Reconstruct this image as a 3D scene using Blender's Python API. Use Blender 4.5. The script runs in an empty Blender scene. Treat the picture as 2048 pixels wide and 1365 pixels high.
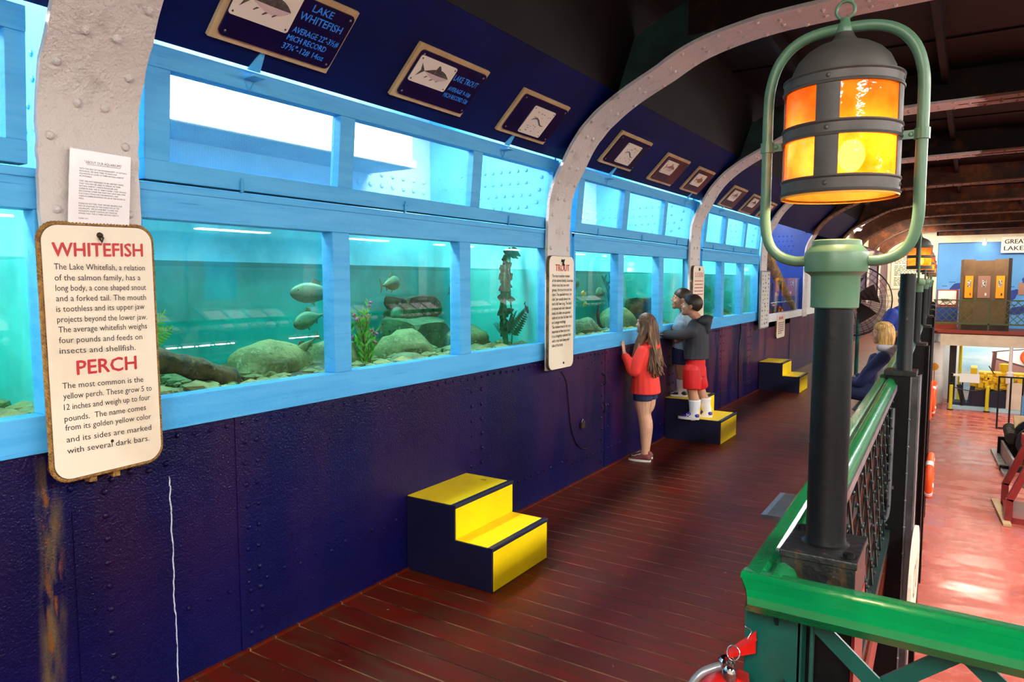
import bpy, bmesh, math, random
from mathutils import Vector, Matrix, noise
random.seed(7)
PI = math.pi
sc = bpy.context.scene
col = sc.collection

# ---------------------------------------------------------------- camera, world, exposure
cd = bpy.data.cameras.new('camera'); cam = bpy.data.objects.new('camera', cd); col.objects.link(cam)
cam.location = (2.6, 0.0, 1.62)
cam.rotation_euler = (math.radians(90 - 4.85), 0, math.radians(32.8))
cd.sensor_width = 36.0; cd.lens = 1420 / 2048 * 36; cd.clip_start = 0.05; cd.clip_end = 200
sc.camera = cam
w = bpy.data.worlds.new('world'); sc.world = w; w.use_nodes = True
w.node_tree.nodes['Background'].inputs[0].default_value = (0.75, 0.85, 1.0, 1)
w.node_tree.nodes['Background'].inputs[1].default_value = 0.25
sc.view_settings.view_transform = 'Standard'; sc.view_settings.look = 'None'
sc.view_settings.gamma = 1.0; sc.view_settings.exposure = 0.0
sc.view_settings.use_curve_mapping = False
L_ROOM, L_VOID, L_FAR, L_LOW, L_BULB = 122.0, 60.0, 95.0, 46.0, 330.0   # lamp strengths

# ---------------------------------------------------------------- materials
def s2l(c):
    return tuple(((v / 255 + 0.055) / 1.055) ** 2.4 if v > 10.3 else v / 255 / 12.92 for v in c)

def nd(nt, t, **kw):
    n = nt.nodes.new(t)
    for k, v in kw.items():
        setattr(n, k, v)
    return n

MATS = {}
def mat(name, rgb, rough=0.5, metal=0.0, var=None, bump=None, coat=0.0, spec=0.5, bump2=None, coord='Object'):
    """rgb sRGB 0-255; var = (rgb2, scale, lo, hi, stretch); bump = (scale, strength)"""
    m = bpy.data.materials.new(name); m.use_nodes = True; nt = m.node_tree
    b = nt.nodes['Principled BSDF']
    c = s2l(rgb)
    b.inputs['Base Color'].default_value = (*c, 1)
    b.inputs['Roughness'].default_value = rough; b.inputs['Metallic'].default_value = metal
    b.inputs['Coat Weight'].default_value = coat; b.inputs['Specular IOR Level'].default_value = spec
    b.inputs['Coat Roughness'].default_value = 0.12
    tc = nd(nt, 'ShaderNodeTexCoord')
    src = tc.outputs[coord]
    if var:
        vs = var if isinstance(var, list) else [var]
        prev = None
        for v in vs:
            mp = nd(nt, 'ShaderNodeMapping'); nt.links.new(src, mp.inputs[0])
            st = v[4] if len(v) > 4 else (1, 1, 1)
            mp.inputs['Scale'].default_value = st
            n = nd(nt, 'ShaderNodeTexNoise'); n.inputs['Scale'].default_value = v[1]; n.inputs['Detail'].default_value = 6
            n.inputs['Roughness'].default_value = 0.6
            nt.links.new(mp.outputs[0], n.inputs['Vector'])
            r = nd(nt, 'ShaderNodeMapRange'); r.inputs[1].default_value = v[2]; r.inputs[2].default_value = v[3]
            nt.links.new(n.outputs[0], r.inputs[0])
            mx = nd(nt, 'ShaderNodeMix', data_type='RGBA')
            nt.links.new(r.outputs[0], mx.inputs[0])
            if prev is None: mx.inputs[6].default_value = (*c, 1)
            else: nt.links.new(prev, mx.inputs[6])
            mx.inputs[7].default_value = (*s2l(v[0]), 1)
            prev = mx.outputs[2]
        nt.links.new(prev, b.inputs['Base Color'])
    last = None
    for bp in (bump, bump2):
        if bp:
            n = nd(nt, 'ShaderNodeTexNoise'); n.inputs['Scale'].default_value = bp[0]; n.inputs['Detail'].default_value = bp[2] if len(bp) > 2 else 4
            nt.links.new(src, n.inputs['Vector'])
            bn = nd(nt, 'ShaderNodeBump'); bn.inputs['Strength'].default_value = bp[1]; bn.inputs['Distance'].default_value = 0.01
            nt.links.new(n.outputs[0], bn.inputs['Height'])
            if last: nt.links.new(last, bn.inputs['Normal'])
            last = bn.outputs[0]
    if last: nt.links.new(last, b.inputs['Normal'])
    MATS[name] = m
    return m

def emis(name, rgb, strength):
    m = bpy.data.materials.new(name); m.use_nodes = True; nt = m.node_tree; nt.nodes.clear()
    e = nd(nt, 'ShaderNodeEmission'); o = nd(nt, 'ShaderNodeOutputMaterial')
    e.inputs[0].default_value = (*s2l(rgb), 1); e.inputs[1].default_value = strength
    nt.links.new(e.outputs[0], o.inputs[0]); return m

def base_nodes(m):
    return m.node_tree, m.node_tree.nodes['Principled BSDF']

def schlick(nt, r0):
    """reflectance of a thin sheet, the same from both of its faces"""
    g = nd(nt, 'ShaderNodeNewGeometry'); d = nd(nt, 'ShaderNodeVectorMath', operation='DOT_PRODUCT')
    nt.links.new(g.outputs['Incoming'], d.inputs[0]); nt.links.new(g.outputs['Normal'], d.inputs[1])
    a = nd(nt, 'ShaderNodeMath', operation='ABSOLUTE'); nt.links.new(d.outputs['Value'], a.inputs[0])
    b = nd(nt, 'ShaderNodeMath', operation='SUBTRACT'); b.inputs[0].default_value = 1; nt.links.new(a.outputs[0], b.inputs[1])
    p = nd(nt, 'ShaderNodeMath', operation='POWER'); p.inputs[1].default_value = 5; nt.links.new(b.outputs[0], p.inputs[0])
    m = nd(nt, 'ShaderNodeMath', operation='MULTIPLY_ADD'); m.inputs[1].default_value = 1 - r0; m.inputs[2].default_value = r0; nt.links.new(p.outputs[0], m.inputs[0])
    return m.outputs[0]

def glassy(name, tint, ior, refl_rough=0.0, extra=None):
    m = bpy.data.materials.new(name); m.use_nodes = True; nt = m.node_tree; nt.nodes.clear()
    t = nd(nt, 'ShaderNodeBsdfTransparent'); t.inputs[0].default_value = (*tint, 1)
    g = nd(nt, 'ShaderNodeBsdfGlossy'); g.inputs['Roughness'].default_value = refl_rough
    mx = nd(nt, 'ShaderNodeMixShader'); o = nd(nt, 'ShaderNodeOutputMaterial')
    nt.links.new(schlick(nt, ((ior - 1) / (ior + 1)) ** 2), mx.inputs[0]); nt.links.new(t.outputs[0], mx.inputs[1]); nt.links.new(g.outputs[0], mx.inputs[2])
    nt.links.new(mx.outputs[0], o.inputs[0])
    if extra:
        v = nd(nt, 'ShaderNodeVolumeAbsorption'); v.inputs[0].default_value = (*extra[0], 1); v.inputs[1].default_value = extra[1]
        nt.links.new(v.outputs[0], o.inputs['Volume'])
    return m

M_BLUE = mat('blue_paint', (84, 180, 236), 0.5, var=[((66, 164, 226), 9, 0.42, 0.7, (1, .25, 3)), ((44, 138, 206), 40, 0.62, 0.75, (1, .1, 2))], bump=(60, 0.12), spec=.3)
M_HULL = mat('hull_paint', (182, 224, 240), 0.5, var=((140, 204, 228), 2.2, 0.4, 0.7), bump=(40, 0.15))
M_WEB = mat('web_paint', (90, 188, 236), 0.5, var=((70, 168, 222), 5, 0.4, 0.7), bump=(40, 0.15))
M_TANK = mat('tank_paint', (104, 220, 212), 0.6, var=((58, 172, 164), 1.6, 0.4, 0.65))
M_GREENWEB = mat('dark_green_paint', (34, 66, 62), 0.5, var=((18, 30, 30), 3, 0.4, 0.65), bump=(30, 0.2))
M_PANEL = mat('navy_panel_paint', (5, 22, 84), 0.5, var=((5, 18, 64), 2.5, 0.4, 0.7), spec=.12)
M_CEIL = mat('dark_ceiling_paint', (9, 6, 6), 0.6, var=((24, 11, 6), 1.5, 0.45, 0.7), spec=.2)
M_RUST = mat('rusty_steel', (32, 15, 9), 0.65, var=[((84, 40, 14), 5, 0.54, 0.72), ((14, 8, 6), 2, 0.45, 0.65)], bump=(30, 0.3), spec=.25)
M_RUSTF = mat('lit_rusty_steel', (92, 46, 22), 0.65, var=[((140, 74, 30), 5, 0.5, 0.68), ((40, 22, 14), 2, 0.5, 0.68)], bump=(30, 0.3))  # rust for the far end, its colour brightened in place of light there
M_YELLOW = mat('yellow_paint', (246, 212, 2), 0.4, var=((236, 200, 2), 3, 0.4, 0.7), spec=.25)
M_YTOP = mat('worn_yellow_paint', (240, 204, 4), 0.4, spec=.3, var=[((222, 186, 8), 5, 0.45, 0.7), ((120, 100, 30), 11, 0.68, 0.74)])
M_STEPN = mat('step_navy_paint', (16, 18, 52), 0.42, var=((12, 14, 40), 4, 0.4, 0.7))
M_TAN = mat('tan_board', (206, 176, 132), 0.6, var=((186, 152, 106), 8, 0.4, 0.7))
M_PLAQ = mat('plaque_navy', (8, 8, 58), 0.22)
M_PLAQR = mat('plaque_maroon', (92, 30, 30), 0.3, var=((60, 24, 50), 2.5, 0.4, 0.6))
M_CARD = mat('cream_card', (238, 226, 208), 0.4)
M_SCREW = mat('screw_metal', (150, 140, 130), 0.35, 0.8)
M_SCREWD = mat('dark_screw', (60, 45, 30), 0.5, 0.4)
M_LETB = mat('blue_letters', (44, 140, 240), 0.5)
M_SIGN = mat('cream_sign_paint', (240, 226, 202), 0.4, var=((226, 208, 180), 3, 0.45, 0.75), bump=(25, 0.05))
M_RED = mat('red_letters', (196, 36, 40), 0.5, var=((170, 60, 60), 30, 0.55, 0.75))
M_BLACKL = mat('black_letters', (28, 26, 28), 0.5)
M_ROPE = mat('rope_fibre', (168, 124, 62), 0.85, var=((120, 82, 36), 60, 0.4, 0.65), bump=(200, 0.4))
M_EDGE = mat('worn_wood_edge', (120, 88, 50), 0.7, var=((60, 44, 30), 20, 0.4, 0.65))
M_WOOD = mat('weathered_wood', (186, 146, 92), 0.75, var=((128, 92, 50), 14, 0.4, 0.65))
M_PAPER = mat('white_paper', (238, 232, 232), 0.22)
M_GREEN = mat('glossy_green_paint', (0, 122, 62), 0.22, var=((0, 104, 56), 4, 0.4, 0.7), bump=(35, 0.10), coat=0.2)
M_DKGREEN = mat('dark_green_enamel', (8, 84, 74), 0.32, var=((6, 70, 62), 6, 0.4, 0.7))
M_LATT = mat('lattice_paint', (24, 40, 38), 0.45, spec=.3)
M_OLIVE = mat('olive_lattice_paint', (70, 90, 48), 0.5)
M_BLACK = mat('black_steel', (11, 11, 13), 0.42, var=[((24, 24, 27), 11, 0.58, 0.72), ((84, 80, 78), 17, 0.69, 0.73)], bump=(60, 0.10), spec=.3)
M_BLOCK = mat('worn_black_block', (26, 25, 27), 0.4, var=[((96, 66, 34), 14, 0.58, 0.7, (1, 1, .2)), ((90, 84, 80), 25, 0.68, 0.75)], bump=(50, 0.3))
M_PATINA = mat('patina_green_paint', (86, 122, 94), 0.4, var=((72, 106, 80), 8, 0.4, 0.7))
M_PEWTER = mat('pewter_metal', (82, 78, 74), 0.55, 0.4, var=((64, 60, 56), 9, 0.4, 0.7), bump=(120, 0.05))
M_GREY = mat('grey_metal', (150, 152, 156), 0.35, 0.6, var=((110, 112, 116), 6, 0.4, 0.7))
M_WHITE = mat('white_paint', (236, 236, 232), 0.45)
M_CREAMW = mat('cream_wall_paint', (226, 218, 196), 0.5, var=((205, 196, 170), 2, 0.4, 0.7), bump=(20, .2))
M_FARBLUE = mat('mural_blue_paint', (72, 136, 204), 0.5, var=((84, 150, 214), 1, 0.4, 0.7))
M_DEEPBLUE = mat('deep_blue_paint', (18, 62, 150), 0.45, var=[((14, 46, 122), 3, 0.4, 0.7), ((120, 140, 190), 9, 0.7, 0.74)])
M_MAPBLUE = mat('map_ink_blue', (24, 52, 130), 0.5)
M_BROWN = mat('brown_cabinet', (104, 80, 56), 0.5, var=((86, 64, 44), 3, 0.4, 0.7))
M_DARKB = mat('dark_brown', (44, 34, 28), 0.5)
M_AMBERP = mat('amber_panel', (226, 150, 24), 0.5)
M_MAUVE = mat('mauve_panel', (150, 110, 96), 0.5)
M_PHOTO = mat('photo_print', (70, 70, 72), 0.5, var=((220, 220, 220), 30, 0.45, 0.6))
M_REDB = mat('red_brown_board', (140, 54, 34), 0.4)
M_ORANGE = mat('orange_canvas', (240, 86, 30), 0.5)
M_REDP = mat('red_gloss_paint', (206, 24, 18), 0.25)
M_CRIM = mat('crimson_frame_paint', (140, 36, 34), 0.35, var=((110, 28, 26), 6, 0.4, 0.7))
M_CHROME = mat('chrome', (210, 210, 215), 0.12, 1.0)
M_ENGY = mat('engine_yellow', (236, 196, 10), 0.4)
M_INK = mat('dark_ink', (50, 46, 46), 0.6)
M_ROCK = mat('tan_rock', (150, 138, 84), 0.8, var=[((104, 94, 50), 9, 0.42, 0.66), ((186, 178, 128), 18, 0.58, 0.72), ((76, 70, 36), 34, 0.6, 0.72)], bump=(40, 0.9))
M_ROCKG = mat('grey_green_rock', (122, 124, 84), 0.8, var=[((84, 88, 52), 8, 0.42, 0.66), ((164, 164, 122), 17, 0.6, 0.72), ((60, 62, 34), 36, .6, .72)], bump=(40, 0.9))
M_ROCKB = mat('brown_rock', (100, 84, 48), 0.8, var=[((58, 52, 30), 9, 0.42, 0.62), ((150, 140, 96), 22, 0.6, 0.72)], bump=(30, 1.0))
M_LOG = mat('sunken_log_bark', (110, 78, 46), 0.85, var=[((60, 46, 28), 16, 0.42, 0.62), ((176, 120, 70), 20, 0.62, 0.74)], bump=(22, 0.9))
M_LEAF = mat('bright_leaf', (110, 180, 40), 0.5, var=((150, 200, 90), 12, 0.4, 0.7))
M_DLEAF = mat('dark_leaf', (40, 112, 62), 0.5, var=((22, 72, 40), 10, 0.4, 0.7))
M_PINK = mat('pink_blossom', (226, 90, 150), 0.5)
M_FISHT = mat('pale_trout_skin', (122, 136, 96), 0.45, var=[((80, 108, 82), 9, 0.42, 0.62, (.6, 1, 3)), ((60, 80, 50), 60, .6, .68)])
M_FISHB = mat('brown_trout_skin', (120, 120, 60), 0.4, var=((70, 84, 44), 30, 0.45, 0.6))
M_FISHO = mat('orange_fish_skin', (240, 160, 60), 0.4)
M_FISHY = mat('yellow_fish_skin', (210, 190, 70), 0.4)
M_FISHW = mat('silver_fish_skin', (214, 226, 210), 0.3)
M_FISHD = mat('dark_fish_skin', (20, 40, 44), 0.4)
M_EYE = mat('dark_eye', (14, 12, 12), 0.1)
M_EYEW = mat('eye_white', (232, 228, 222), 0.3)
M_BEAM = mat('white_shelf_paint', (250, 250, 248), 0.5)
M_CAUTION = mat('caution_yellow', (226, 214, 30), 0.5)
M_BENCH = mat('bench_grey', (92, 94, 98), 0.3, 0.5, var=((70, 72, 76), 8, 0.4, 0.7))

# navy riveted wall: lumpy gloss paint, maroon vertical streaks, stronger further along the wall, rust streak and a white scratch beside the first rib
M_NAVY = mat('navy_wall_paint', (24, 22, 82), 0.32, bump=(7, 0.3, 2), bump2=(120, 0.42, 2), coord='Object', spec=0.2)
def navy_extra():
    nt, b = base_nodes(M_NAVY)
    tc = nt.nodes['Texture Coordinate']; sx = nd(nt, 'ShaderNodeSeparateXYZ'); nt.links.new(tc.outputs['Object'], sx.inputs[0])
    def rng(src, a, b_, c=0, d=1):
        r = nd(nt, 'ShaderNodeMapRange'); r.inputs[1].default_value = a; r.inputs[2].default_value = b_; r.inputs[3].default_value = c; r.inputs[4].default_value = d
        nt.links.new(src, r.inputs[0]); return r.outputs[0]
    def mth(op, x, y=None):
        n = nd(nt, 'ShaderNodeMath', operation=op)
        for i, v in enumerate((x, y)):
            if v is None: continue
            if isinstance(v, (int, float)): n.inputs[i].default_value = v
            else: nt.links.new(v, n.inputs[i])
        return n.outputs[0]
    def noi(scale, st, det=5):
        mp = nd(nt, 'ShaderNodeMapping'); mp.inputs['Scale'].default_value = st; nt.links.new(tc.outputs['Object'], mp.inputs[0])
        n = nd(nt, 'ShaderNodeTexNoise'); n.inputs['Scale'].default_value = scale; n.inputs['Detail'].default_value = det
        nt.links.new(mp.outputs[0], n.inputs['Vector']); return n.outputs[0]
    def mix(f, a, bcol):
        mx = nd(nt, 'ShaderNodeMix', data_type='RGBA'); nt.links.new(f, mx.inputs[0])
        if isinstance(a, tuple): mx.inputs[6].default_value = (*a, 1)
        else: nt.links.new(a, mx.inputs[6])
        mx.inputs[7].default_value = (*bcol, 1); return mx.outputs[2]
    Y, Z = sx.outputs[1], sx.outputs[2]
    base = mix(rng(noi(1.2, (1, 1, 1)), 0.4, 0.7), s2l((4, 8, 66)), s2l((7, 6, 50)))
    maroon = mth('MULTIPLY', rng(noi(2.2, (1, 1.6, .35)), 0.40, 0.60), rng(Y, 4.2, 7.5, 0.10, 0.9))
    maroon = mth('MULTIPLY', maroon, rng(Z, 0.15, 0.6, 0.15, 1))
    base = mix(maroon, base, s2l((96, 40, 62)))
    # rust and bare-metal streak down the wall left of the sign
    wob = mth('MULTIPLY', mth('SUBTRACT', noi(2.0, (1, 0.3, 1)), 0.5), 0.10)
    d = mth('ABSOLUTE', mth('SUBTRACT', mth('ADD', Y, wob), 1.12))
    band = mth('MULTIPLY', rng(d, 0.012, 0.05, 1, 0), rng(noi(18, (1, 1, .22)), 0.42, 0.6))
    band = mth('MULTIPLY', band, rng(Z, 1.0, 1.05, 1, 0))
    base = mix(band, base, s2l((96, 78, 52)))
    band2 = mth('MULTIPLY', rng(d, 0.005, 0.04, 1, 0), rng(noi(40, (1, 1, .3)), 0.55, 0.66))
    band2 = mth('MULTIPLY', band2, rng(Z, 1.0, 1.05, 1, 0))
    base = mix(band2, base, s2l((120, 66, 24)))
    # thin white crack in the paint
    wob2 = mth('MULTIPLY', mth('SUBTRACT', noi(9, (1, 0.02, 1)), 0.5), 0.03)
    d2 = mth('ABSOLUTE', mth('SUBTRACT', mth('ADD', Y, wob2), 1.56))
    crack = mth('MULTIPLY', rng(d2, 0.0018, 0.0035, 1, 0), rng(Z, 0.84, 0.86, 1, 0))
    base = mix(crack, base, s2l((190, 196, 214)))
    nt.links.new(base, b.inputs['Base Color'])
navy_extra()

# white lumpy rib paint: rust shows where the paint stops over the walkway
def rib_mat(name, xlim, zlim):
    m = mat(name, (214, 206, 200), 0.42, bump=(26, 0.8, 3), bump2=(90, 0.6, 2), coord='Object')
    nt, b = base_nodes(m)
    tc = nt.nodes['Texture Coordinate']; sx = nd(nt, 'ShaderNodeSeparateXYZ'); nt.links.new(tc.outputs['Object'], sx.inputs[0])
    n = nd(nt, 'ShaderNodeTexNoise'); n.inputs['Scale'].default_value = 6; n.inputs['Detail'].default_value = 5; nt.links.new(tc.outputs['Object'], n.inputs['Vector'])
    n2 = nd(nt, 'ShaderNodeTexNoise'); n2.inputs['Scale'].default_value = 9; n2.inputs['Detail'].default_value = 6; nt.links.new(tc.outputs['Object'], n2.inputs['Vector'])
    ad = nd(nt, 'ShaderNodeMath', operation='ADD'); nt.links.new(sx.outputs[0 if xlim else 2], ad.inputs[0])
    sc_ = nd(nt, 'ShaderNodeMath', operation='MULTIPLY'); sc_.inputs[1].default_value = 0.25; nt.links.new(n.outputs[0], sc_.inputs[0]); nt.links.new(sc_.outputs[0], ad.inputs[1])
    lim = xlim or zlim
    r = nd(nt, 'ShaderNodeMapRange'); r.inputs[1].default_value = lim + .1; r.inputs[2].default_value = lim + .14; nt.links.new(ad.outputs[0], r.inputs[0])
    r2 = nd(nt, 'ShaderNodeMapRange'); r2.inputs[1].default_value = .56; r2.inputs[2].default_value = .72; r2.inputs[4].default_value = .6; nt.links.new(n2.outputs[0], r2.inputs[0])
    mx = nd(nt, 'ShaderNodeMix', data_type='RGBA'); mx.inputs[6].default_value = (*s2l((214, 206, 200)), 1); mx.inputs[7].default_value = (*s2l((172, 162, 152)), 1); nt.links.new(r2.outputs[0], mx.inputs[0])
    mr = nd(nt, 'ShaderNodeMix', data_type='RGBA'); mr.inputs[6].default_value = (*s2l((104, 62, 40)), 1); mr.inputs[7].default_value = (*s2l((120, 62, 26)), 1); nt.links.new(r2.outputs[0], mr.inputs[0])
    m2 = nd(nt, 'ShaderNodeMix', data_type='RGBA'); nt.links.new(r.outputs[0], m2.inputs[0]); nt.links.new(mx.outputs[2], m2.inputs[6]); nt.links.new(mr.outputs[2], m2.inputs[7])
    nt.links.new(m2.outputs[2], b.inputs['Base Color'])
    return m
M_OPP = mat('opposite_wall_paint', (96, 104, 104), .6, var=((140, 146, 140), .6, .4, .65))
M_RIB = rib_mat('white_rib_paint', 2.6, None)
M_RIBFAR = rib_mat('flaking_rib_paint', None, 2.45)

# deck planks running across the walkway
def plank_mat():
    m = mat('red_deck_planks', (92, 20, 6), 0.3, spec=0.14); nt, b = base_nodes(m)
    tc = nt.nodes['Texture Coordinate']; sx = nd(nt, 'ShaderNodeSeparateXYZ'); nt.links.new(tc.outputs['Object'], sx.inputs[0])
    dv = nd(nt, 'ShaderNodeMath', operation='DIVIDE'); dv.inputs[1].default_value = 0.135; nt.links.new(sx.outputs[1], dv.inputs[0])
    fr = nd(nt, 'ShaderNodeMath', operation='FRACT'); nt.links.new(dv.outputs[0], fr.inputs[0])
    fl = nd(nt, 'ShaderNodeMath', operation='FLOOR'); nt.links.new(dv.outputs[0], fl.inputs[0])
    pp = nd(nt, 'ShaderNodeMath', operation='PINGPONG'); pp.inputs[1].default_value = 0.5; nt.links.new(fr.outputs[0], pp.inputs[0])
    g = nd(nt, 'ShaderNodeMapRange'); g.inputs[1].default_value = 0.012; g.inputs[2].default_value = 0.042; nt.links.new(pp.outputs[0], g.inputs[0])
    wn = nd(nt, 'ShaderNodeTexWhiteNoise', noise_dimensions='1D'); nt.links.new(fl.outputs[0], wn.inputs['W'])
    mp = nd(nt, 'ShaderNodeMapping'); mp.inputs['Scale'].default_value = (1.2, 7, 1); nt.links.new(tc.outputs['Object'], mp.inputs[0])
    n = nd(nt, 'ShaderNodeTexNoise'); n.inputs['Scale'].default_value = 3; n.inputs['Detail'].default_value = 7; nt.links.new(mp.outputs[0], n.inputs['Vector'])
    sp = nd(nt, 'ShaderNodeTexNoise'); sp.inputs['Scale'].default_value = 26; sp.inputs['Detail'].default_value = 4; nt.links.new(tc.outputs['Object'], sp.inputs['Vector'])
    def mixc(f, a, c):
        mx = nd(nt, 'ShaderNodeMix', data_type='RGBA'); nt.links.new(f, mx.inputs[0])
        if isinstance(a, tuple): mx.inputs[6].default_value = (*a, 1)
        else: nt.links.new(a, mx.inputs[6])
        if isinstance(c, tuple): mx.inputs[7].default_value = (*c, 1)
        else: nt.links.new(c, mx.inputs[7])
        return mx.outputs[2]
    c1 = mixc(wn.outputs[0], s2l((98, 20, 5)), s2l((80, 16, 4)))
    r = nd(nt, 'ShaderNodeMapRange'); r.inputs[1].default_value = .42; r.inputs[2].default_value = .68; r.inputs[4].default_value = .7; nt.links.new(n.outputs[0], r.inputs[0])
    r.inputs[4].default_value = .85
    c2 = mixc(r.outputs[0], c1, s2l((72, 38, 18)))
    r3 = nd(nt, 'ShaderNodeMapRange'); r3.inputs[1].default_value = .72; r3.inputs[2].default_value = .76; nt.links.new(sp.outputs[0], r3.inputs[0])
    c3 = mixc(r3.outputs[0], c2, s2l((150, 116, 84)))
    gn = nd(nt, 'ShaderNodeTexNoise'); gn.inputs['Scale'].default_value = 5; gn.inputs['Detail'].default_value = 5; nt.links.new(tc.outputs['Object'], gn.inputs['Vector'])
    gr = nd(nt, 'ShaderNodeMapRange'); gr.inputs[1].default_value = .40; gr.inputs[2].default_value = .62; nt.links.new(gn.outputs[0], gr.inputs[0])
    gc = mixc(gr.outputs[0], s2l((44, 22, 14)), s2l((140, 100, 66)))
    c4 = mixc(g.outputs[0], gc, c3)
    nt.links.new(c4, b.inputs['Base Color'])
    rr = nd(nt, 'ShaderNodeMapRange'); rr.inputs[1].default_value = .35; rr.inputs[2].default_value = .7; rr.inputs[3].default_value = .34; rr.inputs[4].default_value = .46; nt.links.new(n.outputs[0], rr.inputs[0])
    nt.links.new(rr.outputs[0], b.inputs['Roughness'])
    bu = nd(nt, 'ShaderNodeBump'); bu.inputs['Strength'].default_value = .7; bu.inputs['Distance'].default_value = .006; nt.links.new(g.outputs[0], bu.inputs['Height'])
    b2 = nd(nt, 'ShaderNodeBump'); b2.inputs['Strength'].default_value = .05; b2.inputs['Distance'].default_value = .01; nt.links.new(n.outputs[0], b2.inputs['Height']); nt.links.new(bu.outputs[0], b2.inputs['Normal'])
    nt.links.new(b2.outputs[0], b.inputs['Normal'])
    return m
M_DECK = plank_mat()

def lower_mat():
    m = mat('red_painted_plate', (186, 92, 78), 0.22, var=[((164, 74, 62), 1.3, 0.4, 0.7), ((206, 124, 110), 5, 0.55, 0.75)], bump=(3, 0.12, 3)); nt, b = base_nodes(m)
    tc = nt.nodes['Texture Coordinate']
    br = nd(nt, 'ShaderNodeTexBrick'); br.offset = 0; br.inputs['Scale'].default_value = 1; br.inputs['Mortar Size'].default_value = .008; br.inputs['Brick Width'].default_value = .8; br.inputs['Row Height'].default_value = 1.1
    br.inputs['Color1'].default_value = (1, 1, 1, 1); br.inputs['Color2'].default_value = (1, 1, 1, 1); br.inputs['Mortar'].default_value = (0, 0, 0, 1)
    nt.links.new(tc.outputs['Object'], br.inputs['Vector'])
    mp = nd(nt, 'ShaderNodeMapping'); mp.inputs['Scale'].default_value = (.6, 1.6, 1); nt.links.new(tc.outputs['Object'], mp.inputs[0])
    n = nd(nt, 'ShaderNodeTexNoise'); n.inputs['Scale'].default_value = 2.2; n.inputs['Detail'].default_value = 5; nt.links.new(mp.outputs[0], n.inputs['Vector'])
    r = nd(nt, 'ShaderNodeMapRange'); r.inputs[1].default_value = .4; r.inputs[2].default_value = .65; r.inputs[3].default_value = .14; r.inputs[4].default_value = .42; nt.links.new(n.outputs[0], r.inputs[0])
    nt.links.new(r.outputs[0], b.inputs['Roughness'])
    bu = nd(nt, 'ShaderNodeBump'); bu.inputs['Strength'].default_value = .4; bu.inputs['Distance'].default_value = .01
    nt.links.new(br.outputs[0], bu.inputs['Height'])
    old = b.inputs['Normal'].links[0].from_socket; nt.links.new(old, bu.inputs['Normal']); nt.links.new(bu.outputs[0], b.inputs['Normal'])
    return m
M_LOWER = lower_mat()

M_PANE = glassy('window_glass', (0.97, 0.99, 0.99), 1.5)
M_PLEX = glassy('plexiglass', (0.92, 0.95, 0.97), 1.45)
M_WATER = glassy('tank_water', (1, 1, 1), 1.2, extra=((0.12, 0.74, 0.68), 1.75))

def screen_mat():
    m = bpy.data.materials.new('insect_screen'); m.use_nodes = True; nt = m.node_tree; nt.nodes.clear()
    t = nd(nt, 'ShaderNodeBsdfTransparent'); d = nd(nt, 'ShaderNodeBsdfDiffuse'); d.inputs[0].default_value = (*s2l((120, 180, 215)), 1)
    tc = nd(nt, 'ShaderNodeTexCoord'); sx = nd(nt, 'ShaderNodeSeparateXYZ'); nt.links.new(tc.outputs['Object'], sx.inputs[0])
    outs = []
    for k in (1, 2):
        a = nd(nt, 'ShaderNodeMath', operation='DIVIDE'); a.inputs[1].default_value = .0055; nt.links.new(sx.outputs[k], a.inputs[0])
        f = nd(nt, 'ShaderNodeMath', operation='FRACT'); nt.links.new(a.outputs[0], f.inputs[0])
        l = nd(nt, 'ShaderNodeMath', operation='LESS_THAN'); l.inputs[1].default_value = .16; nt.links.new(f.outputs[0], l.inputs[0]); outs.append(l.outputs[0])
    mxm = nd(nt, 'ShaderNodeMath', operation='MAXIMUM'); nt.links.new(outs[0], mxm.inputs[0]); nt.links.new(outs[1], mxm.inputs[1])
    mx = nd(nt, 'ShaderNodeMixShader'); o = nd(nt, 'ShaderNodeOutputMaterial')
    nt.links.new(mxm.outputs[0], mx.inputs[0]); nt.links.new(t.outputs[0], mx.inputs[1]); nt.links.new(d.outputs[0], mx.inputs[2]); nt.links.new(mx.outputs[0], o.inputs[0])
    return m
M_SCREEN = screen_mat()

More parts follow.
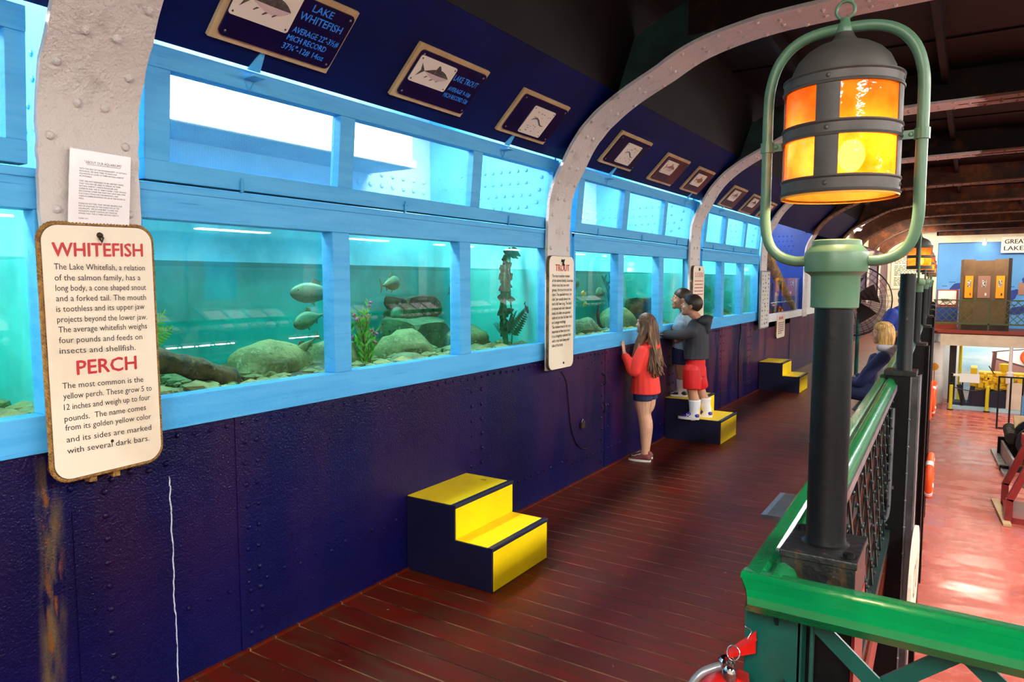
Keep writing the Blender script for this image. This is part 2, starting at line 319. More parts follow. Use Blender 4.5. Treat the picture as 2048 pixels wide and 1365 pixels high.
def amber_mat():
    m = bpy.data.materials.new('amber_mica_glass'); m.use_nodes = True; nt = m.node_tree; nt.nodes.clear()
    tc = nd(nt, 'ShaderNodeTexCoord'); n = nd(nt, 'ShaderNodeTexNoise'); n.inputs['Scale'].default_value = 14; n.inputs['Detail'].default_value = 6; nt.links.new(tc.outputs['Object'], n.inputs['Vector'])
    cr = nd(nt, 'ShaderNodeValToRGB'); cr.color_ramp.elements[0].position = .3; cr.color_ramp.elements[0].color = (.55, .13, .005, 1); cr.color_ramp.elements[1].position = .75; cr.color_ramp.elements[1].color = (.95, .40, .06, 1)
    nt.links.new(n.outputs[0], cr.inputs[0])
    tl = nd(nt, 'ShaderNodeBsdfTranslucent'); nt.links.new(cr.outputs[0], tl.inputs[0])
    tp = nd(nt, 'ShaderNodeBsdfTransparent'); tp.inputs[0].default_value = (1, .55, .14, 1)
    df = nd(nt, 'ShaderNodeBsdfDiffuse'); nt.links.new(cr.outputs[0], df.inputs[0])
    gl = nd(nt, 'ShaderNodeBsdfGlossy'); gl.inputs['Roughness'].default_value = .06
    n2 = nd(nt, 'ShaderNodeTexNoise'); n2.inputs['Scale'].default_value = 60; nt.links.new(tc.outputs['Object'], n2.inputs['Vector']); bu = nd(nt, 'ShaderNodeBump'); bu.inputs['Strength'].default_value = .28; bu.inputs['Distance'].default_value = .003; nt.links.new(n2.outputs[0], bu.inputs['Height']); nt.links.new(bu.outputs[0], gl.inputs['Normal'])
    m1 = nd(nt, 'ShaderNodeMixShader'); m1.inputs[0].default_value = .35; nt.links.new(tl.outputs[0], m1.inputs[1]); nt.links.new(tp.outputs[0], m1.inputs[2])
    m2 = nd(nt, 'ShaderNodeMixShader'); m2.inputs[0].default_value = .2; nt.links.new(m1.outputs[0], m2.inputs[1]); nt.links.new(df.outputs[0], m2.inputs[2])
    m3 = nd(nt, 'ShaderNodeMixShader'); nt.links.new(schlick(nt, .04), m3.inputs[0]); nt.links.new(m2.outputs[0], m3.inputs[1]); nt.links.new(gl.outputs[0], m3.inputs[2])
    o = nd(nt, 'ShaderNodeOutputMaterial'); nt.links.new(m3.outputs[0], o.inputs[0]); return m
M_AMBER = amber_mat()
M_BULB = emis('bulb_glow', (255, 224, 176), L_BULB)
M_TUBE = emis('fluorescent_glow', (255, 250, 244), L_ROOM)
M_TUBEV = emis('added_strip_glow', (246, 252, 255), L_VOID)
M_TUBEF = emis('far_fluorescent_glow', (255, 236, 208), L_FAR)
M_TUBEL = emis('lower_deck_fluorescent_glow', (255, 250, 246), L_LOW)
M_TUBEB = emis('balcony_fluorescent_glow', (255, 250, 246), 20.0)
M_SPOT = emis('spotlight_glow', (255, 255, 255), 60)

# ---------------------------------------------------------------- mesh helpers
class Fr:
    """a flat frame: point = o + u*U + v*V + w*N"""
    def __init__(s, o, U, V):
        s.o = Vector(o); s.U = Vector(U).normalized(); s.V = Vector(V).normalized(); s.N = s.U.cross(s.V)
    def __call__(s, u, v, w=0.0): return s.o + s.U * u + s.V * v + s.N * w
WALLX = Fr((0, 0, 0), (0, 1, 0), (0, 0, 1))              # faces +x
def wally(y): return Fr((0, y, 0), (1, 0, 0), (0, 0, 1))  # faces -y

def rrect(u0, v0, u1, v1, r, n=5):
    pts = []
    for cx, cy, a in ((u1 - r, v0 + r, -90), (u1 - r, v1 - r, 0), (u0 + r, v1 - r, 90), (u0 + r, v0 + r, 180)):
        for i in range(n + 1):
            t = math.radians(a + 90 * i / n); pts.append((cx + r * math.cos(t), cy + r * math.sin(t)))
    return pts

def wpos(o):
    v = Vector((0, 0, 0))
    while o is not None:
        v = v + Vector(o.location); o = o.parent
    return v

class MB:
    def __init__(s): s.v = []; s.f = []
    def add(s, vs, fs):
        k = len(s.v); s.v += [Vector(p) for p in vs]; s.f += [tuple(i + k for i in f) for f in fs]; return s
    def box(s, a, b, M=None):
        (x0, y0, z0), (x1, y1, z1) = a, b
        vs = [Vector(p) for p in ((x0, y0, z0), (x1, y0, z0), (x1, y1, z0), (x0, y1, z0), (x0, y0, z1), (x1, y0, z1), (x1, y1, z1), (x0, y1, z1))]
        if M is not None: vs = [M @ p for p in vs]
        return s.add(vs, [(3, 2, 1, 0), (4, 5, 6, 7), (0, 1, 5, 4), (1, 2, 6, 5), (2, 3, 7, 6), (3, 0, 4, 7)])
    def fbox(s, fr, u0, v0, u1, v1, w0, w1):
        vs = [fr(u, v, w_) for w_ in (w0, w1) for u, v in ((u0, v0), (u1, v0), (u1, v1), (u0, v1))]
        return s.add(vs, [(3, 2, 1, 0), (4, 5, 6, 7), (0, 1, 5, 4), (1, 2, 6, 5), (2, 3, 7, 6), (3, 0, 4, 7)])
    def prism(s, fr, pts, w0, w1):
        n = len(pts); vs = [fr(u, v, w0) for u, v in pts] + [fr(u, v, w1) for u, v in pts]
        fs = [tuple(range(n - 1, -1, -1)), tuple(range(n, 2 * n))] + [(i, (i + 1) % n, n + (i + 1) % n, n + i) for i in range(n)]
        return s.add(vs, fs)
    def flat(s, fr, pts, w):
        return s.add([fr(u, v, w) for u, v in pts], [tuple(range(len(pts)))])
    def bar(s, p, q, wd, th, up=(0, 0, 1)):
        p, q = Vector(p), Vector(q); d = (q - p).normalized(); sd = d.cross(Vector(up))
        if sd.length < 1e-4: sd = d.cross(Vector((1, 0, 0)))
        sd.normalize(); u = sd.cross(d)
        vs = [c + sd * a * wd / 2 + u * b * th / 2 for c in (p, q) for a, b in ((-1, -1), (1, -1), (1, 1), (-1, 1))]
        return s.add(vs, [(3, 2, 1, 0), (4, 5, 6, 7), (0, 1, 5, 4), (1, 2, 6, 5), (2, 3, 7, 6), (3, 0, 4, 7)])
    def tube(s, pts, r, n=10, cap=True, closed=False):
        pts = [Vector(p) for p in pts]; m = len(pts); R = r if isinstance(r, (list, tuple)) else [r] * m
        k = len(s.v); prev = None
        for i, p in enumerate(pts):
            if closed: t = (pts[(i + 1) % m] - pts[i - 1])
            else: t = pts[min(i + 1, m - 1)] - pts[max(i - 1, 0)]
            t.normalize()
            if prev is None:
                a = Vector((0, 0, 1)) if abs(t.z) < .9 else Vector((1, 0, 0)); sd = t.cross(a).normalized()
            else:
                sd = prev - t * prev.dot(t); sd = sd.normalized() if sd.length > 1e-6 else t.orthogonal().normalized()
            prev = sd; up = t.cross(sd)
            for j in range(n):
                th = 2 * PI * j / n; s.v.append(p + sd * (R[i] * math.cos(th)) + up * (R[i] * math.sin(th)))
        for i in range(m if closed else m - 1):
            i2 = (i + 1) % m
            for j in range(n):
                s.f.append((k + i * n + j, k + i * n + (j + 1) % n, k + i2 * n + (j + 1) % n, k + i2 * n + j))
        if cap and not closed:
            s.f.append(tuple(k + j for j in range(n - 1, -1, -1))); s.f.append(tuple(k + (m - 1) * n + j for j in range(n)))
        return s
    def lathe(s, c, prof, n=32, cap=True, ax=None):
        """prof = [(r, z)] about a vertical axis at c (ax: optional 3x3 orientation)"""
        c = Vector(c); k = len(s.v); m = len(prof)
        for r, z in prof:
            for j in range(n):
                th = 2 * PI * j / n; p = Vector((r * math.cos(th), r * math.sin(th), z))
                s.v.append(c + (ax @ p if ax is not None else p))
        for i in range(m - 1):
            for j in range(n):
                s.f.append((k + i * n + j, k + i * n + (j + 1) % n, k + (i + 1) * n + (j + 1) % n, k + (i + 1) * n + j))
        if cap:
            s.f.append(tuple(k + j for j in range(n - 1, -1, -1))); s.f.append(tuple(k + (m - 1) * n + j for j in range(n)))
        return s
    def ball(s, c, r, nu=12, nv=8, M=None):
        r = r if isinstance(r, (list, tuple)) else (r, r, r); c = Vector(c); k = len(s.v)
        pts = [(0, 0, -1)]
        for i in range(1, nv):
            a = -PI / 2 + PI * i / nv
            for j in range(nu):
                th = 2 * PI * j / nu; pts.append((math.cos(a) * math.cos(th), math.cos(a) * math.sin(th), math.sin(a)))
        pts.append((0, 0, 1))
        for p in pts:
            q = Vector((p[0] * r[0], p[1] * r[1], p[2] * r[2])); s.v.append(c + (M @ q if M is not None else q))
        for j in range(nu): s.f.append((k, k + 1 + (j + 1) % nu, k + 1 + j))
        for i in range(nv - 2):
            for j in range(nu):
                a = k + 1 + i * nu + j; b = k + 1 + i * nu + (j + 1) % nu; s.f.append((a, b, b + nu, a + nu))
        e = k + 1 + (nv - 2) * nu; t = k + len(pts) - 1
        for j in range(nu): s.f.append((e + j, e + (j + 1) % nu, t))
        return s
    def dome(s, c, nrm, r, h=None, n=8):
        """rivet head"""
        c = Vector(c); N = Vector(nrm).normalized(); a = N.orthogonal().normalized(); b = N.cross(a); h = h or r * .6; k = len(s.v)
        for rr, hh in ((1, 0), (.8, .6), (.4, .93)):
            for j in range(n):
                th = 2 * PI * j / n; s.v.append(c + a * (r * rr * math.cos(th)) + b * (r * rr * math.sin(th)) + N * (h * hh))
        s.v.append(c + N * h)
        for i in range(2):
            for j in range(n): s.f.append((k + i * n + j, k + i * n + (j + 1) % n, k + (i + 1) * n + (j + 1) % n, k + (i + 1) * n + j))
        for j in range(n): s.f.append((k + 2 * n + j, k + 2 * n + (j + 1) % n, k + 3 * n))
        return s
    def loft(s, rings, cap=True):
        """rings = [(centre, a_vec, b_vec)]: elliptical rings with half-axis vectors"""
        n = 16; k = len(s.v); m = len(rings)
        for c, a, b in rings:
            c, a, b = Vector(c), Vector(a), Vector(b)
            for j in range(n):
                th = 2 * PI * j / n; s.v.append(c + a * math.cos(th) + b * math.sin(th))
        for i in range(m - 1):
            for j in range(n): s.f.append((k + i * n + j, k + i * n + (j + 1) % n, k + (i + 1) * n + (j + 1) % n, k + (i + 1) * n + j))
        if cap:
            s.f.append(tuple(k + j for j in range(n - 1, -1, -1))); s.f.append(tuple(k + (m - 1) * n + j for j in range(n)))
        return s
    def build(s, name, m, parent=None, smooth=False, bevel=0.0, local=False, fix=True):
        me = bpy.data.meshes.new(name)
        off = Vector((0, 0, 0)) if (local or parent is None) else wpos(parent)
        me.from_pydata([tuple(p - off) for p in s.v], [], s.f); me.update()
        if fix or bevel:
            bm = bmesh.new(); bm.from_mesh(me)
            bmesh.ops.recalc_face_normals(bm, faces=bm.faces)
            if bevel: bmesh.ops.bevel(bm, geom=[e for e in bm.edges if len(e.link_faces) == 2 and e.calc_face_angle(0) > .6], offset=bevel, segments=2, affect='EDGES', profile=.6)
            bm.to_mesh(me); bm.free()
        if smooth:
            for p in me.polygons: p.use_smooth = True
        if m is not None: me.materials.append(m)
        o = bpy.data.objects.new(name, me); col.objects.link(o)
        if parent is not None: o.parent = parent
        if smooth == 'auto':
            for p in me.polygons: p.use_smooth = True
            md = None
            try: me.set_sharp_from_angle(angle=math.radians(35))
            except Exception: pass
        return o

def tag(o, label=None, cat=None, group=None, kind=None):
    if label: o['label'] = label
    if cat: o['category'] = cat
    if group: o['group'] = group
    if kind: o['kind'] = kind
    return o
def thing(name, label, cat, loc=(0, 0, 0), group=None, kind=None, rz=0):
    o = bpy.data.objects.new(name, None); col.objects.link(o); o.location = loc; o.rotation_euler[2] = rz; o.empty_display_size = .1
    return tag(o, label, cat, group, kind)
def copy_tree(o, parent=None):
    c = o.copy(); col.objects.link(c)
    if parent is not None: c.parent = parent
    for ch in list(o.children): copy_tree(ch, c)
    return c

def text_mb(lines, fr, w, align=None):
    """lines = [(string, u0, u1, v_base, cap_height)]; u1 None keeps the natural width; flat painted letters on the frame at height w"""
    mb = MB()
    for t, u0, u1, v0, h in lines:
        cu = bpy.data.curves.new('lettering', 'FONT'); cu.body = t; cu.size = 1.0; cu.resolution_u = 2
        ob = bpy.data.objects.new('lettering', cu); col.objects.link(ob)
        dg = bpy.context.evaluated_depsgraph_get(); dg.update()
        me = bpy.data.meshes.new_from_object(ob.evaluated_get(dg))
        if len(me.vertices):
            xs = [v.co.x for v in me.vertices]; x0, x1 = min(xs), max(xs); sv = h / .73
            su = (u1 - u0) / max(x1 - x0, 1e-5) if u1 is not None else sv * .85
            mb.add([fr(u0 + (v.co.x - x0) * su, v0 + v.co.y * sv, w) for v in me.vertices], [tuple(p.vertices) for p in me.polygons])
        bpy.data.objects.remove(ob); bpy.data.curves.remove(cu); bpy.data.meshes.remove(me)
    return mb

def catmull(pts, n=6):
    P = [Vector(p) for p in pts]; out = []
    for i in range(len(P) - 1):
        p0, p1, p2, p3 = P[max(i - 1, 0)], P[i], P[i + 1], P[min(i + 2, len(P) - 1)]
        for k in range(n):
            t = k / n; out.append(.5 * ((2 * p1) + (p2 - p0) * t + (2 * p0 - 5 * p1 + 4 * p2 - p3) * t * t + (3 * p1 - p0 - 3 * p2 + p3) * t ** 3))
    out.append(P[-1]); return out
# ---------------------------------------------------------------- the setting
def struct(o, label=None, cat=None): return tag(o, label, cat, None, 'structure')
RIBY = [1.295, 4.585, 7.64, 10.74, 13.9, 17.05, 20.2, 23.3, 26.3]
XR = 9.0

# deck floor: the walkway, and the landing across the front of the opening
b = MB(); b.prism(Fr((0, 0, -.09), (1, 0, 0), (0, 1, 0)), [(-.02, -5), (2.36, -5), (2.36, 1.45), (2.346, 1.5), (2.08, 11), (1.66, 22), (1.54, 26.9), (1.5, 29.5), (-.02, 29.5)], 0, .09); b.box((2.36, -5, -.09), (XR, 1.45, 0)); b.box((6.6, 1.45, -.09), (XR, 29.5, 0)); b.box((1.5, 26.9, -.09), (6.6, 29.5, 0))
struct(b.build('floor', M_DECK), 'red-brown plank deck running along the blue wall', 'floor')
b = MB(); b.box((-2, -5, -2.62), (XR, 30, -2.5))
struct(b.build('floor_lower', M_LOWER), 'shiny red painted plate floor of the deck below', 'floor')
# deck edge beams
b = MB(); b.prism(Fr((0, 0, -.36), (1, 0, 0), (0, 1, 0)), [(2.236, 1.5), (2.336, 1.5), (2.07, 11), (1.65, 22), (1.54, 26.85), (1.44, 26.85), (1.55, 22), (1.97, 11)], 0, .27); struct(b.build('trim_1', M_CRIM), 'red steel beam under the walkway edge', 'beam')
b = MB(); b.box((1.75, 26.88, -.06), (6.6, 26.96, .04)); struct(b.build('trim_2', M_REDB), 'red-brown board along the far balcony edge', 'trim')
b = MB(); b.box((1.85, 26.86, -.46), (6.6, 26.98, -.1))
for k in range(60):
    for z in (-.2, -.36): b.dome((2.0 + k * .075 + (.037 if z < -.3 else 0), 26.86, z), (0, -1, 0), .013)
struct(b.build('trim_3', M_CREAMW), 'cream riveted beam under the far balcony', 'beam')

# navy riveted wall under the tanks
b = MB()
b.box((-.03, -5, 0), (0, 11.2, 1.06)); b.box((-.03, 11.2, 0), (0, 29.5, 1.0))
for y0, y1, z0, z1 in ((-1.2, 1.1, .0, 1.05), (1.20, 1.565, 0, .82), (1.86, 3.62, 0, 1.05), (5.5, 7.1, 0, 1.05), (8.9, 10.2, 0, 1.05), (12.9, 15.2, 0, 1.0), (17, 19, 0, 1)):
    b.box((-.01, y0, z0), (.004, y1, z1))
def wr(y, z, r=.011): b.dome((.003, y, z), (1, 0, 0), r * 1.2, r * .85, 7)
for k in range(9): wr(1.315 + random.uniform(-.004, .004), .86 - k * .088)
for k in range(115): wr(1.60 + k * .074, 1.012 - .004 * math.sin(k), .009)
for y in (1.91, 1.965, 3.56, 3.67, 5.44, 5.56, 7.04, 7.16, 8.84, 8.96, 10.14, 10.26):
    for k in range(10): wr(y + random.uniform(-.005, .005), .93 - k * .095)
for k in range(14): wr(1.62 + k * .095, .30 + .01 * math.sin(k * 3), .009)
for k in range(40): wr(3.75 + k * .09, .17 if k > 12 else .22, .009)
for k in range(44): wr(7.5 + k * .075, .20, .008)
for k in range(12): wr(1.24 + .004 * k, .74 - k * .06, .006)
for k in range(70): wr(random.uniform(1.2, 9.5), random.uniform(.06, .96), random.uniform(.003, .0065))
for k in range(6): wr(1.2 + k * .07, .9 + (k % 2) * .012, .011)
# wall rises to the ceiling beyond the display bays
b.box((-.03, 17.3, 1.0), (0, 29.5, 2.6))
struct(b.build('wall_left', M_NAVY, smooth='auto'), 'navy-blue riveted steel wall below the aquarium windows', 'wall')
b = MB(); b.box((-.004, -5, 0), (.018, 29.5, .012)); struct(b.build('baseboard_left', M_DECK), 'thin brown strip where the deck meets the navy wall', 'trim')

# ribs
PROF = [(.055, .97), (.055, 1.4), (.055, 1.85), (.062, 2.08), (.09, 2.32), (.185, 2.54), (.32, 2.71), (.5, 2.845), (.73, 2.965), (1.03, 3.085), (1.35, 3.145), (1.75, 3.175), (2.43, 3.19), (3.4, 3.2), (4.5, 3.2)]
prof = [(p.x, p.z) for p in catmull([(x, 0, z) for x, z in PROF], 5)]
def push(x, z, i, P):
    a, c = P[max(i - 1, 0)], P[min(i + 1, len(P) - 1)]; t = Vector((c[0] - a[0], c[1] - a[1])).normalized(); k = .045 * max(0, min(1, (z - 2.2) / .25)) * max(0, min(1, (3.16 - z) / .15))
    return (x + t.y * k, z - t.x * k)
prof = [push(x, z, i, prof) for i, (x, z) in enumerate(prof)]
prof = prof + [(XR - x, z) for x, z in reversed(prof[:-1])]
def nrm2(i):
    a = prof[max(i - 1, 0)]; c = prof[min(i + 1, len(prof) - 1)]
    t = Vector((c[0] - a[0], c[1] - a[1])).normalized(); return Vector((t.y, -t.x))   # towards the room
def rib(i, y):
    hw, th = .165, .022
    b = MB(); k = 0; m = len(prof)
    # lumpy painted flange edges
    for j, (x, z) in enumerate(prof):
        n = nrm2(j); jl = random.uniform(-.003, .003)
        for sy, sn in ((-hw - jl, 0), (hw + jl, 0), (hw + jl, -th), (-hw - jl, -th)):
            b.v.append(Vector((x + n.x * sn, y + sy, z + n.y * sn)))
    for j in range(m - 1):
        for q in range(4): b.f.append((j * 4 + q, j * 4 + (q + 1) % 4, j * 4 + 4 + (q + 1) % 4, j * 4 + 4 + q))
    b.f.append((0, 1, 2, 3)); b.f.append(tuple((m - 1) * 4 + q for q in (3, 2, 1, 0)))
    # rivets in two staggered columns as far as the middle of the room
    s = 0.0; nx = .06; side = 0
    for j in range(1, m):
        a, c = prof[j - 1], prof[j]; L = math.hypot(c[0] - a[0], c[1] - a[1])
        while s + L >= nx:
            t = (nx - s) / L; x = a[0] + (c[0] - a[0]) * t; z = a[1] + (c[1] - a[1]) * t
            if x < 4.0 and i < 7:
                n = nrm2(j)
                for q in ((-.122, .122) if side else (-.048, .048)):
                    b.dome((x, y + q + random.uniform(-.01, .01), z), (n.x, 0, n.y), .0165, .013, 8)
            side = 1 - side; nx += .118
        s += L
    o = b.build('trim_%d' % (i + 4), M_RIB if i < 4 else M_RIBFAR, smooth='auto')
    struct(o, ['white riveted ship rib beside the whitefish sign', 'white riveted ship rib above the trout sign', 'white riveted ship rib above the sign beside the boys', 'white riveted ship rib above the fish chart',
               'white ship rib between the two display bays', 'flaking cream ship rib beyond the display bays', 'rusty ship rib beyond the fan', 'rusty ship rib near the far wall', 'rusty ship rib closest to the far wall'][i], 'ship rib')
    # web behind the flange
    w_ = MB(); wg = MB(); k = 0
    pts = [(x, z) for x, z in prof if x <= XR / 2]
    for mb, sel, dd in ((w_, [p for p in pts if p[1] < 2.5], None), (wg, [p for p in pts if p[1] >= 2.45], .34)):
        idx = [prof.index(p) for p in sel]
        for yy in (-.012, .012):
            for j, p in zip(idx, sel):
                n = nrm2(j); mb.v.append(Vector((p[0] - n.x * th, y + yy, p[1] - n.y * th)))
                if dd is None: mb.v.append(Vector((-1.15, y + yy, p[1])))
                else: mb.v.append(Vector((max(p[0] - n.x * dd, -.2), y + yy, min(p[1] - n.y * dd, 3.56))))
        q = len(sel) * 2
        for j in range(len(sel) - 1):
            a = 2 * j
            mb.f += [(a, a + 1, a + 3, a + 2), (q + a, q + a + 2, q + a + 3, q + a + 1), (a + 1, q + a + 1, q + a + 3, a + 3), (a, a + 2, q + a + 2, q + a)]
    if i < 4:
        for z in (2.20, 2.29, 2.38):
            w_.dome((-.03 + (z - 2.2) * .25, y - .012, z), (0, -1, 0), .016, .012)
            w_.dome((-.13 + (z - 2.2) * .25, y - .012, z), (0, -1, 0), .016, .012)
    for z in (2.17, 2.26, 2.35, 2.44):
        for k in range(12): w_.dome((-.22 - k * .075 + (.03 if z == 2.26 else 0), y - .012, z), (0, -1, 0), .014, .010)
    if i < 5: w_.box((-1.15, y - .011, 2.4), (.02, y + .011, 3.0))
    w1 = w_.build('web', M_WEB if i < 4 else (M_DEEPBLUE if i < 6 else M_CREAMW), o)
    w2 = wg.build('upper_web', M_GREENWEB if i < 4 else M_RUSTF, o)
    # the web carries on over the room as a deep beam
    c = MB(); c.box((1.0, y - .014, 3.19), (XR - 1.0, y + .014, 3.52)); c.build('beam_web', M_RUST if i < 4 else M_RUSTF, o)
    return o
for i, y in enumerate(RIBY): rib(i, y)

# sloping navy panels above the windows, with the darker plate above them
def panel_strip(y0, y1):
    b = MB(); fr = Fr((.12, 0, 2.46), (0, 1, 0), (.415, 0, .42))
    b.fbox(fr, y0, 0, y1, .592, -.025, 0)
    return b
b = MB()
edges = [-3.0] + [v for y in RIBY[:6] for v in (y - .02, y + .02)]
for y0, y1 in zip(edges[0::2], edges[1::2]):
    fr = Fr((.095, 0, 2.485), (0, 1, 0), (.415, 0, .42)); b.fbox(fr, y0, 0, y1, .592, -.025, 0)
struct(b.build('wall_panel', M_PANEL), 'sloping navy panels carrying the fish plaques', 'wall')
b = MB()
fr2 = Fr((.51, 0, 2.905), (0, 1, 0), (.20, 0, .60)); b.fbox(fr2, -3, 0, 17.3, .66, -.02, .004)
b.box((.3, -5, 3.50), (XR - .3, 30, 3.58))
for k, x in enumerate((1.25, 2.3, 3.45, 4.6, 5.8, 7)): b.box((x, -5, 3.38), (x + .05, 30, 3.5))
for k in range(19): b.box((.6, -3 + k * 1.6, 3.485), (XR - .6, -2.94 + k * 1.6, 3.5))
struct(b.build('ceiling', M_CEIL), 'dark brown steel ceiling with rusty beams', 'ceiling')
# corner plating beyond the display bays
b = MB(); b.box((-.05, 17.3, 2.6), (.02, 29.5, 3.2)); struct(b.build('wall_left_upper', M_CREAMW), 'pale upper wall plating beyond the display bays', 'wall')

# hull plating behind the tanks and display bays
b = MB(); b.box((-1.2, -2.2, 1.9), (-1.14, 10.72, 3.0)); b.box((-1.2, -2.2, 2.95), (.1, 10.72, 3.0))
for y0 in (1.325, 4.72, 7.85):
    for zz in (2.25, 2.33, 2.41, 2.53):
        for k in range(14): b.dome((-1.14, y0 + 2.2 + k * .12 - (0 if zz < 2.5 else 1.0), zz), (1, 0, 0), .022, .014)
struct(b.build('wall_hull', M_HULL, smooth='auto'), 'pale blue riveted hull plating seen through the upper windows', 'wall')
b = MB(); b.box((-1.2, 10.76, .9), (-1.1, 17.3, 3.1)); b.box((-1.2, 17.2, .9), (0, 17.3, 3.1)); b.box((-1.2, 10.76, .9), (0, 17.3, .98)); b.box((-1.2, 10.76, 3.0), (.5, 17.3, 3.1))
for k in range(26):
    for z in (2.28, 2.4): b.dome((-1.1, 11.2 + k * .2, z), (1, 0, 0), .03, .02)
struct(b.build('wall_display', M_DEEPBLUE, smooth='auto'), 'deep blue riveted hull plating behind the display bays', 'wall')

# other side of the hold, far end and the wall behind
b = MB(); b.box((XR, -5, -2.5), (XR + .1, 30, 3.55)); struct(b.build('wall_right', M_OPP), 'pale wall along the opposite walkway', 'wall')
b = MB(); b.box((-1.2, -5.1, -2.5), (XR, -5.0, 3.55)); struct(b.build('wall_near', M_CREAMW), 'pale end wall behind the viewer', 'wall')
b = MB(); b.box((-1.3, 29.5, -.09), (1.55, 29.62, 3.6)); b.box((1.5, 29.42, 2.95), (9.0, 29.5, 3.2)); b.box((1.50, 29.45, 0), (1.56, 29.5, 3.0))
for k in range(70): b.dome((1.6 + k * .07, 29.42, 3.04 + .06 * (k % 2)), (0, -1, 0), .014)
for k in range(14):
    for x in (.0, 1.3): b.dome((x, 29.5, .4 + k * .18), (0, -1, 0), .018)
struct(b.build('wall_far', M_CREAMW), 'cream riveted end wall at the far end of the walkway', 'wall')
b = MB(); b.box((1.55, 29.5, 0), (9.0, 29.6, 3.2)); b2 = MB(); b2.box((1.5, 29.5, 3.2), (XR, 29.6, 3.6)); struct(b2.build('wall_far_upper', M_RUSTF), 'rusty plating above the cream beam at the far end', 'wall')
struct(b.build('wall_mural', M_FARBLUE), 'blue map wall on the far balcony', 'wall')
b = MB(); b.box((-2, 29.0, -2.5), (1.72, 29.1, -.1)); b.box((1.72, 28.9, -2.5), (9.0, 28.95, -.1)); struct(b.build('wall_lower', M_WHITE), 'white wall of the lower deck under the balcony', 'wall')

# ---------------------------------------------------------------- aquarium bays
def shx(z): return .0 + max(0, z - 1.99) * .09
def window(i, y0, y1, panes, uppers, label):
    t = thing('window_%d' % (i + 1), label, 'aquarium window', (0, (y0 + y1) / 2, 1.05), kind='structure')
    X0, X1 = -.06, .02
    b = MB(); zb, zt = 1.172, 1.853
    b.box((X0, y0, 1.045), (X1, y1, zb)); b.box((X0, y0, zt), (X1, y1, 1.985))
    b.box((X0, y0, 1.955), (X1 + .006, y1, 1.985))
    ed = [y0] + [v for p in panes for v in p] + [y1]
    for a, c in zip(ed[0::2], ed[1::2]):
        if c - a > .004: b.box((X0, a, zb), (X1 - .002, c, zt))
    b.build('frame', M_BLUE, t, bevel=.004)
    for a, c in panes:
        b = MB(); b.box((-.046, a - .01, zb - .01), (-.038, c + .01, zt + .01)); b.build('pane', M_PANE, t)
    # hinged upper sash, leaning in at the top
    s = MB()
    def sb(ya, yb, z0, z1, d=0):
        vs = []
        for z in (z0, z1):
            for x, y in ((X0 + .02, ya), (X1 - d, ya), (X1 - d, yb), (X0 + .02, yb)): vs.append((x + shx(z), y, z))
        s.add(vs, [(3, 2, 1, 0), (4, 5, 6, 7), (0, 1, 5, 4), (1, 2, 6, 5), (2, 3, 7, 6), (3, 0, 4, 7)])
    u0, u1 = uppers[0][0], uppers[-1][1]; su0, su1 = max(u0 - .10, y0), min(u1 + .06, y1)
    sb(su0, su1, 1.996, 2.07); sb(su0, su1, 2.402, 2.482)
    ed = [su0] + [v for p in uppers for v in p] + [su1]
    for a, c in zip(ed[0::2], ed[1::2]): sb(a, c, 2.07, 2.402, .003)
    sh = s.build('sash', M_BLUE, t, bevel=.003)
    for a, c in uppers:
        b = MB(); vs = []
        for z in (2.06, 2.41):
            for x, y in ((-.022, a - .01), (-.0205, a - .01), (-.0205, c + .01), (-.022, c + .01)): vs.append((x + shx(z), y, z))
        b.add(vs, [(3, 2, 1, 0), (4, 5, 6, 7), (0, 1, 5, 4), (1, 2, 6, 5), (2, 3, 7, 6), (3, 0, 4, 7)]); b.build('screen', M_SCREEN, sh)
    # corner boards between the frame and the ribs
    b = MB(); b.box((-.08, y0 - .06, 1.03), (.0, y0, 2.0)); b.box((-.08, y1, 1.03), (.0, y1 + .06, 2.0)); b.build('corner_board', M_BLUE, t)
    # latch pegs along the ledge and a hinge strap reaching up to the panel
    for k in range(3):
        yy = y0 + (y1 - y0) * (.15 + .33 * k) - .02
        b = MB(); b.tube([(.016, yy, 1.987), (.03, yy, 1.992), (.03, yy, 2.045)], [.006, .007, .004], 8)
        if k == 1: b.tube([(.03, yy - .018, 2.025), (.03, yy + .018, 2.025)], .003, 6)
        b.build('latch_peg', M_WEB, t, smooth=True)
    for yy in (y0 + .47, y0 + 2.36):
        if yy < y1:
            fr = Fr((.097, 0, 2.487), (0, 1, 0), (.415, 0, .42)); b = MB(); b.prism(fr, [(yy - .03, -.012), (yy + .03, -.012), (yy + .008, .085), (yy - .006, .085)], .0, .006)
            b.box((.05, yy - .03, 2.444), (.13, yy + .03, 2.452)); b.tube([(.062, yy - .028, 2.45), (.062, yy, 2.40), (.062, yy + .028, 2.45)], .0025, 6)
            b.build('hinge_strap', M_WEB, t)
    return t
window(0, -1.75, 1.16, [(-1.66, -.72), (-.66, .22), (.30, 1.155 - .03)], [(-1.6, -.7), (-.6, .2), (.28, 1.055)], 'blue-framed aquarium window at the near end, left of the whitefish sign')
window(1, 1.47, 4.56, [(1.49, 2.42), (2.53, 3.43), (3.54, 4.46)], [(1.6, 2.455), (2.55, 3.53), (3.625, 4.50)], 'blue-framed aquarium window between the whitefish and trout signs')
window(2, 4.89, 7.69, [(4.92, 5.71), (5.83, 6.68), (6.80, 7.66)], [(5.0, 5.76), (5.87, 6.72), (6.80, 7.60)], 'blue-framed aquarium window in front of the children')
window(3, 8.0, 10.60, [(8.02, 8.76), (8.88, 9.66), (9.79, 10.54)], [(8.1, 8.78), (8.88, 9.7), (9.79, 10.5)], 'blue-framed aquarium window beside the fish chart')

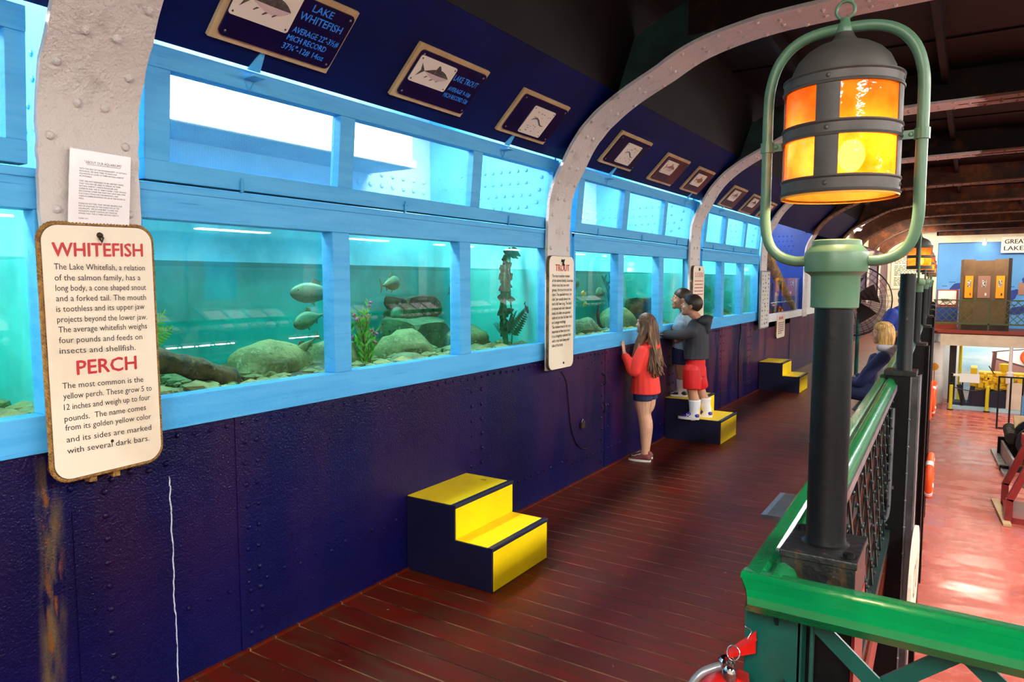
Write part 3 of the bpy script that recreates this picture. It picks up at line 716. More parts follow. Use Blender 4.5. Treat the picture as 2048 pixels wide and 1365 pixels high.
for i, (y0, y1, lab) in enumerate(((-1.75, 1.27, 'turquoise aquarium tank at the near end beyond the whitefish sign'), (1.32, 4.56, 'turquoise aquarium tank with boulders and a sunken log'), (4.61, 7.615, 'turquoise aquarium tank the children look into'), (7.665, 10.70, 'turquoise aquarium tank beside the fish chart'))):
    t = thing('aquarium_tank', lab, 'aquarium', (-.55, (y0 + y1) / 2, .98), 'aquarium tanks along the blue wall')
    b = MB(); b.box((-1.12, y0, .98), (-1.06, y1, 1.94)); b.build('back_wall', M_TANK, t)
    b = MB(); b.box((-1.12, y0, .94), (-.03, y1, 1.0)); b.build('bottom', M_TANK, t)
    for yy in (y0, y1 - .03):
        b = MB(); b.box((-1.06, yy, 1.0), (-.065, yy + .03, 1.94)); b.build('side_wall', M_TANK, t)
    b = MB(); b.box((-1.055, y0 + .035, 1.02), (-.052, y1 - .035, 1.70)); tag(b.build('water', M_WATER), 'clear green water filling the ' + lab.replace('turquoise ', ''), 'water', None, 'stuff')
    # unseen strip light added behind the navy panel, in place of daylight from above
    f = thing('added_strip_light', 'fluorescent strip light hung over the ' + lab.replace('turquoise ', ''), 'light', (-.62, (y0 + y1) / 2, 2.9), 'strip lights over the tanks'); SL = [0, 2.55, 1.55, 1.2][i]
    b = MB(); b.box((-.72, y0 + .2, 2.86), (-.42, y1 - .2, 2.95)); b.build('housing', M_WHITE, f)
    b = MB(); b.box((-.70, y0 + .25, 2.845), (-.44, y1 - .25, 2.86)); b.build('tube', M_TUBEV, f)
    if i:
        t2 = thing('hull_stringer', 'white hull shelf beam above the ' + lab.replace('turquoise ', ''), 'beam', (-.94, y0 + 1.4, 2.45))
        b = MB(); b.box((-1.14, y0 + .03, 2.415), (-.72, y0 + SL, 2.62)); b.box((-.725, y0 + .03, 2.40), (-.70, y0 + SL + .02, 2.455)); b.build('face_plate', M_BEAM, t2, bevel=.006)
        b = MB(); b.box((-1.14, y0 + .03, 2.40), (-.725, y0 + SL, 2.415)); b.build('underside', M_WEB, t2)

# ---------------------------------------------------------------- lamps of the hall
def fixture(name, label, x0, y0, x1, y1, z, m, grp, dn=.07):
    f = thing(name, label, 'light', ((x0 + x1) / 2, (y0 + y1) / 2, z + dn), grp)
    b = MB(); b.box((x0 - .03, y0 - .03, z), (x1 + .03, y1 + .03, z + dn))
    if z > 1 and dn > .05:
        for yy in (y0 + .2, y1 - .2): b.tube([((x0 + x1) / 2, yy, z + dn), ((x0 + x1) / 2, yy, 3.5)], .008, 6)
    b.build('housing', M_WHITE, f)
    b = MB(); b.box((x0, y0, z - .02), (x1, y1, z)); b.build('tube', m, f)
    return f
for y in (-3.2, -.2, 2.8, 5.8, 8.8, 11.8, 14.8):
    fixture('ceiling_light', 'fluorescent ceiling light over the opposite side of the hold', 5.6, y, 5.9, y + 2.2, 3.10, M_TUBE, 'ceiling lights over the opposite side')
for y in (-3.5,):
    fixture('ceiling_light', 'fluorescent ceiling light over the landing behind the viewer', 2.6, y, 2.9, y + 2.2, 3.2, M_TUBE, 'ceiling lights over the landing')
for y in (17.6, 20.8, 24.0, 27.0):
    fixture('ceiling_light', 'warm fluorescent ceiling light over the far end of the walkway', *((.12, y, .32, y + 1.4, 2.84) if y < 18 else (.85, y + .1, 1.15, y + 1.7, 3.42)), M_TUBEF, 'ceiling lights at the far end')
for y in (5, 9.5, 14, 18.5, 23):
    fixture('ceiling_light', 'fluorescent light under the opposite walkway', 6.9, y, 7.2, y + 2.2, -.25, M_TUBEL, 'lights under the opposite walkway')
for x in (2.0, 3.3, 4.6):
    fixture('ceiling_light', 'fluorescent light under the far balcony', x, 28.0, x + 1.2, 28.25, -.17, M_TUBEB, 'lights under the far balcony', .06)
for k in range(8):
    fixture('ceiling_light', 'fluorescent ceiling light over the opposite walkway', 8.1, .9 + k * 3.15, 8.28, 2.3 + k * 3.15, 2.50, M_TUBEL, 'ceiling lights over the opposite walkway')

fixture('ceiling_light', 'strip light inside the top of the deep blue display bay', -.62, 11.3, -.46, 13.4, 2.9, M_TUBEV, None, .05)  # unseen lamp added to brighten the display bay

for x in (2.2, 4.4):
    fixture('ceiling_light', 'fluorescent ceiling light over the far balcony', x, 27.2, x + 1.6, 27.5, 3.42, M_TUBEF, 'ceiling lights over the far balcony')  # lamps added out of sight between the beams to brighten balcony and mural
# ---------------------------------------------------------------- signs on the ribs
def sign_board(name, label, fr, pts, w0, w1, cat='sign', group=None, edge=M_EDGE, m=M_SIGN):
    c = sum((fr(u, v, w0) for u, v in pts), Vector()) / len(pts)
    t = thing(name, label, cat, c, group)
    b = MB(); b.prism(fr, pts, w0, w1); b.build('board', edge, t, bevel=.002)
    cx = sum(p[0] for p in pts) / len(pts); cy = sum(p[1] for p in pts) / len(pts)
    b = MB(); b.prism(fr, [(cx + (u - cx) * .985, cy + (v - cy) * .993) for u, v in pts], w1 - .001, w1 + .003); b.build('face', m, t)
    return t
def rope(t, fr, pts, w, r=.0085):
    P = [fr(u, v, w) for u, v in pts]; b = MB(); N = len(P)
    L = [0]
    for i in range(1, N): L.append(L[-1] + (P[i] - P[i - 1]).length)
    tot = L[-1] + (P[0] - P[-1]).length; M_ = int(tot / .006)
    Q = []
    j = 0
    for k in range(M_):
        s = tot * k / M_
        while j < N - 1 and L[j + 1] < s: j += 1
        a, c = P[j], P[(j + 1) % N]; q = (L[j + 1] if j < N - 1 else tot) - L[j]
        Q.append((a + (c - a) * ((s - L[j]) / q), s))
    for ph in (0, PI * 2 / 3, PI * 4 / 3):
        pp = []
        for i, (p, s) in enumerate(Q):
            tg = (Q[(i + 1) % M_][0] - Q[i - 1][0]).normalized(); o = tg.cross(fr.N); th = round(tot / .034) * 2 * PI * s / tot + ph
            pp.append(p + o * (r * .5 * math.cos(th)) + fr.N * (r * .5 * math.sin(th)))
        b.tube(pp, r * .58, 6, closed=True)
    b.build('rope_edging', M_ROPE, t, smooth=True)

SF = WALLX
pts = rrect(1.112, .955, 1.484, 1.808, .055, 9)
pts = [(u + (v - 1.38) * -.006, v + (u - 1.3) * .02) for u, v in pts]
t = sign_board('information_sign', 'cream rope-edged sign headed WHITEFISH and PERCH', SF, pts, .062, .082)
rope(t, SF, [(1.298 + (u - 1.298) * 1.012, 1.382 + (v - 1.382) * 1.006) for u, v in pts], .074)
W = .0865
LN = [("The Lake Whitefish, a relation", 1.146, 1.450, 1.657, 1.657), ("of the salmon family, has a", 1.146, 1.432, 1.621, 1.622), ("long body, a cone shaped snout", 1.147, 1.451, 1.587, 1.587), ("and a forked tail. The mouth", 1.147, 1.449, 1.553, 1.551),
      ("is toothless and its upper jaw", 1.146, 1.442, 1.518, 1.518), ("projects beyond the lower jaw.", 1.147, 1.45, 1.484, 1.480), ("The average whitefish weighs", 1.149, 1.448, 1.45, 1.447), ("four pounds and feeds on", 1.149, 1.429, 1.415, 1.409), ("insects and shellfish.", 1.149, 1.403, 1.38, 1.372),
      ("The most common is the", 1.152, 1.426, 1.263, 1.254), ("yellow perch. These grow 5 to", 1.153, 1.456, 1.228, 1.218), ("12 inches and weigh up to four", 1.153, 1.448, 1.191, 1.185), ("pounds.  The name comes", 1.153, 1.431, 1.152, 1.150), ("from its golden yellow color", 1.154, 1.449, 1.121, 1.114),
      ("and its sides are marked", 1.156, 1.448, 1.081, 1.073), ("with several dark bars.", 1.156, 1.439, 1.043, 1.034)]
for nm, m, rows in (('lettering', M_BLACKL, LN), ('title_lettering', M_RED, [("WHITEFISH", 1.142, 1.443, 1.70, 1.708), ("PERCH", 1.199, 1.402, 1.305, 1.304)])):
    mb = MB()
    for s, u0, u1, va, vb in rows:
        fr = Fr(SF(u0, va), SF(u1, vb) - SF(u0, va), (0, 0, 1)); fr.V = Vector((0, 0, 1)); fr.N = Vector((1, 0, 0))
        h = .021 if m is M_BLACKL else (.047 if s[0] == 'W' else .05)
        k = text_mb([(s, 0, u1 - u0, 0, h)], fr, W); mb.add(k.v, k.f)
        if m is M_RED:
            k = text_mb([(s, .0025, u1 - u0 + .0025, 0.001, h)], fr, W + .0002); mb.add(k.v, k.f)
            k = text_mb([(s, .0012, u1 - u0 + .0012, -.0015, h)], fr, W + .0004); mb.add(k.v, k.f)
    mb.build(nm, m, t, fix=False)
b = MB(); b.dome(SF(1.297, 1.775, .085), (1, 0, 0), .011, .012); b.tube([SF(1.297, 1.775, .09), SF(1.300, 1.765, .1), SF(1.297, 1.752, .098), SF(1.292, 1.765, .092)], .004, 6); b.build('hanging_hook', M_SCREWD, t, smooth=True)
b = MB(); b.dome(SF(1.306, 1.058, .085), (1, 0, 0), .006); b.build('screw', M_SCREWD, t)
for u in (1.245, 1.325):
    b = MB(); b.box((.03, u - .012, .925), (.068, u + .012, .975)); b.build('spacer_block', M_ROPE, t)

fr = Fr((.078, 0, 0), (0, 1, 0), (.0, 0, 1))
t = thing('notice_sheet', 'white laminated notice about the aquariums taped above the whitefish sign', 'notice', (.078, 1.31, 1.81))
pq = [(1.198, 1.80), (1.402, 1.80), (1.42, 2.055), (1.217, 2.058)]
b = MB(); b.prism(fr, pq, .0, .002); b.build('sheet', M_PAPER, t)
txt = ['WITH THE HELP OF THE MICHIGAN DEPT. OF NATURAL', 'RESOURCES, WE HAVE TRIED TO MAKE OUR', 'AQUARIUMS AS CLOSE TO THEIR NATURAL HABITAT', 'AS POSSIBLE.', '', 'THEY ARE NOT DESIGNED TO BE LIKE FISH TANKS', 'THAT YOU MAY BE USED TO SEEING. IN THEIR', 'NATURAL HABITAT ( WHICH WOULD BE LAKE', "SUPERIOR AND THE ST. MARY'S RIVER ) THEY WOULD",
       'ENCOUNTER OTHER FISH THAT MAY HAVE DIED (THIS', 'IS ACTUALLY FOOD FOR THE MINNOWS ) AND', 'VARIOUS DEBRIS FLOATING ON OR IN THE WATER AS', 'WELL.', '', 'PLEASE DO NOT FEEL THAT WE ARE ABUSING OUR', 'FISH OR UNAWARE OF THE CONDITION OF THE', 'AQUARIUMS.  WE DO OUR BEST TO KEEP THE', 'AQUARIUMS UNDER CONTROL BUT PLEASE BE', 'AWARE THAT THIS IS THEIR NATURE HABITAT', '', 'THANK YOU']
rows = []
for i, s in enumerate(txt):
    if s:
        v = 1.993 - i * .0083; u0 = 1.2325 + (v - 1.83) * .07; rows.append((s, u0, u0 + len(s) * .00345, v, .0052))
rows.append(('"ABOUT OUR AQUARIUMS"', 1.262, 1.386, 2.014, .0095))
mb = text_mb(rows, fr, .0025); mb.fbox(fr, 1.268, 2.0105, 1.381, 2.0115, .002, .0025); mb.build('lettering', M_BLACKL, t, fix=False)

t = sign_board('information_sign', 'cream sign headed TROUT on the second rib', SF, rrect(4.385, .975, 4.757, 1.80, .05), .062, .085)
b = text_mb([('TROUT', 4.47, 4.68, 1.69, .05)], SF, .0895); k = text_mb([('TROUT', 4.4735, 4.6835, 1.6915, .05)], SF, .0897); b.add(k.v, k.f); b.build('title_lettering', M_RED, t, fix=False)
TL = ['The trout is another member', 'of the salmon family. Scientists', 'divide trout into two main', 'groups, the true trout and the', 'chars. The speckled trout ( or', "char' )are usually about one", 'and a half feet long. The back', 'is marked with dark olive and', 'black, its sides are spotted', 'with red and the fins bear dark', 'and orange mottlings.', 'The rainbow trout is the most', 'important of the true trout.', 'It is a brightly colored fish', 'with a rosy band along each', 'side of its body.']
mb = MB()
for dz in (0, .0012):
    k = text_mb([(s, 4.425, 4.425 + len(s) * .0098, 1.645 - i * .0335 + dz, .022) for i, s in enumerate(TL)], SF, .0895 + dz * .1); mb.add(k.v, k.f)
mb.build('lettering', M_BLACKL, t, fix=False)
b = MB(); b.dome(SF(4.57, 1.765, .088), (1, 0, 0), .012, .012); b.tube([SF(4.56, 1.765, .092), SF(4.585, 1.775, .1), SF(4.57, 1.745, .098), SF(4.60, 1.735, .092)], .006, 6); b.build('hanging_hook', M_BLACKL, t, smooth=True)
b = MB(); b.dome(SF(4.60, 1.015, .088), (1, 0, 0), .009, .008); b.build('screw', M_BLACKL, t)

def dash_rows(fr, u0, u1, v0, v1, n, w, h, seed, skip=()):
    """rows of lettering too small to read in the photograph, as broken strokes"""
    rnd = random.Random(seed); mb = MB()
    for i in range(n):
        if i in skip: continue
        v = v1 + (v0 - v1) * (i + .5) / n; u = u0
        while u < u1 - .01 * (u1 - u0):
            L = rnd.uniform(.06, .17) * (u1 - u0); e = min(u + L, u1)
            if i % 6 == 5 and u > u0 + .5 * (u1 - u0): break
            mb.flat(fr, [(u, v), (e, v), (e, v + h), (u, v + h)], w); u = e + .035 * (u1 - u0)
    return mb
t = sign_board('information_sign', 'cream sign headed SUCKERS partly hidden behind the boys', SF, rrect(7.50, .985, 7.872, 1.785, .05), .062, .085)
b = text_mb([('SUCKERS', 7.545, 7.83, 1.66, .055)], SF, .0895); b.build('title_lettering', M_RED, t, fix=False)
dash_rows(SF, 7.54, 7.83, 1.30, 1.63, 9, .0895, .012, 3).build('lettering', M_RED, t, fix=False)
b = MB(); b.dome(SF(7.69, 1.745, .088), (1, 0, 0), .02, .012); b.build('hanging_hook', M_BLACKL, t)

# fish chart on the fourth rib
t = thing('fish_chart', 'tall silver chart of small fish drawings on the fourth rib', 'chart', (.07, 10.7, 1.34))
b = MB(); b.fbox(SF, 10.46, .925, 10.99, 1.765, .062, .085); b.build('frame', M_GREY, t, bevel=.004)
b = MB(); b.fbox(SF, 10.485, .945, 10.965, 1.745, .085, .088); b.build('sheet', mat('chart_paper', (204, 200, 190), .5), t)
b = MB()
rn = random.Random(4)
for r in range(13):
    for c in range(3):
        u = 10.56 + c * .15 + rn.uniform(-.03, .03); v = 1.70 - r * .058 + rn.uniform(-.012, .012); L = rn.uniform(.022, .045)
        b.flat(SF, [(u - L, v), (u - L * .3, v + L * .5), (u + L * .5, v + .2 * L), (u + L, v + .55 * L), (u + L * .85, v), (u + L, v - .5 * L), (u + L * .5, v - .15 * L), (u - L * .3, v - .45 * L)], .0885)
b.build('fish_drawing', mat('chart_print', (110, 104, 94), .6), t, fix=False)

t = sign_board('information_sign', 'small cream sign hung on the wall below the spar display', SF, rrect(11.76, .70, 12.35, 1.072, .05), .006, .03)
dash_rows(SF, 11.86, 12.26, .75, .95, 6, .0335, .018, 8).build('lettering', M_REDB, t, fix=False)
dash_rows(SF, 11.9, 12.2, .96, 1.03, 1, .0335, .045, 9).build('title_lettering', M_RED, t, fix=False)

# ---------------------------------------------------------------- plaques on the sloping panel
PF = Fr((.095, 0, 2.485), (0, 1, 0), (.415, 0, .42))
def fish_outline(u, v, L, H, flip=1, n=14):
    top = []; bot = []
    for i in range(n + 1):
        s = i / n; a = math.sin(PI * s ** 1.25) ** .9 if 0 < s < 1 else 0
        top.append((u + flip * (L * (s * .82 + .18) - L / 2), v + H * (.5 * a + .03))); bot.append((u + flip * (L * (s * .82 + .18) - L / 2), v - H * (.46 * a + .03)))
    tail = [(u + flip * (-L / 2 - .0 * L), v + H * .62), (u + flip * (-L / 2 + .07 * L), v), (u + flip * (-L / 2), v - H * .62)]
    return top, bot, tail
def fish_picture(t, fr, u, v, L, H, back, belly, w):
    top, bot, tail = fish_outline(u, v, L, H)
    mid = [(a[0], a[1] * .45 + c[1] * .55) for a, c in zip(top, bot)]
    b = MB(); b.flat(fr, mid + top[::-1], w)
    b.flat(fr, [top[0], bot[0], tail[2], tail[1], tail[0]], w)
    c = u + L * .08; b.flat(fr, [(c - L * .08, v + H * .45), (c + L * .10, v + H * .45), (c - L * .0, v + H * .85), (c - L * .05, v + H * .85)], w)
    for du, dv in ((-.18, -.42), (.02, -.52), (.22, -.46)):
        b.flat(fr, [(u + L * du, v + H * dv + .08 * H), (u + L * (du + .06), v + H * dv + .08 * H), (u + L * (du - .03), v + H * dv - .14 * H), (u + L * (du - .05), v + H * dv - .10 * H)], w)
    b.build('fish_back_picture', back, t, fix=False)
    b = MB(); b.flat(fr, bot + mid[::-1], w); b.build('fish_belly_picture', belly, t, fix=False)
M_FBACK = mat('printed_fish_back', (70, 62, 60), 0.5, var=((110, 100, 90), 60, .45, .65)); M_FBEL = mat('printed_fish_belly', (214, 186, 184), 0.5); M_FBROWN = mat('printed_fish_brown', (140, 80, 46), 0.5, var=((190, 150, 110), 50, .45, .65))
def plaque(u0, u1, v0, v1, card, label, face=M_PLAQ, kind='fish', cols=(M_FBACK, M_FBEL), text=None):
    t = thing('fish_plaque', label, 'plaque', PF((u0 + u1) / 2, (v0 + v1) / 2, 0), 'fish plaques on the navy panel')
    b = MB(); b.fbox(PF, u0, v0, u1, v1, 0, .018); b.build('backing_board', M_TAN, t, bevel=.002)
    b = MB(); b.prism(PF, rrect(u0 + .026, v0 + .024, u1 - .012, v1 - .022, .022), .018, .026); b.build('face', face, t)
    b = MB(); b.prism(PF, rrect(card[0], card[1], card[2], card[3], .012), .026, .030); c = b.build('card', M_CARD, t)
    b = MB()
    for uu in (u0 + .05, u1 - .032):
        for vv in (v0 + .045, v1 - .042): b.dome(PF(uu, vv, .026), PF.N, .0055)
    b.build('screw', M_SCREW, t)
    b = MB()
    for uu in (card[0] + .014, card[2] - .014):
        for vv in (card[1] + .014, card[3] - .014): b.dome(PF(uu, vv, .030), PF.N, .0045)
    b.build('card_screw', M_SCREWD, t)
    cu, cv = (card[0] + card[2]) / 2, (card[1] + card[3]) / 2
    if kind == 'fish': fish_picture(t, PF, cu, cv, (card[2] - card[0]) * .8, (card[3] - card[1]) * .42, cols[0], cols[1], .0306)
    elif kind == 'eel':
        b = MB(); w_ = card[2] - card[0]; h_ = card[3] - card[1]
        pp = [PF(cu + w_ * (s - .5) * .62, cv + h_ * (.02 + .10 * math.sin(s * PI * 1.7)), .031) for s in [k / 14 for k in range(15)]]
        b.tube(pp, [.002 + .003 * math.sin(PI * k / 14) for k in range(15)], 6); b.build('eel_picture', M_FBACK, t)
        rnd = random.Random(int(u0 * 100)); b = MB()
        for k in range(22):
            uu = cu + rnd.uniform(-.36, .36) * w_; vv = cv + rnd.choice((-1, 1)) * rnd.uniform(.12, .38) * h_; b.fbox(PF, uu, vv, uu + rnd.uniform(.006, .02), vv + .004, .030, .0305)
        b.build('caption_marks', M_FBACK, t)
    if text:
        k = text_mb(text, PF, .0266)
        for d in (.0014,):
            k2 = text_mb([(a, b_ + d, c_ + d, v + d * .6, h) for a, b_, c_, v, h in text], PF, .0266 + abs(d) * .1); k.add(k2.v, k2.f)
        k.build('lettering', M_LETB, t, fix=False)
    return t
plaque(1.681, 2.262, .082, .385, (1.708, .197, 1.976, .365), 'navy plaque lettered LAKE WHITEFISH with a fish card', text=[('LAKE', 2.035, 2.14, .318, .032), ('WHITEFISH', 1.995, 2.215, .272, .034), ('AVERAGE 22"-3½#', 1.995, 2.235, .212, .027), ('MICH RECORD', 1.988, 2.19, .174, .026), ('37¾"-12# 14oz', 1.985, 2.20, .134, .027)])
plaque(2.672, 3.245, .079, .375, (2.710, .187, 2.99, .328), 'navy plaque lettered LAKE TROUT with a dark-backed fish card', text=[('LAKE TROUT', 3.005, 3.205, .265, .034), ('AVERAGE 9-10#', 3.01, 3.20, .205, .026), ('MICH RECORD 53#', 3.005, 3.21, .165, .026)])
plaque(3.61, 4.168, .073, .370, (3.795, .112, 4.045, .305), 'navy plaque with an upright eel card, just before the second rib', kind='eel')
plaque(5.0, 5.597, .078, .368, (5.195, .125, 5.462, .308), 'navy plaque with an upright eel card, just past the second rib', kind='eel')
tx = lambda u, n: [('PERCH', u, u + .15, .26, .03)] if n == 0 else None
plaque(6.005, 6.57, .06, .350, (6.072, .165, 6.345, .297), 'maroon-tinted plaque with a pale brown fish card, second past the second rib', M_PLAQR, cols=(M_FBROWN, M_FBEL))
plaque(6.855, 7.352, .062, .345, (6.92, .15, 7.19, .285), 'maroon plaque with an orange-brown fish card, last before the third rib', M_PLAQR, cols=(M_FBROWN, M_FBROWN))
plaque(8.20, 8.745, .02, .303, (8.27, .12, 8.54, .26), 'maroon plaque with a tan fish card, just past the third rib', M_PLAQR, cols=(M_FBROWN, M_FBEL))
plaque(9.07, 9.61, .014, .293, (9.14, .12, 9.40, .25), 'maroon plaque with a slim fish card, middle one past the third rib', M_PLAQR, cols=(M_FBACK, M_FBEL))
plaque(9.91, 10.35, .012, .280, (9.98, .11, 10.22, .24), 'maroon plaque with a small fish card, last before the fourth rib', M_PLAQR, cols=(M_FBROWN, M_FBEL))

# ---------------------------------------------------------------- step stools
def step_stool(loc, rz, label, yl=.57):
    t = thing('step_stool', label, 'step stool', loc, 'yellow and navy step stools along the wall', rz=rz)
    D1, D2, Z1, Z2 = .335, .575, .422, .235
    b = MB(); pr = [(0, 0), (D2, 0), (D2, Z2), (D1, Z2), (D1, Z1), (0, Z1)]
    b.prism(Fr((0, 0, 0), (1, 0, 0), (0, 0, 1)), [(x, z) for x, z in pr], -yl, 0); b.build('body', M_STEPN, t, local=True, bevel=.003)
    e = .026
    b = MB(); b.box((.0, .006, Z1), (D1 - e, yl - .012, Z1 + .0025)); b.build('top_tread', M_YTOP, t, local=True)
    b = MB(); b.box((D1 + .002, .006, Z2), (D2 - e, yl - .012, Z2 + .0025)); b.build('lower_tread', M_YELLOW, t, local=True)
    b = MB(); b.box((D1, .008, Z2 + .003), (D1 + .0025, yl - .004, Z1 - .016)); b.build('upper_riser', M_YELLOW, t, local=True)
    b = MB(); b.box((D2, .012, .004), (D2 + .0025, yl - .006, Z2 - .018)); b.build('lower_riser', M_YELLOW, t, local=True)
    b = MB(); b.box((D1 - e, -.002, Z1 - .016), (D1 + .006, yl + .002, Z1 + .004)); b.build('nosing', M_STEPN, t, local=True, bevel=.003)
    b = MB(); b.box((D2 - e, -.002, Z2 - .016), (D2 + .006, yl + .002, Z2 + .004)); b.build('nosing', M_STEPN, t, local=True, bevel=.003)
    return t
step_stool((.006, 2.94, 0), 0, 'yellow and navy two-step stool nearest the front, with nobody on it')
step_stool((-.02 + .03, 6.93, 0), math.radians(0), 'yellow and navy two-step stool the two boys stand on', .56)
step_stool((.01, 10.78, 0), math.radians(0), 'yellow and navy two-step stool farthest along the wall', .6)

# ---------------------------------------------------------------- green railings
def RP(s, off, z): return Vector((2.248 - .0247 * s - .0003 * s * s + off, 1.365 + s, z))
def extrude(mb, P0, P1, prof):
    """prof = [(off, z)]; P0/P1 map (off, z) -> point"""
    n = len(prof); vs = [P0(*p) for p in prof] + [P1(*p) for p in prof]
    mb.add(vs, [tuple(range(n)), tuple(range(2 * n - 1, n - 1, -1))] + [(i, n + i, n + (i + 1) % n, (i + 1) % n) for i in range(n)])
RAILP = [(0, 1.02), (0, 1.046), (.006, 1.052), (.034, 1.053), (.042, 1.045), (.048, 1.045), (.056, 1.055), (.066, 1.056), (.084, 1.046), (.098, 1.02), (.098, 1.0), (.03, 1.0)]
def side_rail(s0, s1, label):
    t = thing('railing', label, 'railing', RP((s0 + s1) / 2, .05, 0), 'green railing sections along the walkway edge')
    b = MB(); extrude(b, lambda o, z: RP(s0, o, z), lambda o, z: RP(s1, o, z), RAILP); b.build('handrail', M_GREEN, t, smooth='auto')
    b = MB(); extrude(b, lambda o, z: RP(s0, o, z), lambda o, z: RP(s1, o, z), [(.098, .985), (.098, 1.018), (.104, 1.018), (.104, .985)]); b.build('edge_angle', M_GREY, t)
    b = MB(); extrude(b, lambda o, z: RP(s0, o, z), lambda o, z: RP(s1, o, z), [(.05, .09), (.05, .15), (.10, .15), (.10, .09)]); b.build('bottom_rail', M_LATT, t)
    b = MB(); p = .26; n = int((s1 - s0) / p) + 1; H = .86
    for k in range(-4, n):
        for sg, of in ((1, .066), (-1, .076)):
            a0, a1 = s0 + k * p, s0 + k * p + H * .95
            if sg < 0: a0, a1 = a1, a0
            # clip to the section
            z0, z1 = .14, 1.0
            def cl(a, c, za, zc):
                if a < s0: za = za + (zc - za) * (s0 - a) / (c - a); a = s0
                if a > s1: za = za + (zc - za) * (s1 - a) / (c - a); a = s1
                return a, za
            if (a0 < s0 and a1 < s0) or (a0 > s1 and a1 > s1): continue
            aa, za = cl(a0, a1, z0, z1); cc, zc = cl(a1, a0, z1, z0)
            if abs(aa - cc) < .03: continue
            b.bar(RP(aa, of, za), RP(cc, of, zc), .006, .026, (1, 0, 0)) if False else b.bar(RP(aa, of, za), RP(cc, of, zc), .024, .006, (1, 0, 0))
    for k in range(0, n * 2):
        for j in range(5):
            s = s0 + k * p / 2 + (p / 4 if False else 0); z = .22 + j * .155 + (.0775 if k % 2 else 0)
            if s < s1: b.dome(RP(s, .08, z), (1, 0, 0), .011, .012, 6)
    b.build('lattice', M_LATT, t)
    return t
side_rail(0.02, 3.28, 'green lattice railing from the front corner to the first plain black pole')
POSTS = [.2, 3.36, 6.48, 9.6, 12.75, 15.9, 19.1, 22.2]
names = ['second', 'third', 'fourth', 'fifth', 'sixth', 'seventh']
for k in range(1, 7): side_rail(POSTS[k] + .09, POSTS[k + 1] - .09, 'green lattice railing, %s section along the walkway edge from the front corner' % names[k - 1])

# railing across the front of the opening
t = thing('railing', 'glossy green railing across the front with dark green cross bars', 'railing', (3.4, 1.37, 0))
def FP(x): return lambda o, z: Vector((x, 1.305 + o, z))
b = MB(); FPROF = [(.0, 1.022), (.002, 1.036), (.012, 1.046), (.045, 1.051), (.055, 1.046), (.062, 1.046), (.072, 1.053), (.10, 1.052), (.118, 1.043), (.122, 1.02), (.11, 1.0), (.02, 1.0)]
n = len(FPROF); vs = [Vector((2.248 + max(0, (.06 - o)) * .5, 1.305 + o, z)) for o, z in FPROF] + [Vector((6.4, 1.305 + o, z)) for o, z in FPROF]
b.add(vs, [tuple(range(n)), tuple(range(2 * n - 1, n - 1, -1))] + [(i, n + i, n + (i + 1) % n, (i + 1) % n) for i in range(n)])
b.build('handrail', M_GREEN, t, smooth='auto')
b = MB(); b.box((2.252, 1.395, 0), (2.358, 1.407, 1.0)); b.box((2.350, 1.395, 0), (2.360, 1.44, 1.0)); b.box((2.374, 1.39, 0), (2.380, 1.41, 1.0)); b.build('corner_plate', M_DKGREEN, t, bevel=.002)
b = MB()
for k in range(16):
    x = 2.368 + k * .2515
    for q in range(4):
        z1 = .985 - q * .215; zm = z1 - .1075; z0 = z1 - .215
        b.bar((x, 1.402, z1), (x + .1258, 1.402, zm), .030, .006, (0, 1, 0)); b.bar((x + .1258, 1.402, zm), (x, 1.402, z0), .030, .006, (0, 1, 0))
        b.bar((x + .2515, 1.410, z1), (x + .1258, 1.410, zm), .030, .006, (0, 1, 0)); b.bar((x + .1258, 1.410, zm), (x + .2515, 1.410, z0), .030, .006, (0, 1, 0))
b.build('cross_bars', M_DKGREEN, t)
b = MB(); b.box((2.36, 1.39, .06), (6.4, 1.42, .11)); b.build('bottom_rail', M_DKGREEN, t)

# ---------------------------------------------------------------- columns of the hold and their lamps
def column(k, label, wide):
    s = POSTS[k]; c = RP(s, .115 if k == 0 else .10, 0)
    t = thing('support_column', label, 'column', (c.x, c.y, -2.5), 'black steel columns along the walkway edge')
    if k == 0:
        b = MB(); b.box((2.345, 1.475, -2.5), (2.435, 1.60, 1.0)); b.build('shaft', M_BLACK, t, bevel=.003)
        b = MB(); b.box((2.436, 1.472, -2.5), (2.442, 1.61, .99)); b.build('flange', M_CRIM, t)
        b = MB(); b.box((2.302, 1.458, .985), (2.440, 1.622, 1.08)); b.box((2.30, 1.455, 1.068), (2.443, 1.625, 1.084)); b.build('cap_block', M_BLOCK, t, bevel=.003)
        for x, y in ((2.318, 1.60), (2.425, 1.478)):
            b = MB(); b.lathe((x, y, 1.083), [(.016, 0), (.016, .003), (.011, .003), (.011, .010), (.004, .012)], 12); b.build('bolt', M_BLACK, t, smooth='auto')
    else:
        zt = 1.07 if k == 1 else 1.0
        w_ = .055
        b = MB(); b.box((c.x - w_, c.y - .07, -2.5), (c.x + .07, c.y + .07, zt)); b.build('shaft', M_BLACK, t, bevel=.004)
        b = MB(); b.box((c.x + .07, c.y - .075, -2.5), (c.x + .078, c.y + .075, zt)); b.box((c.x + .112, c.y - .075, -2.5), (c.x + .12, c.y + .075, zt)); b.box((c.x + .078, c.y - .012, -2.5), (c.x + .112, c.y + .012, zt))
        for q in range(18): b.dome((c.x + .074, c.y - .075, -1.9 + q * .16), (0, -1, 0), .008)
        b.build('flange', M_GREY if k == 1 else M_BLACK, t)
        b = MB(); b.box((c.x - w_ - .012, c.y - .085, zt), (c.x + .10, c.y + .085, zt + .03)); b.build('cap_block', M_BLOCK, t, bevel=.003)
    return t, c
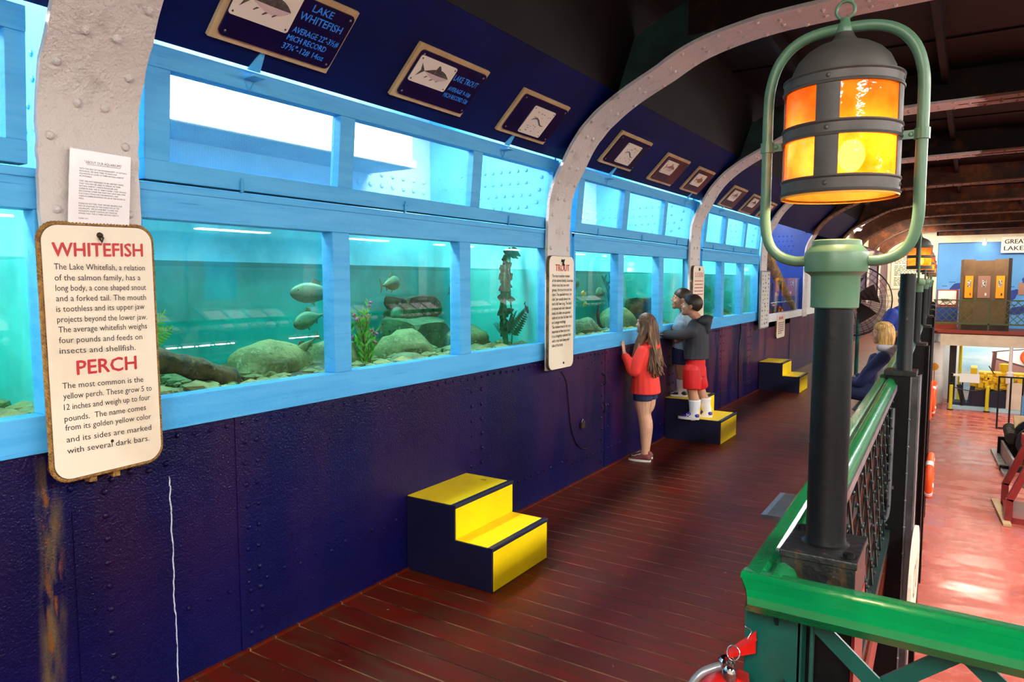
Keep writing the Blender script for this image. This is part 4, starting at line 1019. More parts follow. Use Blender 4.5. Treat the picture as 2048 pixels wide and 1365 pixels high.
cl = ['black steel column under the front lantern post', 'wide black steel column with the grey conduit, second from the front', 'black steel column under the second lantern', 'black steel column under the third lantern', 'black steel column under the fourth lantern', 'black steel column, sixth along the walkway edge', 'black steel column, seventh along the walkway edge', 'black steel column farthest along the walkway edge']
COLS = [column(k, cl[k], 0) for k in range(8)]

def lantern(c, z0, label):
    """z0 = top of the column block; built in place about the post axis c"""
    t = thing('post_lantern', label, 'lantern', (c.x, c.y, z0), 'amber post lanterns along the railing')
    X, Y = c.x, c.y; A = (X, Y, 0); dz = z0 - 1.084
    def zz(p): return [(r, z + dz) for r, z in p]
    b = MB(); b.lathe(A, zz([(.046, 1.084), (.040, 1.087), (.038, 1.098), (.0375, 1.3), (.0365, 1.60)]), 28); b.build('post', M_BLACK, t, smooth='auto')
    b = MB(); b.lathe(A, zz([(.042, 1.566), (.0445, 1.568), (.0455, 1.628), (.048, 1.632), (.0575, 1.638), (.0585, 1.643), (.0585, 1.674), (.057, 1.678), (.046, 1.690), (.045, 1.699), (.041, 1.701), (.0, 1.701)]), 40, cap=False); b.build('collar', M_PATINA, t, smooth='auto')
    # yoke
    hw = .139; pts = []
    pts += [(-.054, 1.660), (-.08, 1.660), (-.11, 1.672), (-.130, 1.697), (-hw, 1.74), (-hw, 1.80), (-hw, 1.88), (-hw, 1.96), (-.136, 2.01), (-.122, 2.055), (-.095, 2.087), (-.055, 2.104), (-.0, 2.108)]
    pts = pts + [(-x, z) for x, z in reversed(pts[:-1])]
    b = MB(); b.tube(catmull([(X + x, Y, z + dz) for x, z in pts], 4), .0105, 12); b.build('yoke', M_PATINA, t, smooth=True)
    b = MB(); b.lathe(A, zz([(.006, 2.078), (.011, 2.083), (.0155, 2.094), (.0165, 2.104), (.0145, 2.114), (.009, 2.120), (.008, 2.126), (.004, 2.128)]), 20)
    ring = [(X + .0165 * math.cos(a), Y, 2.142 + dz + .0165 * math.sin(a)) for a in [2 * PI * k / 24 for k in range(24)]]; b.tube(ring, .0032, 8, closed=True); b.build('ring_finial', M_PATINA, t, smooth=True)
    for sx in (-1, 1):
        b = MB(); b.box((X + sx * .104, Y - .002, 1.885 + dz), (X + sx * .150, Y + .002, 1.901 + dz)); b.tube([(X + sx * hw, Y, 1.883 + dz), (X + sx * hw, Y, 1.903 + dz)], .0135, 12); b.dome((X + sx * .121, Y - .002, 1.893 + dz), (0, -1, 0), .005); b.build('yoke_clamp', M_PATINA, t)
    dl = dz + .012
    def zl(p): return [(r, z + dl) for r, z in p]
    R = .1045
    b = MB(); b.lathe(A, zl([(R + .001, 1.990), (.0965, 1.996), (.0925, 2.014), (.083, 2.034), (.068, 2.050), (.050, 2.061), (.034, 2.067), (.024, 2.072), (.018, 2.080), (.014, 2.092), (.010, 2.10)]), 40, cap=False); b.build('dome', M_PEWTER, t, smooth='auto')
    for z1, z2 in ((1.972, 1.998), (1.877, 1.905), (1.774, 1.805)):
        b = MB(); b.lathe(A, zl([(R - .003, z1), (R + .004, z1), (R + .005, z1 + .003), (R + .0025, z1 + .006), (R + .0025, z2 - .006), (R + .005, z2 - .003), (R + .004, z2), (R - .003, z2)]), 48, cap=False)
        for a in range(4):
            th = math.radians(-95 + 90 * a); n = Vector((math.cos(th), math.sin(th), 0)); b.dome(Vector(A) + n * (R + .002) + Vector((0, 0, (z1 + z2) / 2 + dl)), n, .005)
        b.build('band', M_PEWTER, t, smooth='auto')
    b = MB(); b.lathe(A, zl([(R + .001, 1.770), (R + .003, 1.770), (R + .003, 1.7745), (R + .001, 1.7745)]), 48, cap=False); b.build('bottom_rim', M_AMBERP, t, smooth='auto')
    for a in range(4):
        th = math.radians(-95 + 90 * a); d = .20; b = MB(); k = 0
        for i in range(13):
            aa = th - d + 2 * d * i / 12
            for r in (R - .0005, R + .0018):
                for z in (1.79 + dl, 1.985 + dl): b.v.append(Vector((X + r * math.cos(aa), Y + r * math.sin(aa), z)))
        for i in range(12):
            q = i * 4; b.f += [(q, q + 1, q + 5, q + 4), (q + 2, q + 6, q + 7, q + 3), (q, q + 4, q + 6, q + 2), (q + 1, q + 3, q + 7, q + 5)]
        b.f += [(0, 2, 3, 1), (48, 49, 51, 50)]
        b.build('strap', M_PEWTER, t, smooth='auto')
    b = MB(); b.lathe(A, zl([(R - .002, 1.775), (R - .002, 1.99), (R - .005, 1.99), (R - .005, 1.775)]), 48, cap=False); b.f += [(3 * 48 + j, 3 * 48 + (j + 1) % 48, (j + 1) % 48, j) for j in range(48)]; b.build('amber_glass', M_AMBER, t, smooth='auto')
    b = MB(); b.ball((X + .022, Y - .012, 1.850 + dl), (.024, .024, .032), 14, 10); u = b.build('bulb', M_BULB, t, smooth=True)
    b = MB(); b.lathe((X + .022, Y - .012, 0), zl([(.012, 1.878), (.014, 1.885), (.014, 1.925), (.004, 1.935), (.004, 2.05)]), 12); b.build('bulb_socket', M_PEWTER, t, smooth='auto')
    return t
L1 = lantern(Vector((2.372, 1.545, 0)), 1.084, 'large amber lantern on the black post at the front railing corner')
labs = ['amber lantern on the first lamp post past the plain black pole', 'amber lantern third from the front', 'amber lantern fourth from the front', 'amber lantern fifth from the front', 'small far amber lantern sixth from the front', 'smallest amber lantern at the far end of the railing']
for k in range(2, 8):
    c = COLS[k][1]; L = copy_tree(L1); L.location = (c.x, c.y, 1.03); L.rotation_euler[2] = PI / 2 + .05; L['label'] = labs[k - 2]
c = COLS[1][1]
b = MB(); b.lathe((c.x + .03, c.y, 0), [(.050, 1.08), (.046, 1.09), (.042, 1.1), (.041, 1.66), (.036, 1.66), (.036, 1.3)], 28, cap=False)
tag(b.build('bare_pole', M_BLACK, smooth='auto'), 'bare black lamp pole without a lantern, rising behind the seated blonde woman', 'pole')
# conduit on the wide column
b = MB(); b.tube(catmull([(c.x - .01, c.y - .082, .88), (c.x - .01, c.y - .082, .5), (c.x - .012, c.y - .082, .28), (c.x - .03, c.y - .085, .205), (c.x - .08, c.y - .085, .17), (c.x - .14, c.y - .085, .165)], 5), .011, 8)
b.box((c.x - .05, c.y - .085, .40), (c.x + .01, c.y - .069, .415))
tag(b.build('conduit', M_GREY, smooth='auto'), 'grey metal conduit bending down the wide black column', 'conduit')
# name board and lifebuoys on the hold side of the columns
t = thing('name_board', 'white oval name board on the hold side of the wide black column', 'sign', (c.x + .14, c.y, .0))
fr = Fr((c.x + .122, c.y - .05, 0), (0, 1, 0), (0, 0, 1))
b = MB(); b.prism(fr, [(.36 * math.cos(a), -.12 + .30 * math.sin(a)) for a in [2 * PI * k / 28 for k in range(28)]], 0, .02); b.build('board', M_SIGN, t, bevel=.002)
text_mb([('CU', -.2, .16, -.2, .2)], fr, .0205).build('lettering', M_BLACKL, t, fix=False)
def lifebuoy(c, z, R, r, label):
    t = thing('lifebuoy', label, 'lifebuoy', (c.x, c.y, z), 'orange lifebuoys on the hold side of the columns')
    b = MB(); b.tube([(c.x, c.y + R * math.cos(a), z + R * math.sin(a)) for a in [2 * PI * k / 32 for k in range(32)]], r, 12, closed=True); b.build('ring', M_ORANGE, t, smooth=True)
    for q in range(4):
        a = PI / 4 + q * PI / 2; p = Vector((0, math.cos(a), math.sin(a))); tg = Vector((0, -math.sin(a), math.cos(a)))
        b = MB(); b.tube([Vector((c.x, c.y, z)) + p * R + tg * d for d in (-.03, .03)], r * 1.06, 12); b.build('band', M_WHITE, t, smooth='auto')
lifebuoy(COLS[3][1] + Vector((.165, 0, 0)), -1.0, .27, .045, 'orange lifebuoy hung low on the hold side, nearest the front')
lifebuoy(COLS[5][1] + Vector((.165, 0, 0)), -.85, .34, .045, 'orange lifebuoy hung farther along the columns')
b = MB(); q = COLS[4][1]; b.box((q.x + .121, q.y - .2, -.75), (q.x + .14, q.y + .2, -.1)); tag(b.build('red_board', M_ORANGE, bevel=.003), 'orange-red board on the hold side of a far column', 'sign')

# fire extinguisher in a red bracket on the corner plate
t = thing('fire_extinguisher', 'red fire extinguisher with chrome gauge hung at the railing corner', 'fire extinguisher', (2.243, 1.30, .6))
b = MB(); b.lathe((2.240, 1.32, 0), [(.055, .42), (.062, .43), (.062, .80), (.058, .83), (.045, .852), (.026, .865), (.02, .868)], 28); b.build('cylinder', M_REDP, t, smooth='auto')
b = MB(); b.lathe((2.240, 1.32, 0), [(.016, .868), (.016, .895), (.012, .90), (.0, .90)], 14); b.build('valve', M_CHROME, t, smooth='auto')
b = MB(); b.ball((2.254, 1.285, .886), (.014, .008, .018), 14, 8); b.build('gauge', M_CHROME, t, smooth=True)
b = MB(); b.bar((2.240, 1.32, .905), (2.280, 1.36, .935), .016, .006); b.add([(2.246, 1.33, .90), (2.282, 1.365, .90), (2.282, 1.365, .945), (2.246, 1.325, .90), (2.280, 1.362, .90), (2.280, 1.362, .945)], [(0, 1, 2), (5, 4, 3), (0, 3, 4, 1), (1, 4, 5, 2), (2, 5, 3, 0)]); b.build('lever', M_REDP, t)
b = MB(); b.tube([(2.254 + .012 * math.cos(a), 1.31 + .004 * math.sin(a), .918 + .013 * math.sin(a)) for a in [2 * PI * k / 16 for k in range(16)]], .0016, 6, closed=True)
b.tube(catmull([(2.268, 1.35, .93), (2.274, 1.36, .945), (2.264, 1.352, .955)], 4), .001, 5); b.build('pull_pin', M_CHROME, t, smooth=True)
b = MB(); b.tube(catmull([(2.230, 1.31, .885), (2.203, 1.285, .875), (2.183, 1.27, .84), (2.178, 1.265, .76), (2.180, 1.265, .62)], 5), .008, 10); b.build('hose', M_GREY, t, smooth=True)
b = MB(); b.bar((2.270, 1.32, .88), (2.286, 1.385, .60), .02, .008); b.build('bracket', M_CRIM, t)

# small fittings on the navy wall
b = MB(); b.tube(catmull([(.006, 4.72, .93), (.006, 4.80, .84), (.006, 4.84, .66), (.006, 4.88, .48), (.006, 4.96, .34), (.006, 5.08, .26), (.006, 5.2, .24)], 6), .004, 6); tag(b.build('wall_cable', M_BLACK, smooth=True), 'thin dark cable looping down the navy wall right of the trout sign', 'cable')
t = thing('padlock', 'small padlock hanging on the navy wall beside the looping cable', 'padlock', (.02, 5.07, .46)); b = MB(); b.box((.006, 5.04, .43), (.022, 5.10, .48)); b.build('body', M_SCREWD, t, bevel=.003); b = MB(); b.tube([(.014, 5.07 + .018 * math.cos(a), .48 + .024 * math.sin(a)) for a in [PI * k / 10 for k in range(11)]], .004, 6); b.build('shackle', M_GREY, t, smooth=True)
for z0, z1, l in ((.74, .82, 'upper small upright handle on the navy wall left of the girl'), (.50, .58, 'lower small upright handle on the navy wall left of the girl')):
    b = MB(); b.tube(catmull([(.0, 5.47, z0), (.025, 5.47, z0 + .008), (.025, 5.47, z1 - .008), (.0, 5.47, z1)], 4), .006, 8); tag(b.build('grab_bar', M_STEPN, smooth=True), l, 'handle')
b = MB(); b.tube(catmull([(.006, 9.72, 1.04), (.008, 9.74, .9), (.008, 9.66, .6), (.008, 9.70, .02)], 6), .012, 8); tag(b.build('wall_conduit', M_BLACK, smooth=True), 'black cable running down the wall behind the far stool', 'cable')

# ---------------------------------------------------------------- benches
def bench(loc, L, label, wd=.40, z=.45):
    x, y = loc; t = thing('bench', label, 'bench', (x, y, 0), 'grey benches against the railing')
    b = MB(); fr = Fr((0, y - L / 2, 0), (1, 0, 0), (0, 0, 1)); pr = [(x - wd / 2 + .02, z - .022), (x - wd / 2, z - .012), (x - wd / 2 + .003, z - .003), (x - wd / 2 + .03, z), (x + wd / 2, z), (x + wd / 2, z - .022)]
    b.prism(fr, pr, -L, 0); b.build('seat', M_BENCH, t)
    for dy in (-L / 2 + .08, L / 2 - .08):
        for dx in (-wd / 2 + .09, wd / 2 - .05):
            b = MB(); b.box((x + dx - .018, y + dy - .018, 0), (x + dx + .018, y + dy + .018, z - .02)); b.build('leg', M_BLACK, t)
    return t
bench((1.96, 3.83), .44, 'small grey metal bench beside the railing, nearest the front')
bench((1.93, 7.62), 1.0, 'grey bench the blonde woman sits on')
# ---------------------------------------------------------------- inside the tanks
def rock_mesh(sz, seed, rough=.22, slab=False, sub=3):
    bm = bmesh.new(); bmesh.ops.create_icosphere(bm, subdivisions=sub, radius=1)
    o = Vector((seed * 3.7, seed * 1.3, seed * 7.1))
    for v in bm.verts:
        p = v.co.copy()
        if slab:
            for k in range(3): p[k] = max(-.72, min(.72, p[k] * 1.2))
        d = noise.noise(p * 1.1 + o) * rough + noise.noise(p * 2.7 + o) * rough * .45 + noise.noise(p * 6 + o) * rough * .16
        v.co = Vector((p.x * sz[0], p.y * sz[1], p.z * sz[2])) * (1 + d)
    vs = [v.co.copy() for v in bm.verts]; fs = [tuple(v.index for v in f.verts) for f in bm.faces]; bm.free()
    return vs, fs
def rock(c, sz, m, label, seed, slab=False, rot=(0, 0, 0), grp='rocks on the tank floors', name='rock'):
    from mathutils import Euler
    vs, fs = rock_mesh(sz, seed, slab=slab, rough=.22 if not slab else .18); R = Euler(rot).to_matrix()
    b = MB(); b.add([R @ v for v in vs], fs); o = b.build(name, m, smooth='auto'); o.location = c
    return tag(o, label, 'rock', grp)
BL = 'in the tank between the whitefish and trout signs'
rock((-.44, 2.40, 1.17), (.16, .24, .145), M_ROCK, 'large smooth tan boulder beside the sunken log', 1)
rock((-.28, 2.52, 1.10), (.12, .22, .09), M_ROCKB, 'brown craggy slab rock in front of the tan boulder', 2, True, (0.1, 0.15, .2))
rock((-.45, 2.84, 1.18), (.14, .17, .11), M_ROCK, 'pale rounded boulder behind the brown slab', 3)
rock((-.22, 1.95, 1.06), (.10, .18, .05), M_ROCKG, 'flat green-grey slab under the log end', 4, True, (0, .1, .3))
rock((-.50, 1.80, 1.08), (.15, .2, .07), M_ROCKB, 'dark flat rock in the shade of the log', 5, True)
rock((-.42, 3.42, 1.16), (.16, .22, .15), M_ROCK, 'tan arched boulder left of the middle of the plain pane', 6)
rock((-.62, 3.78, 1.24), (.2, .30, .16), M_ROCKG, 'big flat-topped boulder at the back past the pink plant', 7, True, (0, .1, .1))
rock((-.20, 3.17, 1.10), (.10, .15, .10), M_ROCKG, 'grey-green round rock right beside the pink plant', 8)
rock((-.17, 3.42, 1.105), (.07, .27, .055), M_ROCK, 'long pale craggy slab at the foot of the middle pane', 9, True, (.05, 0, -.05))
rock((-.14, 2.72, 1.085), (.06, .12, .04), M_ROCK, 'split pale slab under the pink plant', 10, True)
rock((-.14, 2.64, 1.03), (.05, .10, .04), M_ROCKG, 'low flat stone at the left foot of the middle pane', 11, True)
rock((-.5, 4.15, 1.17), (.16, .22, .13), M_ROCK, 'tan boulder behind the tall dark plant', 12)
rock((-.22, 3.92, 1.10), (.10, .17, .075), M_ROCKG, 'green-grey rock at the left of the trout-side pane', 13)
rock((-.80, 3.95, 1.42), (.16, .26, .12), M_ROCKB, 'brown rock ledge at the back of the tank under the swimming fish', 14, True)
rock((-.2, 4.12, 1.08), (.08, .09, .06), M_ROCK, 'small tan stone at the foot of the tall dark plant', 15)
rock((-.40, 5.30, 1.16), (.2, .3, .13), M_ROCK, 'big tan rock in the left pane before the children', 16, True, (0, 0.3, .3))
rock((-.30, 5.70, 1.15), (.14, .2, .14), M_ROCKG, 'green-grey pointed rock beside the left mullion before the children', 17)
rock((-.25, 5.12, 1.1), (.1, .17, .08), M_ROCKB, 'brown low rock behind the trout sign edge', 18, True)
rock((-.4, 6.6, 1.2), (.18, .26, .16), M_ROCK, 'pale boulder beside the girl\'s face', 19)
rock((-.45, 7.35, 1.28), (.16, .3, .2), M_ROCKB, 'dark brown stone heap in front of the smaller boy', 20, True)
rock((-.4, 8.3, 1.14), (.14, .3, .12), M_ROCK, 'tan rock just past the third rib', 21)
rock((-.5, 9.3, 1.28), (.12, .16, .24), M_ROCK, 'upright tan rock in the middle pane past the third rib', 22)
rock((-.3, 9.0, 1.1), (.12, .3, .07), M_ROCKG, 'low green-grey rock in the middle pane past the third rib', 23, True)
rock((-.4, 10.1, 1.13), (.14, .3, .1), M_ROCKG, 'green-grey rock in the pane next to the fish chart', 24)
rock((-.3, .75, 1.12), (.09, .1, .1), M_ROCKG, 'round green stone in the near end pane', 25)
rock((-.22, .95, 1.1), (.07, .09, .07), M_ROCK, 'small tan stone in the near end pane', 26)
# pebbly bottom of each tank
for y0, y1, lab in ((-1.6, 1.2, 'pebbles on the bottom of the near end tank'), (1.40, 4.5, 'pebbles on the bottom of the tank with the log'), (4.7, 7.56, 'pebbles on the bottom of the tank before the children'), (7.75, 10.64, 'pebbles on the bottom of the tank beside the fish chart')):
    b = MB(); rn = random.Random(int(y0 * 10))
    b.box((-1.05, y0, .995), (-.07, y1, 1.135))
    protos = [rock_mesh((1, 1, .6), 40 + k, sub=1) for k in range(6)]
    for k in range(520):
        x = -.09 - abs(rn.gauss(0, .28)); y = rn.uniform(y0, y1); r = rn.uniform(.012, .04) * (1.5 if rn.random() < .2 else 1); vs, fs = protos[k % 6]; a = rn.uniform(0, 6); ca, sa = math.cos(a), math.sin(a)
        if x < -1.0: continue
        b.add([(x + r * (v.x * ca - v.y * sa), y + r * 1.3 * (v.x * sa + v.y * ca), 1.135 + r * .35 + r * v.z) for v in vs], fs)
    tag(b.build('gravel', M_ROCK, smooth='auto'), lab, 'gravel', None, 'stuff')
# log
b = MB(); P = catmull([(-.42, 1.50, 1.33), (-.36, 1.75, 1.275), (-.33, 1.95, 1.21), (-.32, 2.10, 1.145)], 6); k0 = len(b.v)
b.tube(P, [.052 + .006 * math.sin(i * 1.3) for i in range(len(P))], 16)
for v in b.v: v += (noise.noise_vector(v * 14) * .014 + noise.noise_vector(v * 40) * .005)
for k in range(5):
    a = k * 1.25; e = P[-1]; b.tube([e + Vector((.03 * math.cos(a), 0, .03 * math.sin(a))), e + Vector((.02 * math.cos(a), .05 + .02 * (k % 3), .02 * math.sin(a) - .02))], [.016, .003], 6)
tag(b.build('sunken_log', M_LOG, smooth='auto'), 'broken brown sunken log sticking out from behind the whitefish sign', 'log')

def leaf(b, base, d, L, wd, nrm=(1, 0, 0), curl=.15):
    base = Vector(base); d = Vector(d).normalized(); n = Vector(nrm); s = d.cross(n).normalized(); n = s.cross(d)
    prev = None; k = len(b.v); N = 6
    for i in range(N + 1):
        t = i / N; wd_ = wd * math.sin(PI * min(.97, .08 + t * .92)) ** .8; c = base + d * L * t + n * (curl * L * t * t)
        for q in (-1, 1): b.v.append(c + s * wd_ * q + n * (.25 * wd_))
        b.v.append(c)
    for i in range(N):
        a = k + 3 * i; b.f += [(a, a + 2, a + 5, a + 3), (a + 2, a + 1, a + 4, a + 5)]
def frond(b, base, d, L, wd, nrm=(1, 0, 0), curl=.25, n=12):
    base = Vector(base); d = Vector(d).normalized(); N0 = Vector(nrm); s = d.cross(N0).normalized(); u = s.cross(d)
    pts = [base + d * L * t + u * curl * L * t * t - Vector((0, 0, 0)) for t in [k / n for k in range(n + 1)]]
    b.tube(pts, [.003 * (1 - .7 * k / n) for k in range(n + 1)], 5)
    for i in range(1, n):
        w_ = wd * (1 - (i / n) ** 1.6) ** .7 + .004
        for q in (-1, 1): leaf(b, pts[i], s * q + d * .7, w_, w_ * .16, u, .1)
t = thing('water_plant', 'pink-tipped green water plant in the middle pane', 'plant', (-.33, 2.97, 1.05), 'plants in the tanks')
b = MB(); bp = MB(); bs = MB(); rn = random.Random(3)
for k in range(18):
    a = k * 2.4; r = rn.uniform(.02, .12); H = rn.uniform(.16, .44) * (1.15 if k < 4 else .9); p0 = Vector((-.33 + rn.uniform(-.025, .025), 2.97 + rn.uniform(-.025, .025), 1.05)); p1 = p0 + Vector((.5 * r * math.cos(a), r * 1.15 * math.sin(a), H)); pm = (p0 + p1) / 2 + Vector((0, -.3 * r * math.sin(a), .02))
    P = catmull([p0, pm, p1], 6); bs.tube(P, [.0045 - .0002 * i for i in range(len(P))], 5)
    for i in range(2, len(P)):
        for q in range(2):
            an = rn.uniform(0, 6.28); leaf(b, P[i], (math.cos(an) * .6, math.sin(an) * .8, .9), rn.uniform(.03, .06), .006, (math.sin(an), -math.cos(an), .2))
    if k % 2 == 0 or k < 5:
        for q in range(3): bp.ball(P[-1] + Vector((rn.uniform(-.012, .012), rn.uniform(-.014, .014), rn.uniform(-.02, .012))), (.008, .010, .008), 6, 5)
    if rn.random() < .6:
        i = rn.randint(3, len(P) - 2); bp.ball(P[i], (.006, .012, .009), 6, 5)
bs.build('stem', M_FBROWN, t, smooth=True); tag(b.build('foliage', M_LEAF, t, smooth=True), kind='stuff'); tag(bp.build('flower', M_PINK, t, smooth=True), kind='stuff')
t = thing('water_plant', 'bright green fern behind the right edge of the whitefish sign', 'plant', (-.3, 1.72, 1.30), 'plants in the tanks')
b = MB()
for dz, L in ((.75, .22), (1.3, .20), (.35, .2), (2.2, .16)): frond(b, (-.30, 1.62, 1.335), (.1, .7, dz), L, .05, (1, 0, .1), -.25)
b.build('frond', M_LEAF, t)
t = thing('water_plant', 'tall dark climbing plant with fern fronds in the pane beside the trout sign', 'plant', (-0.220, 4.290, 1.05), 'plants in the tanks')
b = MB(); rn = random.Random(9)
trunk = catmull([(-0.220, 4.290, 1.04), (-0.220, 4.290, 1.2), (-0.230, 4.280, 1.36), (-0.230, 4.290, 1.5), (-0.240, 4.310, 1.64), (-0.250, 4.350, 1.76), (-0.260, 4.430, 1.85)], 5); b.tube(trunk, [.022 - .0004 * i for i in range(len(trunk))], 8); b.tube(catmull([(-0.200, 4.320, 1.04), (-0.200, 4.350, 1.3), (-0.210, 4.330, 1.55), (-0.240, 4.380, 1.8)], 5), .006, 6)
b.build('stem', M_DLEAF, t, smooth=True); b = MB()
for p in trunk[6:]:
    for q in range(3):
        a = rn.uniform(0, 6.28); leaf(b, p, (.25 * math.cos(a), math.sin(a), rn.uniform(-.6, .7)), rn.uniform(.05, .095), .024, (1, .5 * math.cos(a * 3), .3))
tag(b.build('foliage', M_DLEAF, t), kind='stuff'); b = MB()
frond(b, (-0.200, 4.310, 1.23), (.1, 1, .75), .34, .075, (1, 0, .2), -.1, 14); frond(b, (-0.200, 4.280, 1.22), (.1, -1, .6), .2, .06, (1, 0, .2), -.1); frond(b, (-0.180, 4.290, 1.3), (.2, -.6, .4), .14, .06); frond(b, (-0.180, 4.270, 1.25), (.3, -.2, 1.2), .18, .05); b.build('frond', M_DLEAF, t)
for (yy, lab, h) in ((6.75, 'tall green weed behind the mullion above the girl', .6), (10.3, 'leaning green weed in the pane next to the fish chart', .5), (8.95, 'brown upright weed in the middle pane past the third rib', .55)):
    t = thing('water_plant', lab, 'plant', (-.55, yy, 1.05), 'plants in the tanks'); b = MB(); rn = random.Random(int(yy * 7))
    for k in range(5):
        P = catmull([(-.55 + rn.uniform(-.03, .03), yy + rn.uniform(-.06, .06), 1.04), (-.55, yy + rn.uniform(-.08, .08), 1.04 + h * .5), (-.55 + rn.uniform(-.05, .05), yy + rn.uniform(-.12, .12), 1.04 + h * rn.uniform(.8, 1.1))], 6); b.tube(P, .004, 5)
        for p in P[1:]:
            a = rn.uniform(0, 6.28); leaf(b, p, (.4 * math.cos(a), math.sin(a), .8), .07, .012, (1, 0, 0))
    b.build('foliage', M_DLEAF if yy != 10.3 else M_LEAF, t)

def fish(c, L, H, yaw, pitch, m, label, fm=None):
    """fish with its nose along local +x"""
    t = thing('fish', label, 'fish', c, 'fish swimming in the tanks'); t.rotation_euler = (0, -pitch, yaw)
    b = MB(); rings = []
    for sx, hh, cz in ((0, .17, .0), (.05, .16, 0), (.14, .22, 0), (.27, .48, .01), (.42, .80, .01), (.57, .98, 0), (.70, 1.0, -.01), (.81, .88, -.02), (.90, .66, -.03), (.96, .42, -.04), (.99, .2, -.04), (1.0, .05, -.04)):
        h = H * .5 * hh; rings.append(((-L * .42 + L * .92 * sx, 0, cz * H), (0, h * .55, 0), (0, 0, h)))
    b.loft(rings); b.build('body', m, t, smooth=True, local=True)
    fm = fm or m; fr = Fr((0, -.002, 0), (1, 0, 0), (0, 0, 1))
    b = MB(); b.prism(fr, [(-L * .39, H * .07), (-L * .53, H * .50), (-L * .48, 0), (-L * .53, -H * .50), (-L * .39, -H * .07)], -.002, .002); b.build('tail_fin', fm, t, local=True)
    b = MB(); b.prism(fr, [(-.06 * L, H * .36), (.14 * L, H * .46), (.07 * L, H * .72), (-.05 * L, H * .58)], -.0015, .0015); b.build('dorsal_fin', fm, t, local=True)
    b = MB(); b.prism(fr, [(-.24 * L, -H * .12), (-.12 * L, -H * .28), (-.22 * L, -H * .44)], -.0015, .0015); b.prism(fr, [(.05 * L, -H * .40), (.14 * L, -H * .40), (.04 * L, -H * .66)], -.0015, .0015); b.build('belly_fin', fm, t, local=True)
    b = MB()
    for q in (-1, 1): b.ball((L * .39, q * H * .13, H * .10), H * .05 + .001, 8, 6)
    b.build('eye', M_EYE, t, smooth=True, local=True)
    return t
U = PI / 2
fish((-.52, 2.80, 1.55), .36, .115, -U - .1, .05, M_FISHT, 'large pale trout facing left at the right edge of the left pane')
fish((-.62, 2.83, 1.40), .30, .10, -U + .2, -.15, M_FISHT, 'pale trout swimming just below the large one in the left pane')
fish((-.34, 2.54, 1.27), .23, .06, -U, -.5, M_FISHB, 'slim brown trout nose-down on the tan boulder')
fish((-.7, 3.60, 1.60), .30, .10, U + .3, .1, M_FISHT, 'pale fish high in the middle pane')
fish((-.75, 3.75, 1.38), .34, .11, -U + .4, .1, M_FISHT, 'pale fish in front of the brown ledge in the middle pane')
fish((-.5, 4.1, 1.50), .26, .08, U, -.4, M_FISHB, 'brown fish nose-down left of the tall dark plant')
fish((-.13, 4.43, 1.42), .10, .03, U, -.9, M_FISHD, 'small dark fish nose-down beside the trout sign')
fish((-.3, 5.25, 1.50), .10, .022, -U, -.9, M_FISHW, 'thin silver fish pointing steeply down, right of the trout sign')
fish((-.3, 5.42, 1.46), .10, .035, -U, .1, M_FISHY, 'small yellow fish below the thin silver fish')
fish((-.3, 5.40, 1.345), .09, .04, U, -.3, M_FISHO, 'small orange-backed fish low in the left pane before the children')
fish((-.35, 5.78, 1.50), .10, .055, -U, .1, M_FISHO, 'round orange fish near the left mullion before the children')
fish((-.35, 5.80, 1.41), .08, .04, U, .3, M_FISHO, 'small orange fish just under the round orange one')
fish((-.5, 5.6, 1.66), .12, .05, U, 0, M_FISHY, 'pale yellow fish near the surface in the left pane before the children')
fish((-.55, 6.55, 1.50), .22, .11, -U, 0, M_FISHT, 'pale deep-bodied fish in the pane above the girl')
fish((-.7, 6.2, 1.58), .3, .12, U, .2, M_FISHT, 'faint pale fish behind the left mullion before the children')
fish((-.5, 9.95, 1.36), .16, .045, -U, .4, M_FISHY, 'yellowish fish in the pane next to the fish chart')
# dark curled eel at the mullion
b = MB(); P = catmull([(-.12, 5.62, 1.42), (-.12, 5.60, 1.34), (-.12, 5.62, 1.26), (-.12, 5.68, 1.215), (-.12, 5.75, 1.21)], 6); b.tube(P, [.004 + .011 * math.sin(PI * (i + 1) / (len(P) + 1)) for i in range(len(P))], 8); tag(b.build('eel', M_FISHD, smooth=True), 'dark curled eel against the glass at the first mullion before the children', 'eel')

# ---------------------------------------------------------------- display bays past the fish chart
b = MB(); b.box((-.05, 10.95, .985), (.03, 17.1, 1.10)); struct(b.build('windowsill', M_WHITE, bevel=.004), 'white ledge under the spar and sail displays', 'ledge')
t = thing('guard_screen', 'clear low guard pane in front of the spar display', 'guard pane', (-.02, 12.6, 1.1)); b = MB(); b.box((-.024, 11.2, 1.10), (-.016, 13.9, 1.66)); b.build('pane', M_PLEX, t); b = MB(); b.box((-.03, 11.2, 1.65), (-.01, 13.9, 1.668)); b.build('top_edge', M_PLEX, t)
b = MB(); P = catmull([(-.20, 11.25, 2.55), (-.17, 11.5, 2.28), (-.15, 12.1, 1.85), (-.14, 12.65, 1.62), (-.13, 13.1, 1.42), (-.12, 13.75, 1.12)], 4); b.tube(P, [.11 - .003 * i for i in range(len(P))], 10)
for v in b.v: v += noise.noise_vector(v * 5) * .025
tag(b.build('wooden_spar', M_WOOD, smooth='auto'), 'old curved wooden spar leaning across the deep blue display bay', 'spar')
t = thing('display_post', 'dark blue post with a white card inside the spar display', 'display', (-.3, 13.0, .98)); b = MB(); b.box((-.34, 12.70, .98), (-.28, 12.84, 1.58)); b.build('post', M_DEEPBLUE, t); b = MB(); b.box((-.25, 12.84, 1.08), (-.24, 13.0, 1.42)); b.bar((-.29, 12.8, 1.2), (-.245, 12.9, 1.2), .02, .02); b.build('card', M_PAPER, t)
M_COPPER = mat('copper_metal', (190, 96, 50), 0.3, 0.8)
